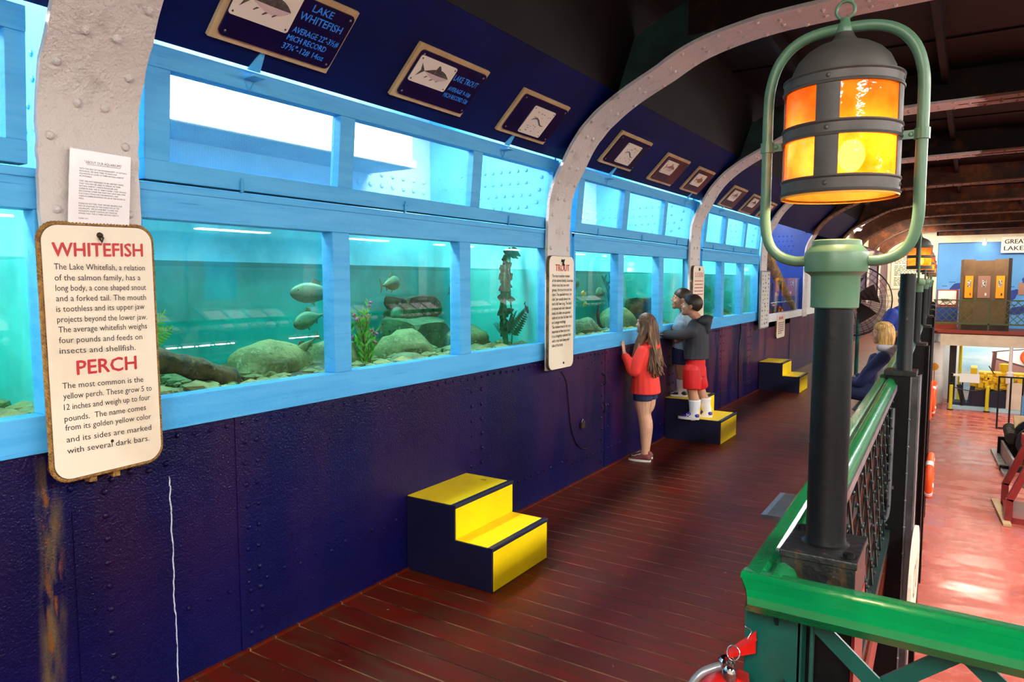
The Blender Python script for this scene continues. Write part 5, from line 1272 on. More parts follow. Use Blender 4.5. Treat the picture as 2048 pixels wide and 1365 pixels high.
for y, z, r in ((13.0, 1.22, .10), (13.3, 1.16, .08), (12.55, 1.16, .09), (13.6, 1.14, .07)):
    b = MB(); b.lathe((-.32, y, .98), [(r * .7, 0), (r, .05), (r, z - 1.03), (r * .6, z - .98), (r * .2, z - .96)], 16); tag(b.build('copper_fitting', M_COPPER, smooth='auto'), 'old copper ship fitting on the ledge of the spar display', 'fitting', 'copper fittings in the spar display')
b = MB(); b.box((-.7, 11.9, .98), (-.5, 12.7, 1.55)); tag(b.build('display_case', M_REDB, bevel=.01), 'red-brown chest behind the guard pane of the spar display', 'chest')
t = thing('sail_painting', 'tall white-framed painting of a sail beyond the spar display', 'painting', (-.02, 15.0, 1.1))
b = MB(); b.fbox(SF, 14.3, 1.1, 14.75, 2.45, -.05, -.01); b.build('side_board', M_WHITE, t); fr = SF
b = MB(); b.fbox(SF, 14.85, 1.12, 16.5, 2.35, -.05, -.02); b.build('frame', M_WOOD, t)
M_SEA = mat('painted_sea', (150, 190, 220), 0.5, var=((226, 232, 236), 2, .4, .6)); b = MB(); b.fbox(SF, 14.92, 1.18, 16.42, 2.3, -.02, -.015); b.build('canvas', M_SEA, t)
b = MB(); b.flat(SF, [(15.0, 1.45), (15.9, 1.42), (15.6, 1.9), (15.1, 2.25)], -.0145); b.build('painted_sail', M_CARD, t, fix=False)
b = MB(); b.flat(SF, [(14.95, 1.2), (16.4, 1.2), (16.4, 1.42), (14.95, 1.38)], -.0145); b.build('painted_water', M_BROWN, t, fix=False)

# ---------------------------------------------------------------- far end of the walkway
t = thing('pedestal_fan', 'large dark pedestal fan standing on the far walkway', 'fan', (1.02, 12.6, 0))
b = MB(); b.lathe((1.10, 12.6, 0), [(.26, 0), (.26, .03), (.06, .06), (.03, .08), (.028, 1.1), (.0, 1.1)], 24); b.build('stand', M_DKGREEN, t, smooth='auto')
C0 = Vector((1.02, 12.5, 1.30)); ax = Vector((.12, -.98, -.10)).normalized(); e1 = ax.cross(Vector((0, 0, 1))).normalized(); e2 = e1.cross(ax); R = .56
b = MB()
for zz_, rr in ((.11, .42), (.115, .26), (.095, .5), (.06, R), (0, R + .005), (-.06, R), (-.1, .42)):
    b.tube([C0 + ax * zz_ + e1 * rr * math.cos(a) + e2 * rr * math.sin(a) for a in [2 * PI * k / 40 for k in range(40)]], .0035 if rr < R else .006, 5, closed=True)
for k in range(36):
    a = 2 * PI * k / 36; d = e1 * math.cos(a) + e2 * math.sin(a); b.tube([C0 + ax * .125 + d * .05, C0 + ax * .11 + d * .40, C0 + ax * .06 + d * R, C0 - ax * .06 + d * R, C0 - ax * .12 + d * .36, C0 - ax * .13 + d * .06], .0022, 4)
b.build('grille', M_BLACK, t)
b = MB()
for k in range(5):
    a = 2 * PI * k / 5; bl = []; 
    for i in range(5):
        s = .06 + .34 * i / 4; aa = a + .3 * i / 4; d0 = e1 * math.cos(aa - .42) + e2 * math.sin(aa - .42); d1 = e1 * math.cos(aa + .42) + e2 * math.sin(aa + .42)
        b.v += [C0 + d0 * s + ax * .035, C0 + d1 * s - ax * .035]
    q = len(b.v) - 10; b.f += [(q + 2 * i, q + 2 * i + 1, q + 2 * i + 3, q + 2 * i + 2) for i in range(4)]
o = b.build('blade', M_DARKB, t)
md = o.modifiers.new('thickness', 'SOLIDIFY'); md.thickness = .004
b = MB(); m3 = Matrix((e1, e2, ax)).transposed(); b.lathe(C0, [(.10, -.30), (.13, -.25), (.13, -.14), (.08, -.1), (.07, .12), (.06, .135), (.0, .135)], 20, ax=m3); b.build('motor', M_DARKB, t, smooth='auto'); b = MB(); b.lathe(C0, [(.06, .128), (.06, .134), (.035, .137), (.035, .128)], 20, ax=m3); b.build('badge_ring', M_GREY, t)
t = thing('caution_sign', 'yellow folding wet-floor caution sign at the far end of the walkway', 'caution sign', (.75, 28.4, 0)); b = MB()
fr = Fr((.75, 28.3, 0), (1, 0, 0), (0, .12, 1)); b.prism(fr, [(-.16, 0), (-.10, .0), (-.09, .06), (.09, .06), (.10, 0), (.16, 0), (.12, .66), (-.12, .66)], 0, .012); fr = Fr((.75, 28.46, 0), (1, 0, 0), (0, -.12, 1)); b.prism(fr, [(-.16, 0), (.16, 0), (.12, .66), (-.12, .66)], 0, .012); b.build('board', M_CAUTION, t)
t = thing('text_board', 'tall cream board of small lettering on the far end wall', 'board', (.6, 29.48, 1.35)); FW = wally(29.5); b = MB(); b.fbox(FW, .12, 1.33, 1.16, 2.78, .005, .03); b.build('board', M_SIGN, t, bevel=.003); dash_rows(FW, .22, 1.06, 1.42, 2.7, 24, .031, .022, 5, skip=(9, 17)).build('lettering', M_INK, t, fix=False)
# balcony things
t = thing('railing', 'olive lattice railing along the far balcony', 'railing', (4, 27.05, 0)); b = MB(); b.box((1.6, 27.02, .98), (6.6, 27.07, 1.02)); b.box((1.6, 27.02, .22), (6.6, 27.07, .27)); b.build('rail', M_OLIVE, t); b = MB()
for k in range(-3, 26):
    for sg in (1, -1):
        a0, a1 = 1.6 + k * .2, 1.6 + k * .2 + .72; z0, z1 = (.25, 1.0) if sg > 0 else (1.0, .25)
        if a0 < 1.6: z0 = z0 + (z1 - z0) * (1.6 - a0) / .72; a0 = 1.6
        if a1 > 6.6: continue
        b.bar((a0, 27.04 + .008 * sg, z0), (a1, 27.04 + .008 * sg, z1), .022, .006, (0, 1, 0))
b.build('lattice', M_OLIVE, t)
for x in (1.62, 3.1, 4.6, 6.1):
    b = MB(); b.box((x, 27.02, 0), (x + .04, 27.07, 1.0)); b.build('post', M_OLIVE, t)
t = thing('exhibit_cabinet', 'tall brown folding cabinet with three portrait panels on the far balcony', 'cabinet', (2.97, 27.9, 0)); b = MB()
pl4 = [(2.36, 27.75), (2.70, 27.98), (3.22, 27.98), (3.60, 27.75)]
for (x0, y0), (x1, y1) in zip(pl4, pl4[1:]):
    fr = Fr((x0, y0, 0), (x1 - x0, y1 - y0, 0), (0, 0, 1)); L = math.hypot(x1 - x0, y1 - y0); b.fbox(fr, 0, .18, L, 2.32 if x0 != 2.70 else 2.28, -.06, 0)
b.box((2.3, 27.72, 0), (2.38, 27.84, 2.3)); b.build('panels', M_BROWN, t); b = MB(); b.box((3.58, 27.70, 0), (3.68, 27.9, 2.34)); b.box((2.36, 27.76, 0), (3.6, 28.0, .2)); b.build('dark_edge', M_DARKB, t)
for i, ((x0, y0), (x1, y1)) in enumerate(zip(pl4, pl4[1:])):
    fr = Fr((x0, y0, 0), (x1 - x0, y1 - y0, 0), (0, 0, 1)); L = math.hypot(x1 - x0, y1 - y0); wd = .13 if i != 1 else .17; b = MB(); b.fbox(fr, L / 2 - wd, 1.06, L / 2 + wd, 1.78, .002, .03); p = b.build('portrait_panel', M_AMBERP if i != 1 else M_MAUVE, t)
    b = MB(); b.fbox(fr, L / 2 - .06, 1.42, L / 2 + .06, 1.64, .03, .033); b.build('portrait_photo', M_PHOTO, p); b = MB(); b.fbox(fr, L / 2 + .03, 1.14, L / 2 + .075, 1.22, .03, .032); b.build('emblem', [M_REDB, M_WHITE, M_DARKB][i], p)
t = thing('lakes_sign', 'white sign lettered GREAT LAKES high on the blue map wall', 'sign', (3.8, 29.48, 2.6)); b = MB(); b.fbox(FW, 3.40, 2.56, 4.4, 3.10, .10, .13); b.build('board', M_WHITE, t, bevel=.003); k = text_mb([('GREAT', 3.49, 4.12, 2.87, .15), ('LAKES', 3.48, 4.12, 2.645, .15)], FW, .132); k2 = text_mb([('GREAT', 3.50, 4.13, 2.872, .15), ('LAKES', 3.49, 4.13, 2.647, .15)], FW, .1322); k.add(k2.v, k2.f); k.build('lettering', M_BLACKL, t, fix=False)
t = thing('map_mural', 'dark blue lake shapes painted on the blue map wall', 'mural', (3, 29.49, 1)); rn = random.Random(2)
for cx, cz, a, bb, sd in ((2.2, 1.42, .24, .12, 1), (3.75, 1.1, .20, .22, 2), (4.0, .62, .4, .12, 3), (2.0, .9, .1, .06, 4), (4.3, 1.7, .25, .2, 5)):
    pp = []
    for k in range(26):
        th = 2 * PI * k / 26; q = 1 + .35 * noise.noise(Vector((math.cos(th) * 1.5, math.sin(th) * 1.5, sd * 5))); pp.append((cx + a * q * math.cos(th) + bb * .5 * math.sin(th), cz + bb * q * math.sin(th) + .3 * a * q * math.cos(th) * .5))
    b = MB(); b.prism(FW, pp, .001, .006); b.build('lake_shape', M_MAPBLUE, t, fix=False)
b = MB()
for u, v, n in ((1.95, 1.56, 4), (1.75, 1.42, 3), (3.7, 1.4, 3), (3.9, .92, 4), (3.75, .78, 4)):
    for q in range(n): b.fbox(FW, u + q * .05, v, u + q * .05 + .035, v + .03, .001, .004)
b.build('place_marks', M_MAPBLUE, t)
b = MB(); b.fbox(FW, 3.95, 1.15, 4.35, 1.55, .005, .02); tag(b.build('wall_poster', M_MAUVE), 'pinkish poster on the blue map wall at the picture edge', 'poster')
t = thing('display_case', 'low brown-framed glass case left of the folding cabinet', 'display case', (2.0, 28.6, .3)); b = MB(); b.box((1.62, 28.4, 0), (2.26, 28.8, .75)); b.box((1.62, 28.75, .75), (2.26, 28.8, 1.32)); b.box((2.2, 28.4, .75), (2.26, 28.8, 1.32)); b.build('case', M_REDB, t); b = MB(); b.box((1.66, 28.70, .80), (2.2, 28.748, 1.28)); b.build('back_card', M_PAPER, t); b = MB(); b.box((1.75, 28.66, .93), (1.98, 28.7, 1.0)); b.build('boat_model', M_DARKB, t); b = MB(); b.box((1.64, 28.39, .25), (2.24, 28.398, .72)); b.build('front_panel', M_DEEPBLUE, t)
t = thing('spotlight', 'small white spotlight over the blue map wall', 'light', (2.9, 29.3, 3.0)); b = MB(); b.lathe((2.92, 29.22, 2.9), [(.03, .16), (.05, .12), (.06, 0), (.055, 0), (.04, .1)], 14, cap=False); b.bar((2.92, 29.25, 3.0), (2.96, 29.42, 3.06), .03, .03); b.build('housing', M_WHITE, t); b = MB(); b.ball((2.92, 29.19, 2.885), .058, 12, 8); b.build('bulb', M_SPOT, t)

# ---------------------------------------------------------------- lower deck exhibits
Z0 = -2.5
b = MB(); b.lathe((1.55, 27.7, Z0), [(.38, 0), (.42, .06), (.42, .95), (.40, .98), (.40, 1.0), (.40, 2.0), (.36, 2.08)], 32); tag(b.build('white_tank', M_WHITE, smooth='auto'), 'tall white cylindrical tank on the lower deck below the balcony', 'tank')
b = MB(); b.lathe((1.72, 26.9, Z0 + 1.32), [(0.0, 0), (.12, 0), (.12, .02), (0, .02)], 20, ax=Matrix(((1, 0, 0), (0, 0, -1), (0, 1, 0)))); b.bar((1.72, 26.92, Z0), (1.72, 26.92, Z0 + 1.3), .03, .03); tag(b.build('round_tag_stand', M_AMBERP), 'small amber disc on a stand in front of the white tank', 'stand')
t = thing('engine_plinth', 'dark navy engine plinth with a pale blue base step', 'plinth', (3.4, 27.4, Z0)); b = MB(); b.box((2.15, 26.75, Z0), (5.5, 28.6, Z0 + .11)); b.build('base_step', mat('pale_blue_paint', (186, 222, 236), .45), t); b = MB(); b.box((2.75, 26.95, Z0 + .11), (5.5, 28.5, Z0 + .62)); b.box((2.2, 26.95, Z0 + .11), (2.75, 27.6, Z0 + .2)); b.build('body', M_STEPN, t, bevel=.01)
b = MB(); b.bar((2.58, 26.95, Z0 + .11), (2.42, 26.95, Z0 + .78), .14, .08, (0, 1, 0)); b.bar((2.72, 27.0, Z0 + .11), (2.80, 27.0, Z0 + .75), .14, .08, (0, 1, 0)); b.build('strut', M_STEPN, t)
t = thing('marine_engine', 'yellow marine engine on the navy plinth', 'engine', (3.3, 27.5, Z0 + .62)); b = MB(); b.box((2.85, 27.2, Z0 + .62), (4.3, 27.9, Z0 + .92)); b.box((2.72, 27.15, Z0 + .72), (2.9, 27.95, Z0 + 1.32)); b.box((2.95, 27.3, Z0 + .9), (4.3, 27.85, Z0 + 1.18)); b.box((3.05, 27.15, Z0 + .86), (4.1, 27.3, Z0 + 1.06)); rn = random.Random(21)
for k in range(26):
    x0 = rn.uniform(2.9, 4.1); z0 = Z0 + rn.uniform(.66, 1.1); b.box((x0, 27.06, z0), (x0 + rn.uniform(.05, .18), 27.32, z0 + rn.uniform(.04, .16)))
b.build('block', M_ENGY, t, bevel=.012); b = MB(); b.lathe((3.62, 27.5, Z0 + 1.18), [(.08, 0), (.08, .08), (.14, .1), (.14, .28), (.05, .3)], 16); b.build('air_filter', M_ENGY, t, smooth='auto')
for k in range(5):
    b = MB(); b.lathe((3.1 + k * .22, 27.16, Z0 + .8), [(.06, -.04), (.07, 0), (.05, .03), (0, .03)], 12, ax=Matrix(((1, 0, 0), (0, 0, -1), (0, 1, 0)))); b.build('port_cover', M_ENGY, t, smooth='auto')
b = MB(); b.bar((3.35, 27.3, Z0 + 1.15), (3.2, 27.3, Z0 + 1.4), .03, .03); b.tube(catmull([(3.2, 27.14, Z0 + .7), (3.5, 27.1, Z0 + .62), (3.9, 27.12, Z0 + .75), (4.2, 27.1, Z0 + .66)], 5), .02, 8); b.build('pipework', M_DARKB, t)
for x, y, l in ((2.22, 26.5, 'yellow bollard at the left end of the engine exhibit'), (3.19, 26.65, 'yellow bollard in front of the marine engine')):
    t = thing('bollard', l, 'bollard', (x, y, Z0), 'yellow bollards by the engine'); b = MB(); b.lathe((x, y, Z0), [(.05, .03), (.05, .80), (.02, .82)], 16); b.build('post', M_CAUTION, t, smooth='auto'); b = MB(); b.lathe((x, y, Z0), [(.09, 0), (.09, .02), (.05, .035)], 16); b.build('foot', M_BLACK, t)
    if x < 3:
        b = MB(); b.ball((x, y, Z0 + .86), .04, 10, 8); b.box((x - .02, y - .02, Z0 + .8), (x + .02, y + .02, Z0 + 1.15)); b.ball((x, y, Z0 + 1.15), .045, 10, 8); b.build('finial', M_BLACK, t)
b = MB(); b.tube(catmull([(2.22, 26.5, Z0 + .78), (2.5, 26.52, Z0 + .68), (2.9, 26.6, Z0 + .66), (3.19, 26.65, Z0 + .76)], 5), .014, 6); tag(b.build('barrier_rope', M_DARKB, smooth=True), 'dark rope slung between the yellow bollards', 'rope')
t = thing('exhibit_label', 'white slanted label board beside the marine engine', 'label board', (2.6, 26.8, Z0 + .8)); fr = Fr((2.25, 26.72, Z0 + .88), (1, .05, 0), (0, .5, 1)); b = MB(); b.fbox(fr, .18, 0, .72, .3, 0, .02); b.fbox(fr, .0, .2, .2, .28, 0, .02); b.build('board', M_WHITE, t); b = MB(); b.box((2.5, 26.85, Z0 + .11), (2.54, 26.89, Z0 + 1.0)); b.build('stand', M_BLACK, t)
b = MB(); b.lathe((2.42, 27.9, Z0), [(.05, 0), (.05, 2.3)], 12); tag(b.build('yellow_pipe', M_CAUTION, smooth='auto'), 'bright yellow upright pipe behind the engine plinth', 'pipe')
b = MB(); b.box((2.1, 28.0, Z0), (2.3, 28.2, Z0 + 2.4)); tag(b.build('steel_stanchion', M_DARKB, bevel=.01), 'dark steel stanchion left of the yellow pipe', 'stanchion')
b = MB(); b.lathe((3.75, 26.9, Z0), [(.06, 0), (.06, .9), (.10, .92), (.10, 1.25), (.05, 1.3), (.045, 2.1)], 14); tag(b.build('white_pipe', M_WHITE, smooth='auto'), 'white upright pipe in front of the boat mural', 'pipe')
# boat mural on the lower wall
t = thing('boat_mural', 'mural of a brown and white boat bow against a pale blue sky', 'mural', (3.5, 28.85, Z0)); FL = wally(28.9); b = MB(); b.fbox(FL, 2.45, Z0 + .3, 6.5, -.42, .0, .01); b.build('painted_sky', mat('mural_sky', (170, 220, 240), .5, var=((236, 246, 246), 1.2, .4, .65, (.5, 1, 2))), t)
zb = Z0; b = MB(); b.prism(FL, [(3.28, zb + .5), (3.32, zb + 1.72), (3.44, zb + 1.72), (3.44, zb + 1.5), (4.2, zb + 1.28), (6.4, zb + 1.15), (6.4, zb + .4)], .01, .016); b.build('painted_hull', mat('mural_hull', (164, 116, 112), .5), t); b = MB(); b.prism(FL, [(3.44, zb + 1.70), (4.2, zb + 1.84), (5.2, zb + 1.86), (6.4, zb + 1.8), (6.4, zb + 1.16), (4.2, zb + 1.30), (3.44, zb + 1.52)], .012, .02); b.build('painted_bulwark', M_WHITE, t)
b = MB(); 
for p, q in zip([(3.3, 1.72), (3.8, 1.80), (4.3, 1.86), (5.2, 1.88)], [(3.8, 1.80), (4.3, 1.86), (5.2, 1.88), (6.4, 1.82)]): b.bar((p[0], 28.885, zb + p[1]), (q[0], 28.885, zb + q[1]), .03, .01, (0, 1, 0))
for p, q in zip([(3.42, 1.5), (4.2, 1.28)], [(4.2, 1.28), (6.4, 1.14)]): b.bar((p[0], 28.885, zb + p[1]), (q[0], 28.885, zb + q[1]), .06, .01, (0, 1, 0))
b.bar((3.33, 28.885, zb + .8), (3.40, 28.885, zb + 1.72), .1, .01, (0, 1, 0)); b.build('painted_outline', mat('mural_outline', (96, 56, 50), .5), t)
b = MB(); b.box((3.72, 26.75, Z0 + .12), (4.9, 26.8, Z0 + .95)); tag(b.build('panel_board', M_CREAMW), 'pale upright panel leaning on the engine plinth behind the black barrier', 'panel')
t = thing('lower_lifebuoy', 'orange lifebuoy on the boat mural at the picture edge', 'lifebuoy', (4.35, 28.8, Z0 + 1.55)); b = MB(); b.tube([(4.35 + .22 * math.cos(a), 28.84, Z0 + 1.6 + .22 * math.sin(a)) for a in [2 * PI * k / 24 for k in range(24)]], .05, 10, closed=True); b.build('ring', M_ORANGE, t, smooth=True)
t = thing('barrier', 'black barred barrier with a blue notice on the lower deck', 'barrier', (4.2, 23.8, Z0)); b = MB(); y = 23.8
b.bar((3.41, y, Z0 + .03), (5.4, y, Z0 + .03), .04, .04); b.bar((3.36, y, Z0 + 1.46), (5.4, y, Z0 + 1.46), .05, .04)
b.build('rail', M_BLACK, t)
for k in range(8):
    b = MB(); b.bar((3.38 + k * .275, y, Z0), (3.38 + k * .275, y, Z0 + 1.46), .045, .03, (0, 1, 0)); b.build('bar', M_BLACK, t)
b = MB(); b.box((3.92, y - .05, Z0 + .30), (4.6, y - .03, Z0 + .98)); q = b.build('notice', mat('notice_blue', (84, 150, 196), .5), t); dash_rows(wally(y - .05), 3.97, 4.5, Z0 + .4, Z0 + .9, 7, .002, .025, 12).build('lettering', M_INK, q, fix=False)
t = thing('winch', 'black and steel winch on a grey base rail on the lower deck', 'winch', (3.75, 19.2, Z0))
b = MB(); b.bar((3.25, 20.6, Z0 + .03), (3.42, 18.0, Z0 + .03), .14, .06); b.bar((3.35, 20.6, Z0 + .22), (3.52, 18.05, Z0 + .22), .05, .32); b.bar((4.1, 20.6, Z0 + .12), (4.2, 18.1, Z0 + .12), .1, .2); b.build('base_frame', M_GREY, t, bevel=.008)
b = MB(); q = [Vector((3.52, 20.4 - k * .14, Z0 + .62)) for k in range(10)]
for p in q: b.lathe(p, [(.05, -.03), (.13, -.03), (.13, .03), (.05, .03)], 14, ax=Matrix(((1, 0, 0), (0, 0, 1), (0, 1, 0))))
b.bar(q[0], q[-1], .1, .1); b.build('spring_gear', M_BLACK, t, smooth='auto')
m3 = Matrix(((1, 0, 0), (0, 0, 1), (0, 1, 0)))
b = MB(); b.lathe((3.98, 19.35, Z0 + .58), [(.25, -.42), (.25, .42)], 28, ax=m3); b.build('drum', M_CHROME, t, smooth='auto')
for y in (19.82, 18.9):
    b = MB(); b.lathe((3.98, y, Z0 + .58), [(.06, -.05), (.40, -.05), (.40, .05), (.06, .05)], 28, ax=m3); b.build('drum_flange', M_BLACK, t, smooth='auto')
for x, y in ((3.93, 19.35),):
    b = MB(); b.lathe((x, y, Z0 + .7), [(.03, .1), (.03, .3), (.10, .32), (.12, .36), (.10, .40), (.03, .42)], 14); b.build('hand_wheel', M_BLACK, t, smooth='auto')
b = MB(); b.box((3.3, 18.5, Z0), (4.3, 18.6, Z0 + .12)); b.build('cross_member', M_BLACK, t); b = MB(); b.box((3.3, 20.1, Z0), (4.3, 20.2, Z0 + .45)); b.build('cross_member', M_BLACK, t)
b = MB(); fr = Fr((3.62, 20.0, Z0 + .45), (1, .3, 0), (-.1, .1, 1)); b.fbox(fr, 0, 0, .42, .55, 0, .03); tag(b.build('wooden_board', M_TAN), 'pale wooden board propped on the winch', 'board')
t = thing('bell_frame', 'crimson wooden frame holding a grey ship bell on the lower deck', 'bell frame', (3.85, 15.1, Z0)); 
for x0, x1, y in ((3.32, 3.62, 14.55), (3.30, 3.60, 15.7), (4.6, 4.3, 14.55), (4.6, 4.3, 15.7)):
    b = MB(); b.bar((x0, y, Z0 + .0), (x0, y, Z0 + .42), .11, .11); b.bar((x0, y, Z0 + .38), (x1, y, Z0 + 1.2), .11, .11); b.build('leg', M_CRIM, t, bevel=.008)
b = MB(); b.box((3.5, 14.45, Z0 + 1.16), (4.4, 14.70, Z0 + 1.36)); b.box((3.5, 15.6, Z0 + 1.16), (4.4, 15.8, Z0 + 1.36)); b.box((3.88, 14.5, Z0 + 1.2), (4.02, 15.8, Z0 + 1.34)); b.build('top_beam', M_CRIM, t, bevel=.01); b = MB(); b.box((3.27, 14.5, Z0 + .0), (3.38, 15.75, Z0 + .1)); b.box((3.27, 14.5, Z0), (4.6, 14.6, Z0 + .1)); b.box((3.38, 14.6, Z0 + .05), (4.6, 15.7, Z0 + .09)); b.build('base', M_CRIM, t)
b = MB(); b.lathe((3.95, 15.1, Z0 + .55), [(.50, 0), (.48, .05), (.36, .2), (.28, .4), (.2, .58), (.05, .65)], 28); tag(b.build('ship_bell', mat('bell_grey', (150, 146, 124), .4, .4), smooth='auto'), 'grey ship bell hanging in the crimson frame', 'bell')
b = MB(); b.bar((3.16, 15.9, Z0 + .02), (3.3, 14.3, Z0 + .02), .12, .04); tag(b.build('loose_plank', M_TAN), 'bare plank on the red floor beside the bell frame', 'plank')

# ---------------------------------------------------------------- opposite walkway, met only in the reflections
t = thing('opposite_banner', 'white banner lettered UNITED STATES on the opposite wall', 'banner', (8.97, 1, 2)); FO = Fr((9, 0, 0), (0, -1, 0), (0, 0, 1)); b = MB(); b.fbox(FO, -.2, 1.9, 2.6, 2.6, .005, .03); b.build('board', M_WHITE, t); text_mb([('UNITED STATES', 0, 2.4, 2.1, .3)], FO, .032).build('lettering', M_MAPBLUE, t, fix=False)
rn = random.Random(11)
for k in range(11):
    y = 1.2 + k * 2.1; t = thing('display_desk', 'sloping display desk of white cards along the opposite walkway', 'display desk', (7.4, y, 0), 'display desks on the opposite walkway')
    fr = Fr((7.0, y + .8, .85), (0, -1, 0), (.8, 0, .45)); b = MB(); b.fbox(fr, 0, 0, 1.6, .7, -.03, 0); b.box((7.1, y - .75, 0), (7.6, y + .75, .84)); b.build('desk', M_DARKB, t)
    for q in range(4):
        b = MB(); b.fbox(fr, .08 + q * .38, .08, .38 + q * .38, .58, 0, .006); b.build('card', M_PAPER, t)
for k in range(9):
    y = .6 + k * 2.4; z = 1.3; b = MB(); b.fbox(FO, -y - .7, z, -y + rn.uniform(.0, .5), z + rn.uniform(.6, 1.0), .005, .03) if k else None
    if k: tag(b.build('wall_panel_board', [M_FARBLUE, M_PAPER, M_WOOD][k % 3]), 'information board on the opposite wall', 'board', 'information boards on the opposite wall')
t = thing('railing', 'green lattice railing along the opposite walkway', 'railing', (6.6, 14, 0)); b = MB(); b.box((6.58, 1.4, .98), (6.68, 26.9, 1.05)); b.build('handrail', M_GREEN, t); b = MB()
for k in range(98):
    y = 1.5 + k * .26; b.bar((6.63, y, .1), (6.63, y + .6, .98), .024, .006, (1, 0, 0)); b.bar((6.64, y + .6, .1), (6.64, y, .98), .024, .006, (1, 0, 0))
b.build('lattice', M_LATT, t)

for y in (6.4, 8.6):
    fixture('desk_light', 'strip light under the lip of an opposite display desk', 6.96, y - .55, 7.0, y + .55, .66, M_TUBEL, 'strip lights under the opposite display desks', .03)
# ---------------------------------------------------------------- people
M_SKIN = mat('skin', (214, 164, 136), 0.5, var=((200, 146, 118), 9, .4, .7))
M_SKINT = mat('tanned_skin', (190, 136, 104), 0.5, var=((174, 120, 90), 9, .4, .7))
M_HAIRB = mat('brown_hair', (56, 38, 26), 0.5, var=((44, 28, 20), 60, .4, .65, (1, 1, .15)))
M_HAIRL = mat('long_brown_hair', (112, 74, 42), 0.5, var=[((64, 42, 26), 50, .42, .65, (1, 1, .1)), ((186, 130, 74), 30, .58, .70, (1, 1, .12))])
M_BLOND = mat('blonde_hair', (206, 166, 96), 0.45, var=[((150, 108, 56), 50, .42, .62, (1, 1, .1)), ((236, 206, 140), 30, .58, .72, (1, 1, .12))])
M_CORAL = mat('coral_fleece', (244, 62, 52), 0.8, bump=(60, .15))
M_NAVYC = mat('navy_cloth', (24, 34, 78), 0.8, bump=(80, .15))
M_CHAR = mat('charcoal_hoodie', (46, 48, 54), 0.8, bump=(70, .15))
M_REDC = mat('red_shorts_cloth', (214, 16, 18), 0.6, bump=(30, .1))
M_GREYC = mat('grey_shirt_cloth', (140, 160, 176), 0.8, bump=(70, .1))
M_HEATH = mat('heather_grey_cloth', (168, 166, 170), 0.8, bump=(80, .1))
M_BLUEC = mat('blue_shirt_cloth', (28, 52, 140), 0.75, bump=(40, .1))
M_SOCK = mat('white_sock', (232, 232, 236), 0.85, bump=(90, .2))
M_SHOEM = mat('maroon_canvas', (116, 58, 58), 0.75)
M_SHOEB = mat('royal_blue_knit', (44, 40, 160), 0.6)
M_SHOEK = mat('black_rubber', (30, 30, 34), 0.5)
M_SOLE = mat('white_sole', (226, 222, 216), 0.6)
M_DENIM = mat('dark_denim', (26, 36, 74), 0.8, bump=(80, .1))
M_LIP = mat('lip_pink', (186, 110, 100), 0.5)

def remesh(mb, name, m, parent, vox, it=3, loc=None):
    o = mb.build(name, None, None, fix=True)
    md = o.modifiers.new('r', 'REMESH'); md.mode = 'VOXEL'; md.voxel_size = vox; md.use_smooth_shade = True
    sm = o.modifiers.new('s', 'SMOOTH'); sm.iterations = it; sm.factor = .5
    dg = bpy.context.evaluated_depsgraph_get(); dg.update()
    me = bpy.data.meshes.new_from_object(o.evaluated_get(dg)); old = o.data
    off = wpos(parent); me.transform(Matrix.Translation(-off))
    bpy.data.objects.remove(o); bpy.data.meshes.remove(old)
    me.materials.clear(); me.materials.append(m); me.name = name
    for p in me.polygons: p.use_smooth = True
    n = bpy.data.objects.new(name, me); col.objects.link(n); n.parent = parent
    return n

def limb(mb, pts, rad, n=14, sub=4, flat=False):
    P = catmull(pts, sub); R = [r[0] for r in catmull([(r, 0, 0) for r in rad], sub)]
    d0 = (P[0] - P[1]).normalized(); d1 = (P[-1] - P[-2]).normalized()
    if flat:
        P = [P[0] + d0 * R[0] * .8, P[0] + d0 * R[0] * .5] + P; R = [R[0] * .35, R[0] * .8] + R
        mb.tube(P, R, n); return
    P = [P[0] + d0 * R[0] * .8, P[0] + d0 * R[0] * .5] + P + [P[-1] + d1 * R[-1] * .5, P[-1] + d1 * R[-1] * .8]; R = [R[0] * .35, R[0] * .8] + R + [R[-1] * .8, R[-1] * .35]
    mb.tube(P, R, n)
def trunk(mb, rows, f, s, flat=False):
    """rows = [(centre, half depth along f, half width along s)] bottom to top"""
    C = catmull([r[0] for r in rows], 4); D = catmull([(r[1], r[2], 0) for r in rows], 4)
    rings = ([] if flat else [(C[0] - Vector((0, 0, D[0].x * .35)), f * D[0].x * .5, s * D[0].y * .5)]) + [(c, f * d.x, s * d.y) for c, d in zip(C, D)] + [(C[-1] + Vector((0, 0, D[-1].x * .3)), f * D[-1].x * .5, s * D[-1].y * .5)]
    mb.loft(rings)
def head(mb, C, h, f, up):
    f = Vector(f).normalized(); s = f.cross(Vector(up)).normalized(); u = s.cross(f); C = Vector(C); M3 = Matrix((s, f, u)).transposed()
    def B(a, b_, c, r, n=16): mb.ball(C + s * a * h + f * b_ * h + u * c * h, tuple(x * h for x in r), n, 12, M3)
    B(0, -.05, .135, (.315, .395, .365), 20); B(0, .10, -.10, (.265, .255, .355)); B(0, .235, -.385, (.125, .115, .105)); B(0, .14, -.30, (.20, .19, .15))
    B(0, .395, -.085, (.045, .075, .050)); B(0, .355, .0, (.034, .05, .10)); B(0, .33, -.25, (.085, .045, .035)); B(0, .325, -.285, (.075, .045, .03))
    for q in (-1, 1): B(q * .305, -.05, -.03, (.035, .075, .115)); B(q * .13, .31, .075, (.11, .05, .035)); B(q * .16, .24, -.14, (.10, .10, .10))
    return s, f, u, M3
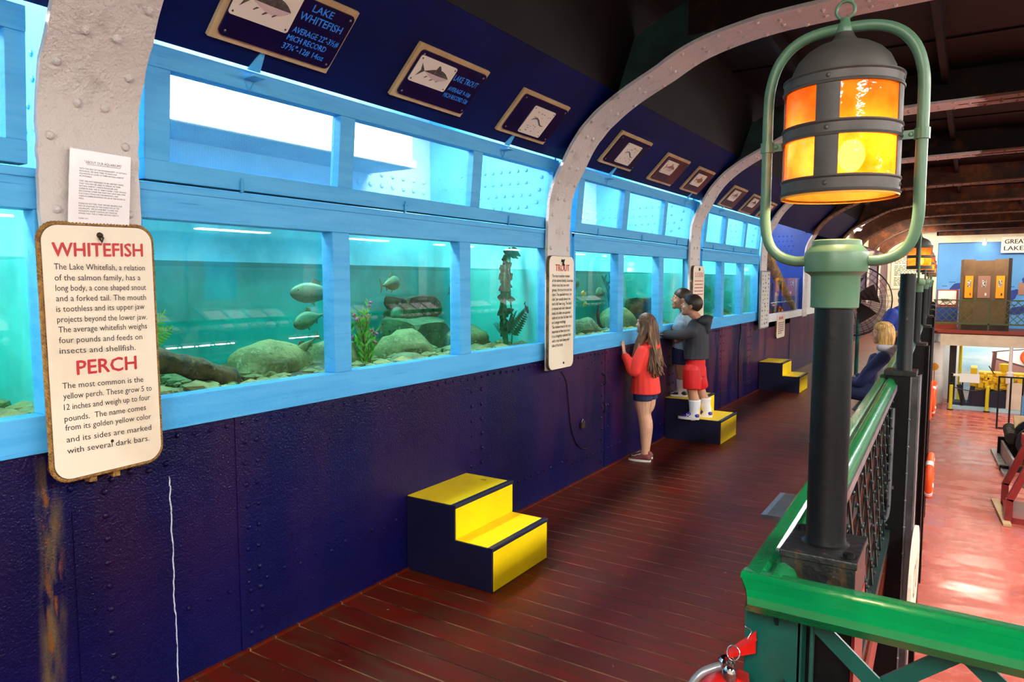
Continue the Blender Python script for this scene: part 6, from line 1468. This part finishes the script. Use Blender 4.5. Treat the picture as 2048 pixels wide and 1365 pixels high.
def face_bits(t, C, h, s, f, u, body, brow):
    C = Vector(C)
    for q in (-1, 1):
        b = MB(); b.ball(C + s * q * .13 * h + f * .318 * h + u * .015 * h, .042 * h, 10, 8); b.build('eye', M_EYEW, body, smooth=True)
        b = MB(); b.ball(C + s * q * .135 * h + f * .346 * h + u * .016 * h, (.022 * h,) * 3, 8, 6); b.build('iris', M_EYE, body, smooth=True)
        b = MB(); b.tube([C + s * q * .06 * h + f * .375 * h + u * .10 * h, C + s * q * .14 * h + f * .365 * h + u * .118 * h, C + s * q * .21 * h + f * .315 * h + u * .095 * h], .012 * h, 6); b.build('eyebrow', brow, body)
    b = MB(); b.tube([C + s * -.08 * h + f * .345 * h - u * .266 * h, C + f * .378 * h - u * .262 * h, C + s * .08 * h + f * .345 * h - u * .266 * h], [.010 * h, .018 * h, .010 * h], 6); b.build('lips', M_LIP, body, smooth=True)
def hair_cap(t, C, h, s, f, u, M3, m, front=.5, side=-.12, back=-.62, thick=.055, seed=1, parent=None, fuzz=.02):
    mb = MB(); nu, nv = 48, 32; C = Vector(C) - f * .05 * h + u * .135 * h; k = 0; rr = (.315 * h, .395 * h, .365 * h)
    mb.ball((0, 0, 0), (1, 1, 1), nu, nv)
    for i, p in enumerate(mb.v):
        d = p.normalized(); lim = side + (front - side) * max(0, d.y) ** 1.2 if d.y > 0 else side + (back - side) * (-d.y) ** .8
        w_ = max(0, min(1, (d.z - lim + .06) / .12)); q = 1 - .10 + (.10 + thick + fuzz * noise.noise(d * 9 + Vector((seed, 0, 0))) + .02 * noise.noise(Vector((d.x * 40, d.y * 40, d.z * 14)))) * w_
        low = min(1, (1 + d.z)) if d.y < 0 else 1
        mb.v[i] = C + s * d.x * rr[0] * q + f * d.y * rr[1] * q + u * d.z * rr[2] * q * (1 + (.1 if d.y < 0 and d.z < 0 else 0))
    return mb.build('hair', m, parent or t, smooth=True)
def hand(mb, W, d, n, size, thumb, spread=.16, curl=.25):
    """palm and five fingers: W wrist, d finger direction, n palm normal (the side fingers curl to), thumb side sign"""
    W = Vector(W); d = Vector(d).normalized(); n = Vector(n).normalized(); n = (n - d * n.dot(d)).normalized(); s = d.cross(n) * thumb; L = size
    M3 = Matrix((s, n, d)).transposed()
    mb.ball(W + d * L * .24, (L * .21, L * .085, L * .29), 14, 10, M3); limb(mb, [W - d * L * .12, W + d * L * .1], [L * .14, L * .15], 10, 2)
    for i, (o, ln) in enumerate(((.155, .40), (.055, .46), (-.05, .43), (-.15, .33))):
        b0 = W + d * L * (.44 - abs(i - 1.2) * .02) + s * L * o; dd = (d + s * (o * spread * 6)).normalized(); r = L * .043
        p1 = b0 + dd * L * ln * .42 + n * L * ln * curl * .10; p2 = b0 + dd * L * ln * .74 + n * L * ln * curl * .32; p3 = b0 + dd * L * ln + n * L * ln * curl * .62
        limb(mb, [b0 - dd * L * .08, b0, p1, p2, p3], [r * 1.1, r * 1.05, r, r * .92, r * .8], 8, 2)
    t0 = W + d * L * .14 + s * L * .15; limb(mb, [t0, t0 + s * L * .13 + d * L * .12 + n * L * .03, t0 + s * L * .20 + d * L * .28 + n * L * .06, t0 + s * L * .22 + d * L * .38 + n * L * .08], [L * .065, L * .056, L * .048, L * .04], 8, 2)
def shoe(t, heel, toe, wd, hgt, sole_h, m, name='shoe', laces=None, parent=None, strap=False, collar=True):
    """low shoe between ground points heel and toe"""
    heel, toe = Vector(heel), Vector(toe); d = (toe - heel); L = d.length; d.normalize(); s = Vector((0, 0, 1)).cross(d); fr = Fr(heel, d, s)
    out = []
    for a in range(28):
        th = 2 * PI * a / 28; x = .5 + .5 * math.cos(th); y = math.sin(th); ww = wd * (.40 + .12 * math.sin(PI * (x - .15)) ) ; out.append((L * (x * 1.02 - .01), y * ww * (abs(math.sin(th)) ** -.25 if abs(y) > .05 else 1)))
    b = MB(); b.prism(fr, out, 0, sole_h); so = b.build('sole', M_SOLE, parent or t, bevel=.002)
    b = MB(); rings = []
    for x, z, w_ in ((.02, .55, .30), (.08, .75, .38), (.20, .95, .40), (.34, 1.0, .41), (.48, .85, .43), (.62, .62, .46), (.78, .46, .46), (.90, .38, .40), (.98, .24, .22)):
        c = heel + d * L * x + Vector((0, 0, sole_h + (z * hgt - sole_h) * .45)); rings.append((c, s * wd * w_, Vector((0, 0, (z * hgt - sole_h) * .62))))
    b.loft(rings); u = b.build(name, m, parent or t, smooth=True)
    if laces:
        b = MB()
        for k in range(4):
            x = .44 + k * .075; z = (.88 - k * .085) * hgt + .004; c = heel + d * L * x + Vector((0, 0, z)); b.tube([c - s * wd * .25 - Vector((0, 0, .008)), c + Vector((0, 0, .004)), c + s * wd * .25 + d * .012 - Vector((0, 0, .008))], .0025, 6)
        c = heel + d * L * .44 + Vector((0, 0, hgt * .9))
        for q in (-1, 1): b.tube(catmull([c, c + s * q * .02 + Vector((0, 0, .008)), c + s * q * .035 + d * .01 - Vector((0, 0, .004)), c + s * q * .015], 3), .0022, 5)
        b.build('laces', M_SOLE, u)
    return u

FX = Vector((-1, 0, 0)); SY = Vector((0, 1, 0)); UZ = Vector((0, 0, 1))
def V(x, y, z): return Vector((x, y, z))

# --- girl in the coral jacket, hands on the wall below the glass
g = thing('person', 'girl with long brown hair in a coral red jacket, hands on the wall', 'person', (.18, 5.98, 0)); Y = 5.98
hc = V(.165, Y, 1.232); hf = V(-.88, .30, .30); h = .205
mb = MB(); s, f, u, M3 = head(mb, hc, h, hf, UZ)
limb(mb, [hc - u * .06 - f * .03, V(.195, Y, 1.09), V(.195, Y, 1.03)], [.043, .042, .055])
trunk(mb, [(V(.18, Y, .60), .075, .115), (V(.175, Y, .72), .068, .105), (V(.175, Y, .85), .075, .115), (V(.185, Y, .97), .07, .13), (V(.19, Y, 1.04), .045, .08)], FX, SY)
limb(mb, [V(.185, Y - .125, 1.0), V(.16, Y - .165, .91), V(.14, Y - .18, .825), V(.09, Y - .19, .90), V(.055, Y - .195, .975)], [.04, .036, .032, .028, .022])
limb(mb, [V(.185, Y + .125, 1.0), V(.16, Y + .165, .91), V(.14, Y + .17, .84), V(.09, Y + .16, .91), V(.058, Y + .15, .985)], [.04, .036, .032, .028, .022])
hand(mb, V(.050, Y - .197, .985), V(-.12, -.05, 1), V(-1, 0, -.1), .125, -1, .2, .12); hand(mb, V(.050, Y + .15, .99), V(-.12, .05, 1), V(-1, 0, -.1), .125, 1, .2, .12)
for q in (-1, 1):
    dx = .0 if q < 0 else -.03
    limb(mb, [V(.175, Y + q * .06, .60), V(.178, Y + q * .062, .5), V(.185 + dx, Y + q * .06, .42), V(.205 + dx, Y + q * .06, .31), V(.205 + dx, Y + q * .06, .2), V(.205 + dx, Y + q * .06, .09), V(.195 + dx, Y + q * .06, .05)], [.075, .066, .052, .052, .043, .03, .033])
body = remesh(mb, 'body', M_SKIN, g, .0042, 2); face_bits(g, hc, h, s, f, u, body, M_HAIRL)
mb = MB(); trunk(mb, [(V(.18, Y, .615), .132, .160), (V(.178, Y, .70), .124, .150), (V(.175, Y, .82), .105, .138), (V(.18, Y, .94), .095, .145), (V(.19, Y, 1.02), .075, .125), (V(.195, Y, 1.06), .062, .075)], FX, SY, True)
limb(mb, [V(.19, Y - .115, 1.005), V(.165, Y - .165, .91), V(.145, Y - .182, .83), V(.12, Y - .187, .84), V(.09, Y - .19, .905), V(.064, Y - .195, .955)], [.056, .055, .052, .045, .042, .036]); limb(mb, [V(.19, Y + .115, 1.005), V(.165, Y + .165, .91), V(.145, Y + .172, .84), V(.12, Y + .17, .855), V(.09, Y + .16, .915), V(.066, Y + .152, .962)], [.056, .055, .052, .045, .042, .036])
limb(mb, [V(.25, Y - .07, 1.045), V(.265, Y, 1.035), V(.25, Y + .07, 1.045)], [.03, .036, .03])
limb(mb, [V(.135, Y - .05, 1.05), V(.12, Y, 1.045), V(.135, Y + .05, 1.05)], [.026, .028, .026])
for v in mb.v: v += noise.noise_vector(v * 9) * .006
remesh(mb, 'jacket', M_CORAL, g, .006, 3)
mb = MB(); trunk(mb, [(V(.18, Y, .60), .09, .13), (V(.178, Y, .70), .088, .125)], FX, SY)
for q in (-1, 1): limb(mb, [V(.177, Y + q * .06, .64), V(.178, Y + q * .062, .553)], [.086, .086], 16, 4, True)
remesh(mb, 'shorts', M_NAVYC, g, .006, 3)
shoe(g, V(.262, Y - .058, .001), V(.058, Y - .075, .001), .088, .075, .018, M_SHOEM, laces=True); shoe(g, V(.232, Y + .062, .001), V(.03, Y + .06, .001), .088, .075, .018, M_SHOEM, laces=True)
hm = hair_cap(g, hc, h, s, f, u, M3, M_HAIRL, .28, -.4, -.95, .075)
b = MB(); rn = random.Random(5)
for k in range(300):
    a = rn.uniform(-1.0, 1.0); az = a * 2.25; z0 = rn.uniform(-.1, .95); rxy = math.sqrt(max(0, 1 - z0 * z0))
    d0 = s * math.sin(az) * rxy - f * math.cos(az) * rxy * 1.0 + u * z0
    cc = hc - f * .05 * h + u * .135 * h; p0 = cc + s * d0.dot(s) * .33 * h + f * d0.dot(f) * .42 * h + u * d0.dot(u) * .385 * h
    near = d0.y < .25
    p1 = cc + V(d0.x * .40 * h + .02, d0.y * .38 * h, -.32 * h)
    if near and d0.x < .25: e = V(.115 + rn.uniform(-.02, .045), Y - .125 - rn.uniform(0, .03), rn.uniform(.82, .93)); pm = V(.15 + d0.x * .04, Y - .12 - rn.uniform(0, .02), 1.02)
    else: e = V(.295 + rn.uniform(-.05, .025), Y - .02 + d0.y * .08 + rn.uniform(-.03, .03), rn.uniform(.76, .90)); pm = V(.272 + rn.uniform(-.03, .02), Y + d0.y * .09, 1.0)
    wv = rn.uniform(0, 6.28); P = catmull([p0, p1, pm, pm * .45 + e * .55 + V(.012 * math.sin(wv), .012 * math.cos(wv), 0), e + V(.02 * math.sin(wv + 2), .014 * math.cos(wv), 0)], 5)
    n = len(P); r = rn.uniform(.005, .010); b.tube(P, [r * (.8 + .5 * i / n) * (1 - .8 * (i / n) ** 5) for i in range(n)], 6)
tag(b.build('long_hair_lock', M_HAIRL, g, smooth=True), kind='stuff')

def stand_boy(Y, label, hc, hf, h, X, sh_z, top, topcol, hem, short_hem, shortcol, step, arms, skin, seed, legs, hood=False, sleeves=True):
    t = thing('person', label, 'person', (X, Y, step)); mb = MB(); s, f, u, M3 = head(mb, hc, h, hf, UZ)
    limb(mb, [hc - u * .07 - f * .03, V(X + .01, Y, sh_z + .05), V(X + .01, Y, sh_z - .01)], [.048, .046, .06])
    hip = short_hem + .17
    trunk(mb, [(V(X, Y, hip - .08), .07, .11), (V(X, Y, hip + .05), .066, .105), (V(X, Y, (hip + sh_z) / 2), .072, .115), (V(X, Y, sh_z - .08), .07, .13), (V(X + .01, Y, sh_z - .01), .045, .08)], FX, SY)
    for A, R in arms: limb(mb, A, R)
    for (W, d, n, th) in legs['hands']: hand(mb, W, d, n, .12, th, .12, .3)
    for A, R in legs['legs']: limb(mb, A, R)
    body = remesh(mb, 'body', skin, t, .0046, 2); face_bits(t, hc, h, s, f, u, body, M_HAIRB)
    mb = MB(); w_ = 1.12 if hood else 1.0
    trunk(mb, [(V(X, Y, hem - .004), .105 * w_, .145), (V(X, Y, hem + .1), .107 * w_, .14), (V(X, Y, (hem + sh_z) / 2 + .04), .104 * w_, .142), (V(X, Y, sh_z - .08), .096 * w_, .15), (V(X + .005, Y, sh_z), .076 * w_, .12), (V(X + .01, Y, sh_z + .045), .060, .075)], FX, SY, True)
    for (A, R) in arms:
        P = A if sleeves else A[:2]; limb(mb, P, [r + .016 for r in R][:len(P)])
    if hood:
        limb(mb, [V(X + .05, Y - .075, sh_z + .045), V(X + .10, Y - .03, sh_z + .035), V(X + .10, Y + .03, sh_z + .035), V(X + .05, Y + .075, sh_z + .045)], [.03, .045, .045, .03])
        limb(mb, [V(X + .06, Y, sh_z + .03), V(X + .11, Y, sh_z + .055), V(X + .15, Y, sh_z + .07)], [.055, .05, .02]); limb(mb, [V(X + .11, Y, sh_z + .03), V(X + .115, Y, sh_z - .07)], [.045, .025])
    for v in mb.v: v += noise.noise_vector(v * 8 + V(seed, 0, 0)) * .006
    remesh(mb, top, topcol, t, .006, 3)
    mb = MB(); trunk(mb, [(V(X, Y, hip - .05), .088, .125), (V(X, Y, hem + .05), .088, .125)], FX, SY)
    for A, R in legs['legs']:
        a0, a1 = Vector(A[0]), Vector(A[1]); q_ = (a1.z - short_hem) / max(a1.z - A[2].z, 1e-4); a1 = a1.lerp(Vector(A[2]), max(0, min(1, q_))); limb(mb, [a0 + V(0, 0, .02), V(a0.x * .5 + a1.x * .5, a0.y, (a0.z + short_hem) / 2), V(a1.x, a1.y, short_hem - .006)], [.088, .090, .088], 16, 4, True)
    for v in mb.v: v += noise.noise_vector(v * 9 + V(seed, 0, 2)) * .005
    remesh(mb, 'shorts', shortcol, t, .006, 3)
    hair_cap(t, hc, h, s, f, u, M3, M_HAIRB, .14, -.48, -.97, .045, seed, fuzz=.035)
    return t, body
Y = 6.95; st = .2385
hc = V(.262, Y - .01, 1.372)
t, bd = stand_boy(Y, 'boy in a charcoal hoodie and bright red shorts on the stool', hc, V(-.96, -.05, .22), .232, .315, 1.188, 'hoodie', M_CHAR, .845, .55, M_REDC, st,
    [([V(.315, Y - .135, 1.12), V(.20, Y - .19, 1.09), V(.10, Y - .20, 1.09), V(.07, Y - .20, 1.09)], [.045, .038, .030, .026]), ([V(.315, Y + .10, 1.11), V(.235, Y + .10, 1.0), V(.17, Y + .11, 1.05), V(.12, Y + .12, 1.10)], [.045, .036, .03, .026])], M_SKINT, 3,
    {'hands': [(V(.085, Y - .20, 1.092), V(-1, 0, .15), V(0, .1, -1), 1), (V(.12, Y + .12, 1.10), V(-1, 0, .2), V(0, -.1, -1), -1)],
     'legs': [([V(.30, Y - .065, .72), V(.30, Y - .07, .60), V(.312, Y - .07, .50), V(.335, Y - .07, .42), V(.335, Y - .07, .36), V(.33, Y - .07, .29), V(.318, Y - .07, .265)], [.075, .058, .050, .05, .042, .034, .036]),
              ([V(.31, Y + .065, .72), V(.32, Y + .085, .60), V(.34, Y + .10, .50), V(.37, Y + .11, .42), V(.39, Y + .115, .36), V(.40, Y + .12, .29), V(.385, Y + .12, .265)], [.075, .058, .050, .05, .042, .034, .036])]}, hood=True)
for (xa, ya, xb, yb, x2) in ((.335, Y - .07, .33, Y - .07, .33), (.383, Y + .113, .40, Y + .12, .40)):
    mb = MB(); limb(mb, [V(xb - .012, yb, .265), V(xb, yb, .30), V(xa, ya, .37), V(xa, ya, .435)], [.049, .046, .054, .060], 16, 4, True); mb.build('sock', M_SOCK, t, smooth=True)
hh = []
for hx, hy, tx, ty in ((.385, Y - .07, .175, Y - .085), (.455, Y + .12, .26, Y + .115)):
    sh = shoe(t, V(hx, hy, st), V(tx, ty, st), .092, .085, .026, M_SHOEB); hh.append(sh)
b = MB(); fr = Fr((.285, Y - .116, st + .044), (1, 0, 0), (0, .25, 1))
for q in (-1, 1):
    pp = [(q * (.020 - .012 * math.cos(a)), .016 * math.sin(a)) for a in [-1.2 + .3 * k for k in range(9)]]
    for p0, p1 in zip(pp, pp[1:]): b.bar(fr(p0[0], p0[1], .002), fr(p1[0], p1[1], .002), .006, .002, fr.N)
b.bar(fr(-.008, 0, .002), fr(.008, 0, .002), .005, .002, fr.N); b.build('emblem', M_SOLE, hh[0])
Y = 7.13; st = .4265
hc = V(.095, Y - .02, 1.432)
t, bd = stand_boy(Y, 'smaller boy in a grey shirt and navy shorts nearest the glass', hc, V(-.90, -.38, .12), .228, .115, 1.24, 'shirt', M_GREYC, .915, .765, M_NAVYC, st,
    [([V(.12, Y - .12, 1.17), V(.13, Y - .13, 1.05), V(.09, Y - .11, 1.0), V(.07, Y - .10, 1.06)], [.04, .034, .03, .024]), ([V(.12, Y + .12, 1.17), V(.12, Y + .15, 1.04), V(.09, Y + .15, 1.02), V(.06, Y + .15, 1.08)], [.04, .034, .03, .024])], M_SKINT, 6,
    {'hands': [(V(.07, Y - .10, 1.06), V(-.3, 0, 1), V(-1, 0, 0), -1), (V(.06, Y + .15, 1.08), V(-.3, 0, 1), V(-1, 0, 0), 1)],
     'legs': [([V(.115, Y - .055, .90), V(.115, Y - .06, .78), V(.115, Y - .06, .69), V(.135, Y - .06, .61), V(.135, Y - .06, .54), V(.13, Y - .06, .48), V(.115, Y - .06, .455)], [.075, .06, .048, .048, .04, .032, .034]),
              ([V(.115, Y + .055, .90), V(.125, Y + .06, .78), V(.135, Y + .06, .69), V(.16, Y + .06, .61), V(.165, Y + .06, .54), V(.16, Y + .06, .48), V(.145, Y + .06, .455)], [.075, .06, .048, .048, .04, .032, .034])]}, sleeves=False)
for xa in (.132, .162):
    yy = Y - .06 if xa < .15 else Y + .06; mb = MB(); limb(mb, [V(xa - .012, yy, .455), V(xa - .003, yy, .49), V(xa, yy, .54), V(xa, yy, .605)], [.047, .044, .051, .057], 16, 4, True); mb.build('sock', M_SOCK, t, smooth=True)
for hx, hy, tx, ty in ((.19, Y - .06, .022, Y - .075), (.22, Y + .06, .05, Y + .06)):
    sh = shoe(t, V(hx, hy, st), V(tx, ty, st), .088, .068, .02, M_SHOEK, name='sandal'); b = MB()
    for k in range(5): b.dome(V(hx + (tx - hx) * (.55 + .09 * k), hy - .02 - .006 * (k % 2), st + .058 - k * .006), (-.2, -.6, 1), .0065)
    b.build('charm', M_SOLE, sh)
b = MB(); 
for q in (-.012, .012): b.bar(V(.10 + q, Y - .128, 1.06), V(.115 + q, Y - .132, 1.13), .012, .003, (0, 1, 0))
b.build('shirt_print', M_BLUEC, t)

def sitter(Y, x0, seat, sc_, label, hairm, skin, topn, topm, legm, hf, backm=None, long=False, seed=1):
    """adult on a bench facing the tanks"""
    k = sc_; t = thing('person', label, 'person', (x0, Y, seat)); z = lambda v: seat + v * k; x = lambda v: x0 - v * k
    hc = V(x(.02), Y, z(.665)); h = .215 * k; mb = MB(); s, f, u, M3 = head(mb, hc, h, hf, UZ)
    limb(mb, [hc - u * .06 - f * .03, V(x(-.02), Y, z(.53)), V(x(-.03), Y, z(.47))], [.05, .05, .06])
    trunk(mb, [(V(x(-.0), Y, z(.09)), .11, .16), (V(x(-.02), Y, z(.2)), .095, .14), (V(x(-.02), Y, z(.34)), .10, .155), (V(x(-.03), Y, z(.45)), .075, .15), (V(x(-.03), Y, z(.50)), .05, .09)], FX, SY)
    arms = [([V(x(-.02), Y + q * .17, z(.45)), V(x(.09), Y + q * .21, z(.32)), V(x(.16), Y + q * .20, z(.21)), V(x(.24), Y + q * .14, z(.20)), V(x(.30), Y + q * .08, z(.20))], [.05, .045, .04, .034, .027]) for q in (-1, 1)]
    for A, R in arms: limb(mb, A, R)
    for q in (-1, 1): hand(mb, V(x(.30), Y + q * .08, z(.20)), V(-.9, -q * .5, -.25), V(0, 0, -1), .17 * k, 1 if q < 0 else -1, .08, .5)
    legs = [([V(x(.02), Y + q * .09, z(.10)), V(x(.2), Y + q * .10, z(.11)), V(x(.40), Y + q * .10, z(.10)), V(x(.43), Y + q * .10, z(.0)), V(x(.41), Y + q * .10, max(.12, z(-.2))), V(x(.42), Y + q * .10, .09)], [.09, .08, .062, .058, .052, .04]) for q in (-1, 1)]
    for A, R in legs: limb(mb, A, R)
    body = remesh(mb, 'body', skin, t, .006, 2); face_bits(t, hc, h, s, f, u, body, hairm)
    mb = MB(); trunk(mb, [(V(x(-.0), Y, z(.04)), .135, .185), (V(x(-.01), Y, z(.14)), .125, .17), (V(x(-.02), Y, z(.32)), .122, .178), (V(x(-.03), Y, z(.45)), .095, .165), (V(x(-.03), Y, z(.515)), .07, .09)], FX, SY)
    if not backm:
        for A, R in arms: limb(mb, A[:4] if long else A[:2], [r + .02 for r in R][:4 if long else 2])
    for v in mb.v: v += noise.noise_vector(v * 7 + V(seed, 0, 0)) * .008
    remesh(mb, topn, backm or topm, t, .008, 3)
    if backm:
        mb = MB()
        for A, R in arms: limb(mb, A[:4], [r + .014 for r in R][:4])
        trunk(mb, [(V(x(.075), Y, z(.10)), .09, .15), (V(x(.07), Y, z(.3)), .085, .155), (V(x(.05), Y, z(.45)), .066, .14)], FX, SY); remesh(mb, 'sleeve', topm, t, .008, 3)
        mb = MB(); limb(mb, [V(x(.03), Y - .10, z(.535)), V(x(-.10), Y - .06, z(.51)), V(x(-.12), Y, z(.48)), V(x(-.10), Y + .06, z(.51)), V(x(.03), Y + .10, z(.535))], [.03, .045, .05, .045, .03]); limb(mb, [V(x(-.12), Y, z(.48)), V(x(-.13), Y, z(.40))], [.05, .03]); remesh(mb, 'hood', backm, t, .008, 3)
    mb = MB()
    for A, R in legs: limb(mb, A, [r + .016 for r in R])
    remesh(mb, 'trousers', legm, t, .008, 3)
    for q in (-1, 1): shoe(t, V(x(.36), Y + q * .10, .001), V(x(.62), Y + q * .11, .001), .10, .09, .025, M_SHOEK)
    hair_cap(t, hc, h, s, f, u, M3, hairm, .25, -.4 if backm else -.36, -.95, .08 if backm else .05, seed)
    if backm:
        b = MB(); rn = random.Random(8)
        for kk in range(280):
            az = rn.uniform(-1, 1) * 1.95; z0 = rn.uniform(-.1, .95); rxy = math.sqrt(1 - z0 * z0); d0 = s * math.sin(az) * rxy - f * math.cos(az) * rxy + u * z0; cc = hc - f * .05 * h + u * .135 * h
            p0 = cc + s * d0.dot(s) * .34 * h + f * d0.dot(f) * .43 * h + u * d0.dot(u) * .39 * h; dd = V(d0.x, d0.y, 0); dd = dd.normalized() if dd.length > .1 else V(1, 0, 0)
            p1 = cc + V(dd.x * .46 * h, dd.y * .42 * h, -.2 * h); e = cc + V(dd.x * .40 * h, dd.y * .36 * h, -rn.uniform(.55, .78) * h); P = catmull([p0, p1, e], 5); n = len(P); r = rn.uniform(.004, .008); b.tube(P, [r * (1 - .6 * (i / n) ** 3) for i in range(n)], 6)
        tag(b.build('hair_lock', hairm, t, smooth=True), kind='stuff')
    return t
sitter(7.62, 1.925, .455, 1.0, 'blonde woman in a navy and grey hooded jacket seated by the railing', M_BLOND, M_SKIN, 'hooded_jacket', M_NAVYC, M_DENIM, V(-.98, -.12, -.02), M_HEATH, True, 2)

# man leaning by the railing, facing the viewer's side of the hold
t = thing('person', 'man in a blue shirt standing beyond the bare black pole', 'person', (1.80, 11.0, 0)); X, Y = 1.80, 11.0
FM = V(.89, -.45, 0).normalized(); SM = V(.45, .89, 0).normalized()
P_ = lambda f_, s_, z_: V(X, Y, z_ * .972) + FM * f_ + SM * s_
hc = P_(.06, 0, 1.455); h = .21; mb = MB(); s, f, u, M3 = head(mb, hc, h, V(.8, -.6, -.15), UZ)
limb(mb, [hc - u * .06 - f * .03, P_(.04, 0, 1.33), P_(.02, 0, 1.26)], [.055, .054, .065])
trunk(mb, [(P_(0, 0, .78), .11, .16), (P_(0, 0, .9), .105, .15), (P_(0, 0, 1.05), .11, .165), (P_(.01, 0, 1.2), .10, .18), (P_(.02, 0, 1.28), .06, .10)], FM, SM)
arms = [([P_(.01, q * .18, 1.22), P_(-.03, q * .25, 1.02), P_(.04, q * .24, .92), P_(.11, q * .15, .95), P_(.155, q * .07, .96)], [.055, .048, .042, .036, .028]) for q in (-1, 1)]
for A, R in arms: limb(mb, A, R)
for q in (-1, 1): hand(mb, P_(.155, q * .07, .96), FM * .4 - SM * q * .8, V(0, 0, -1), .15, 1 if q < 0 else -1, .08, .5)
legs = [([P_(0, q * .095, .82), P_(.02, q * .10, .66), P_(.02, q * .10, .48), P_(0, q * .10, .30), P_(-.01, q * .10, .09)], [.105, .085, .065, .06, .042]) for q in (-1, 1)]
for A, R in legs: limb(mb, A, R)
body = remesh(mb, 'body', M_SKINT, t, .006, 2); face_bits(t, hc, h, s, f, u, body, M_HAIRB)
mb = MB(); trunk(mb, [(P_(0, 0, .80), .135, .185), (P_(0, 0, .92), .13, .175), (P_(0, 0, 1.08), .132, .19), (P_(.01, 0, 1.2), .118, .20), (P_(.02, 0, 1.295), .075, .10)], FM, SM, True)
for A, R in arms: limb(mb, A[:3], [r + .024 for r in R][:3])
for v in mb.v: v += noise.noise_vector(v * 7) * .008
remesh(mb, 'shirt', M_BLUEC, t, .008, 3)
mb = MB()
for A, R in legs: limb(mb, A, [r + .016 for r in R])
remesh(mb, 'trousers', M_DENIM, t, .008, 3)
for q in (-1, 1): shoe(t, P_(-.08, q * .10, .001), P_(.19, q * .12, .001), .10, .09, .025, M_SHOEK)
hair_cap(t, hc, h, s, f, u, M3, M_HAIRB, .25, -.36, -.95, .05, 4)
mb = MB(); C_ = hc
for i in range(9):
    a = -1.25 + 2.5 * i / 8; p = C_ + s * math.sin(a) * .26 * h + f * math.cos(a) * .27 * h - u * (.30 + .12 * math.cos(a)) * h; mb.ball(p, .075 * h, 8, 6)
remesh(mb, 'beard', M_HAIRB, t, .006, 2)
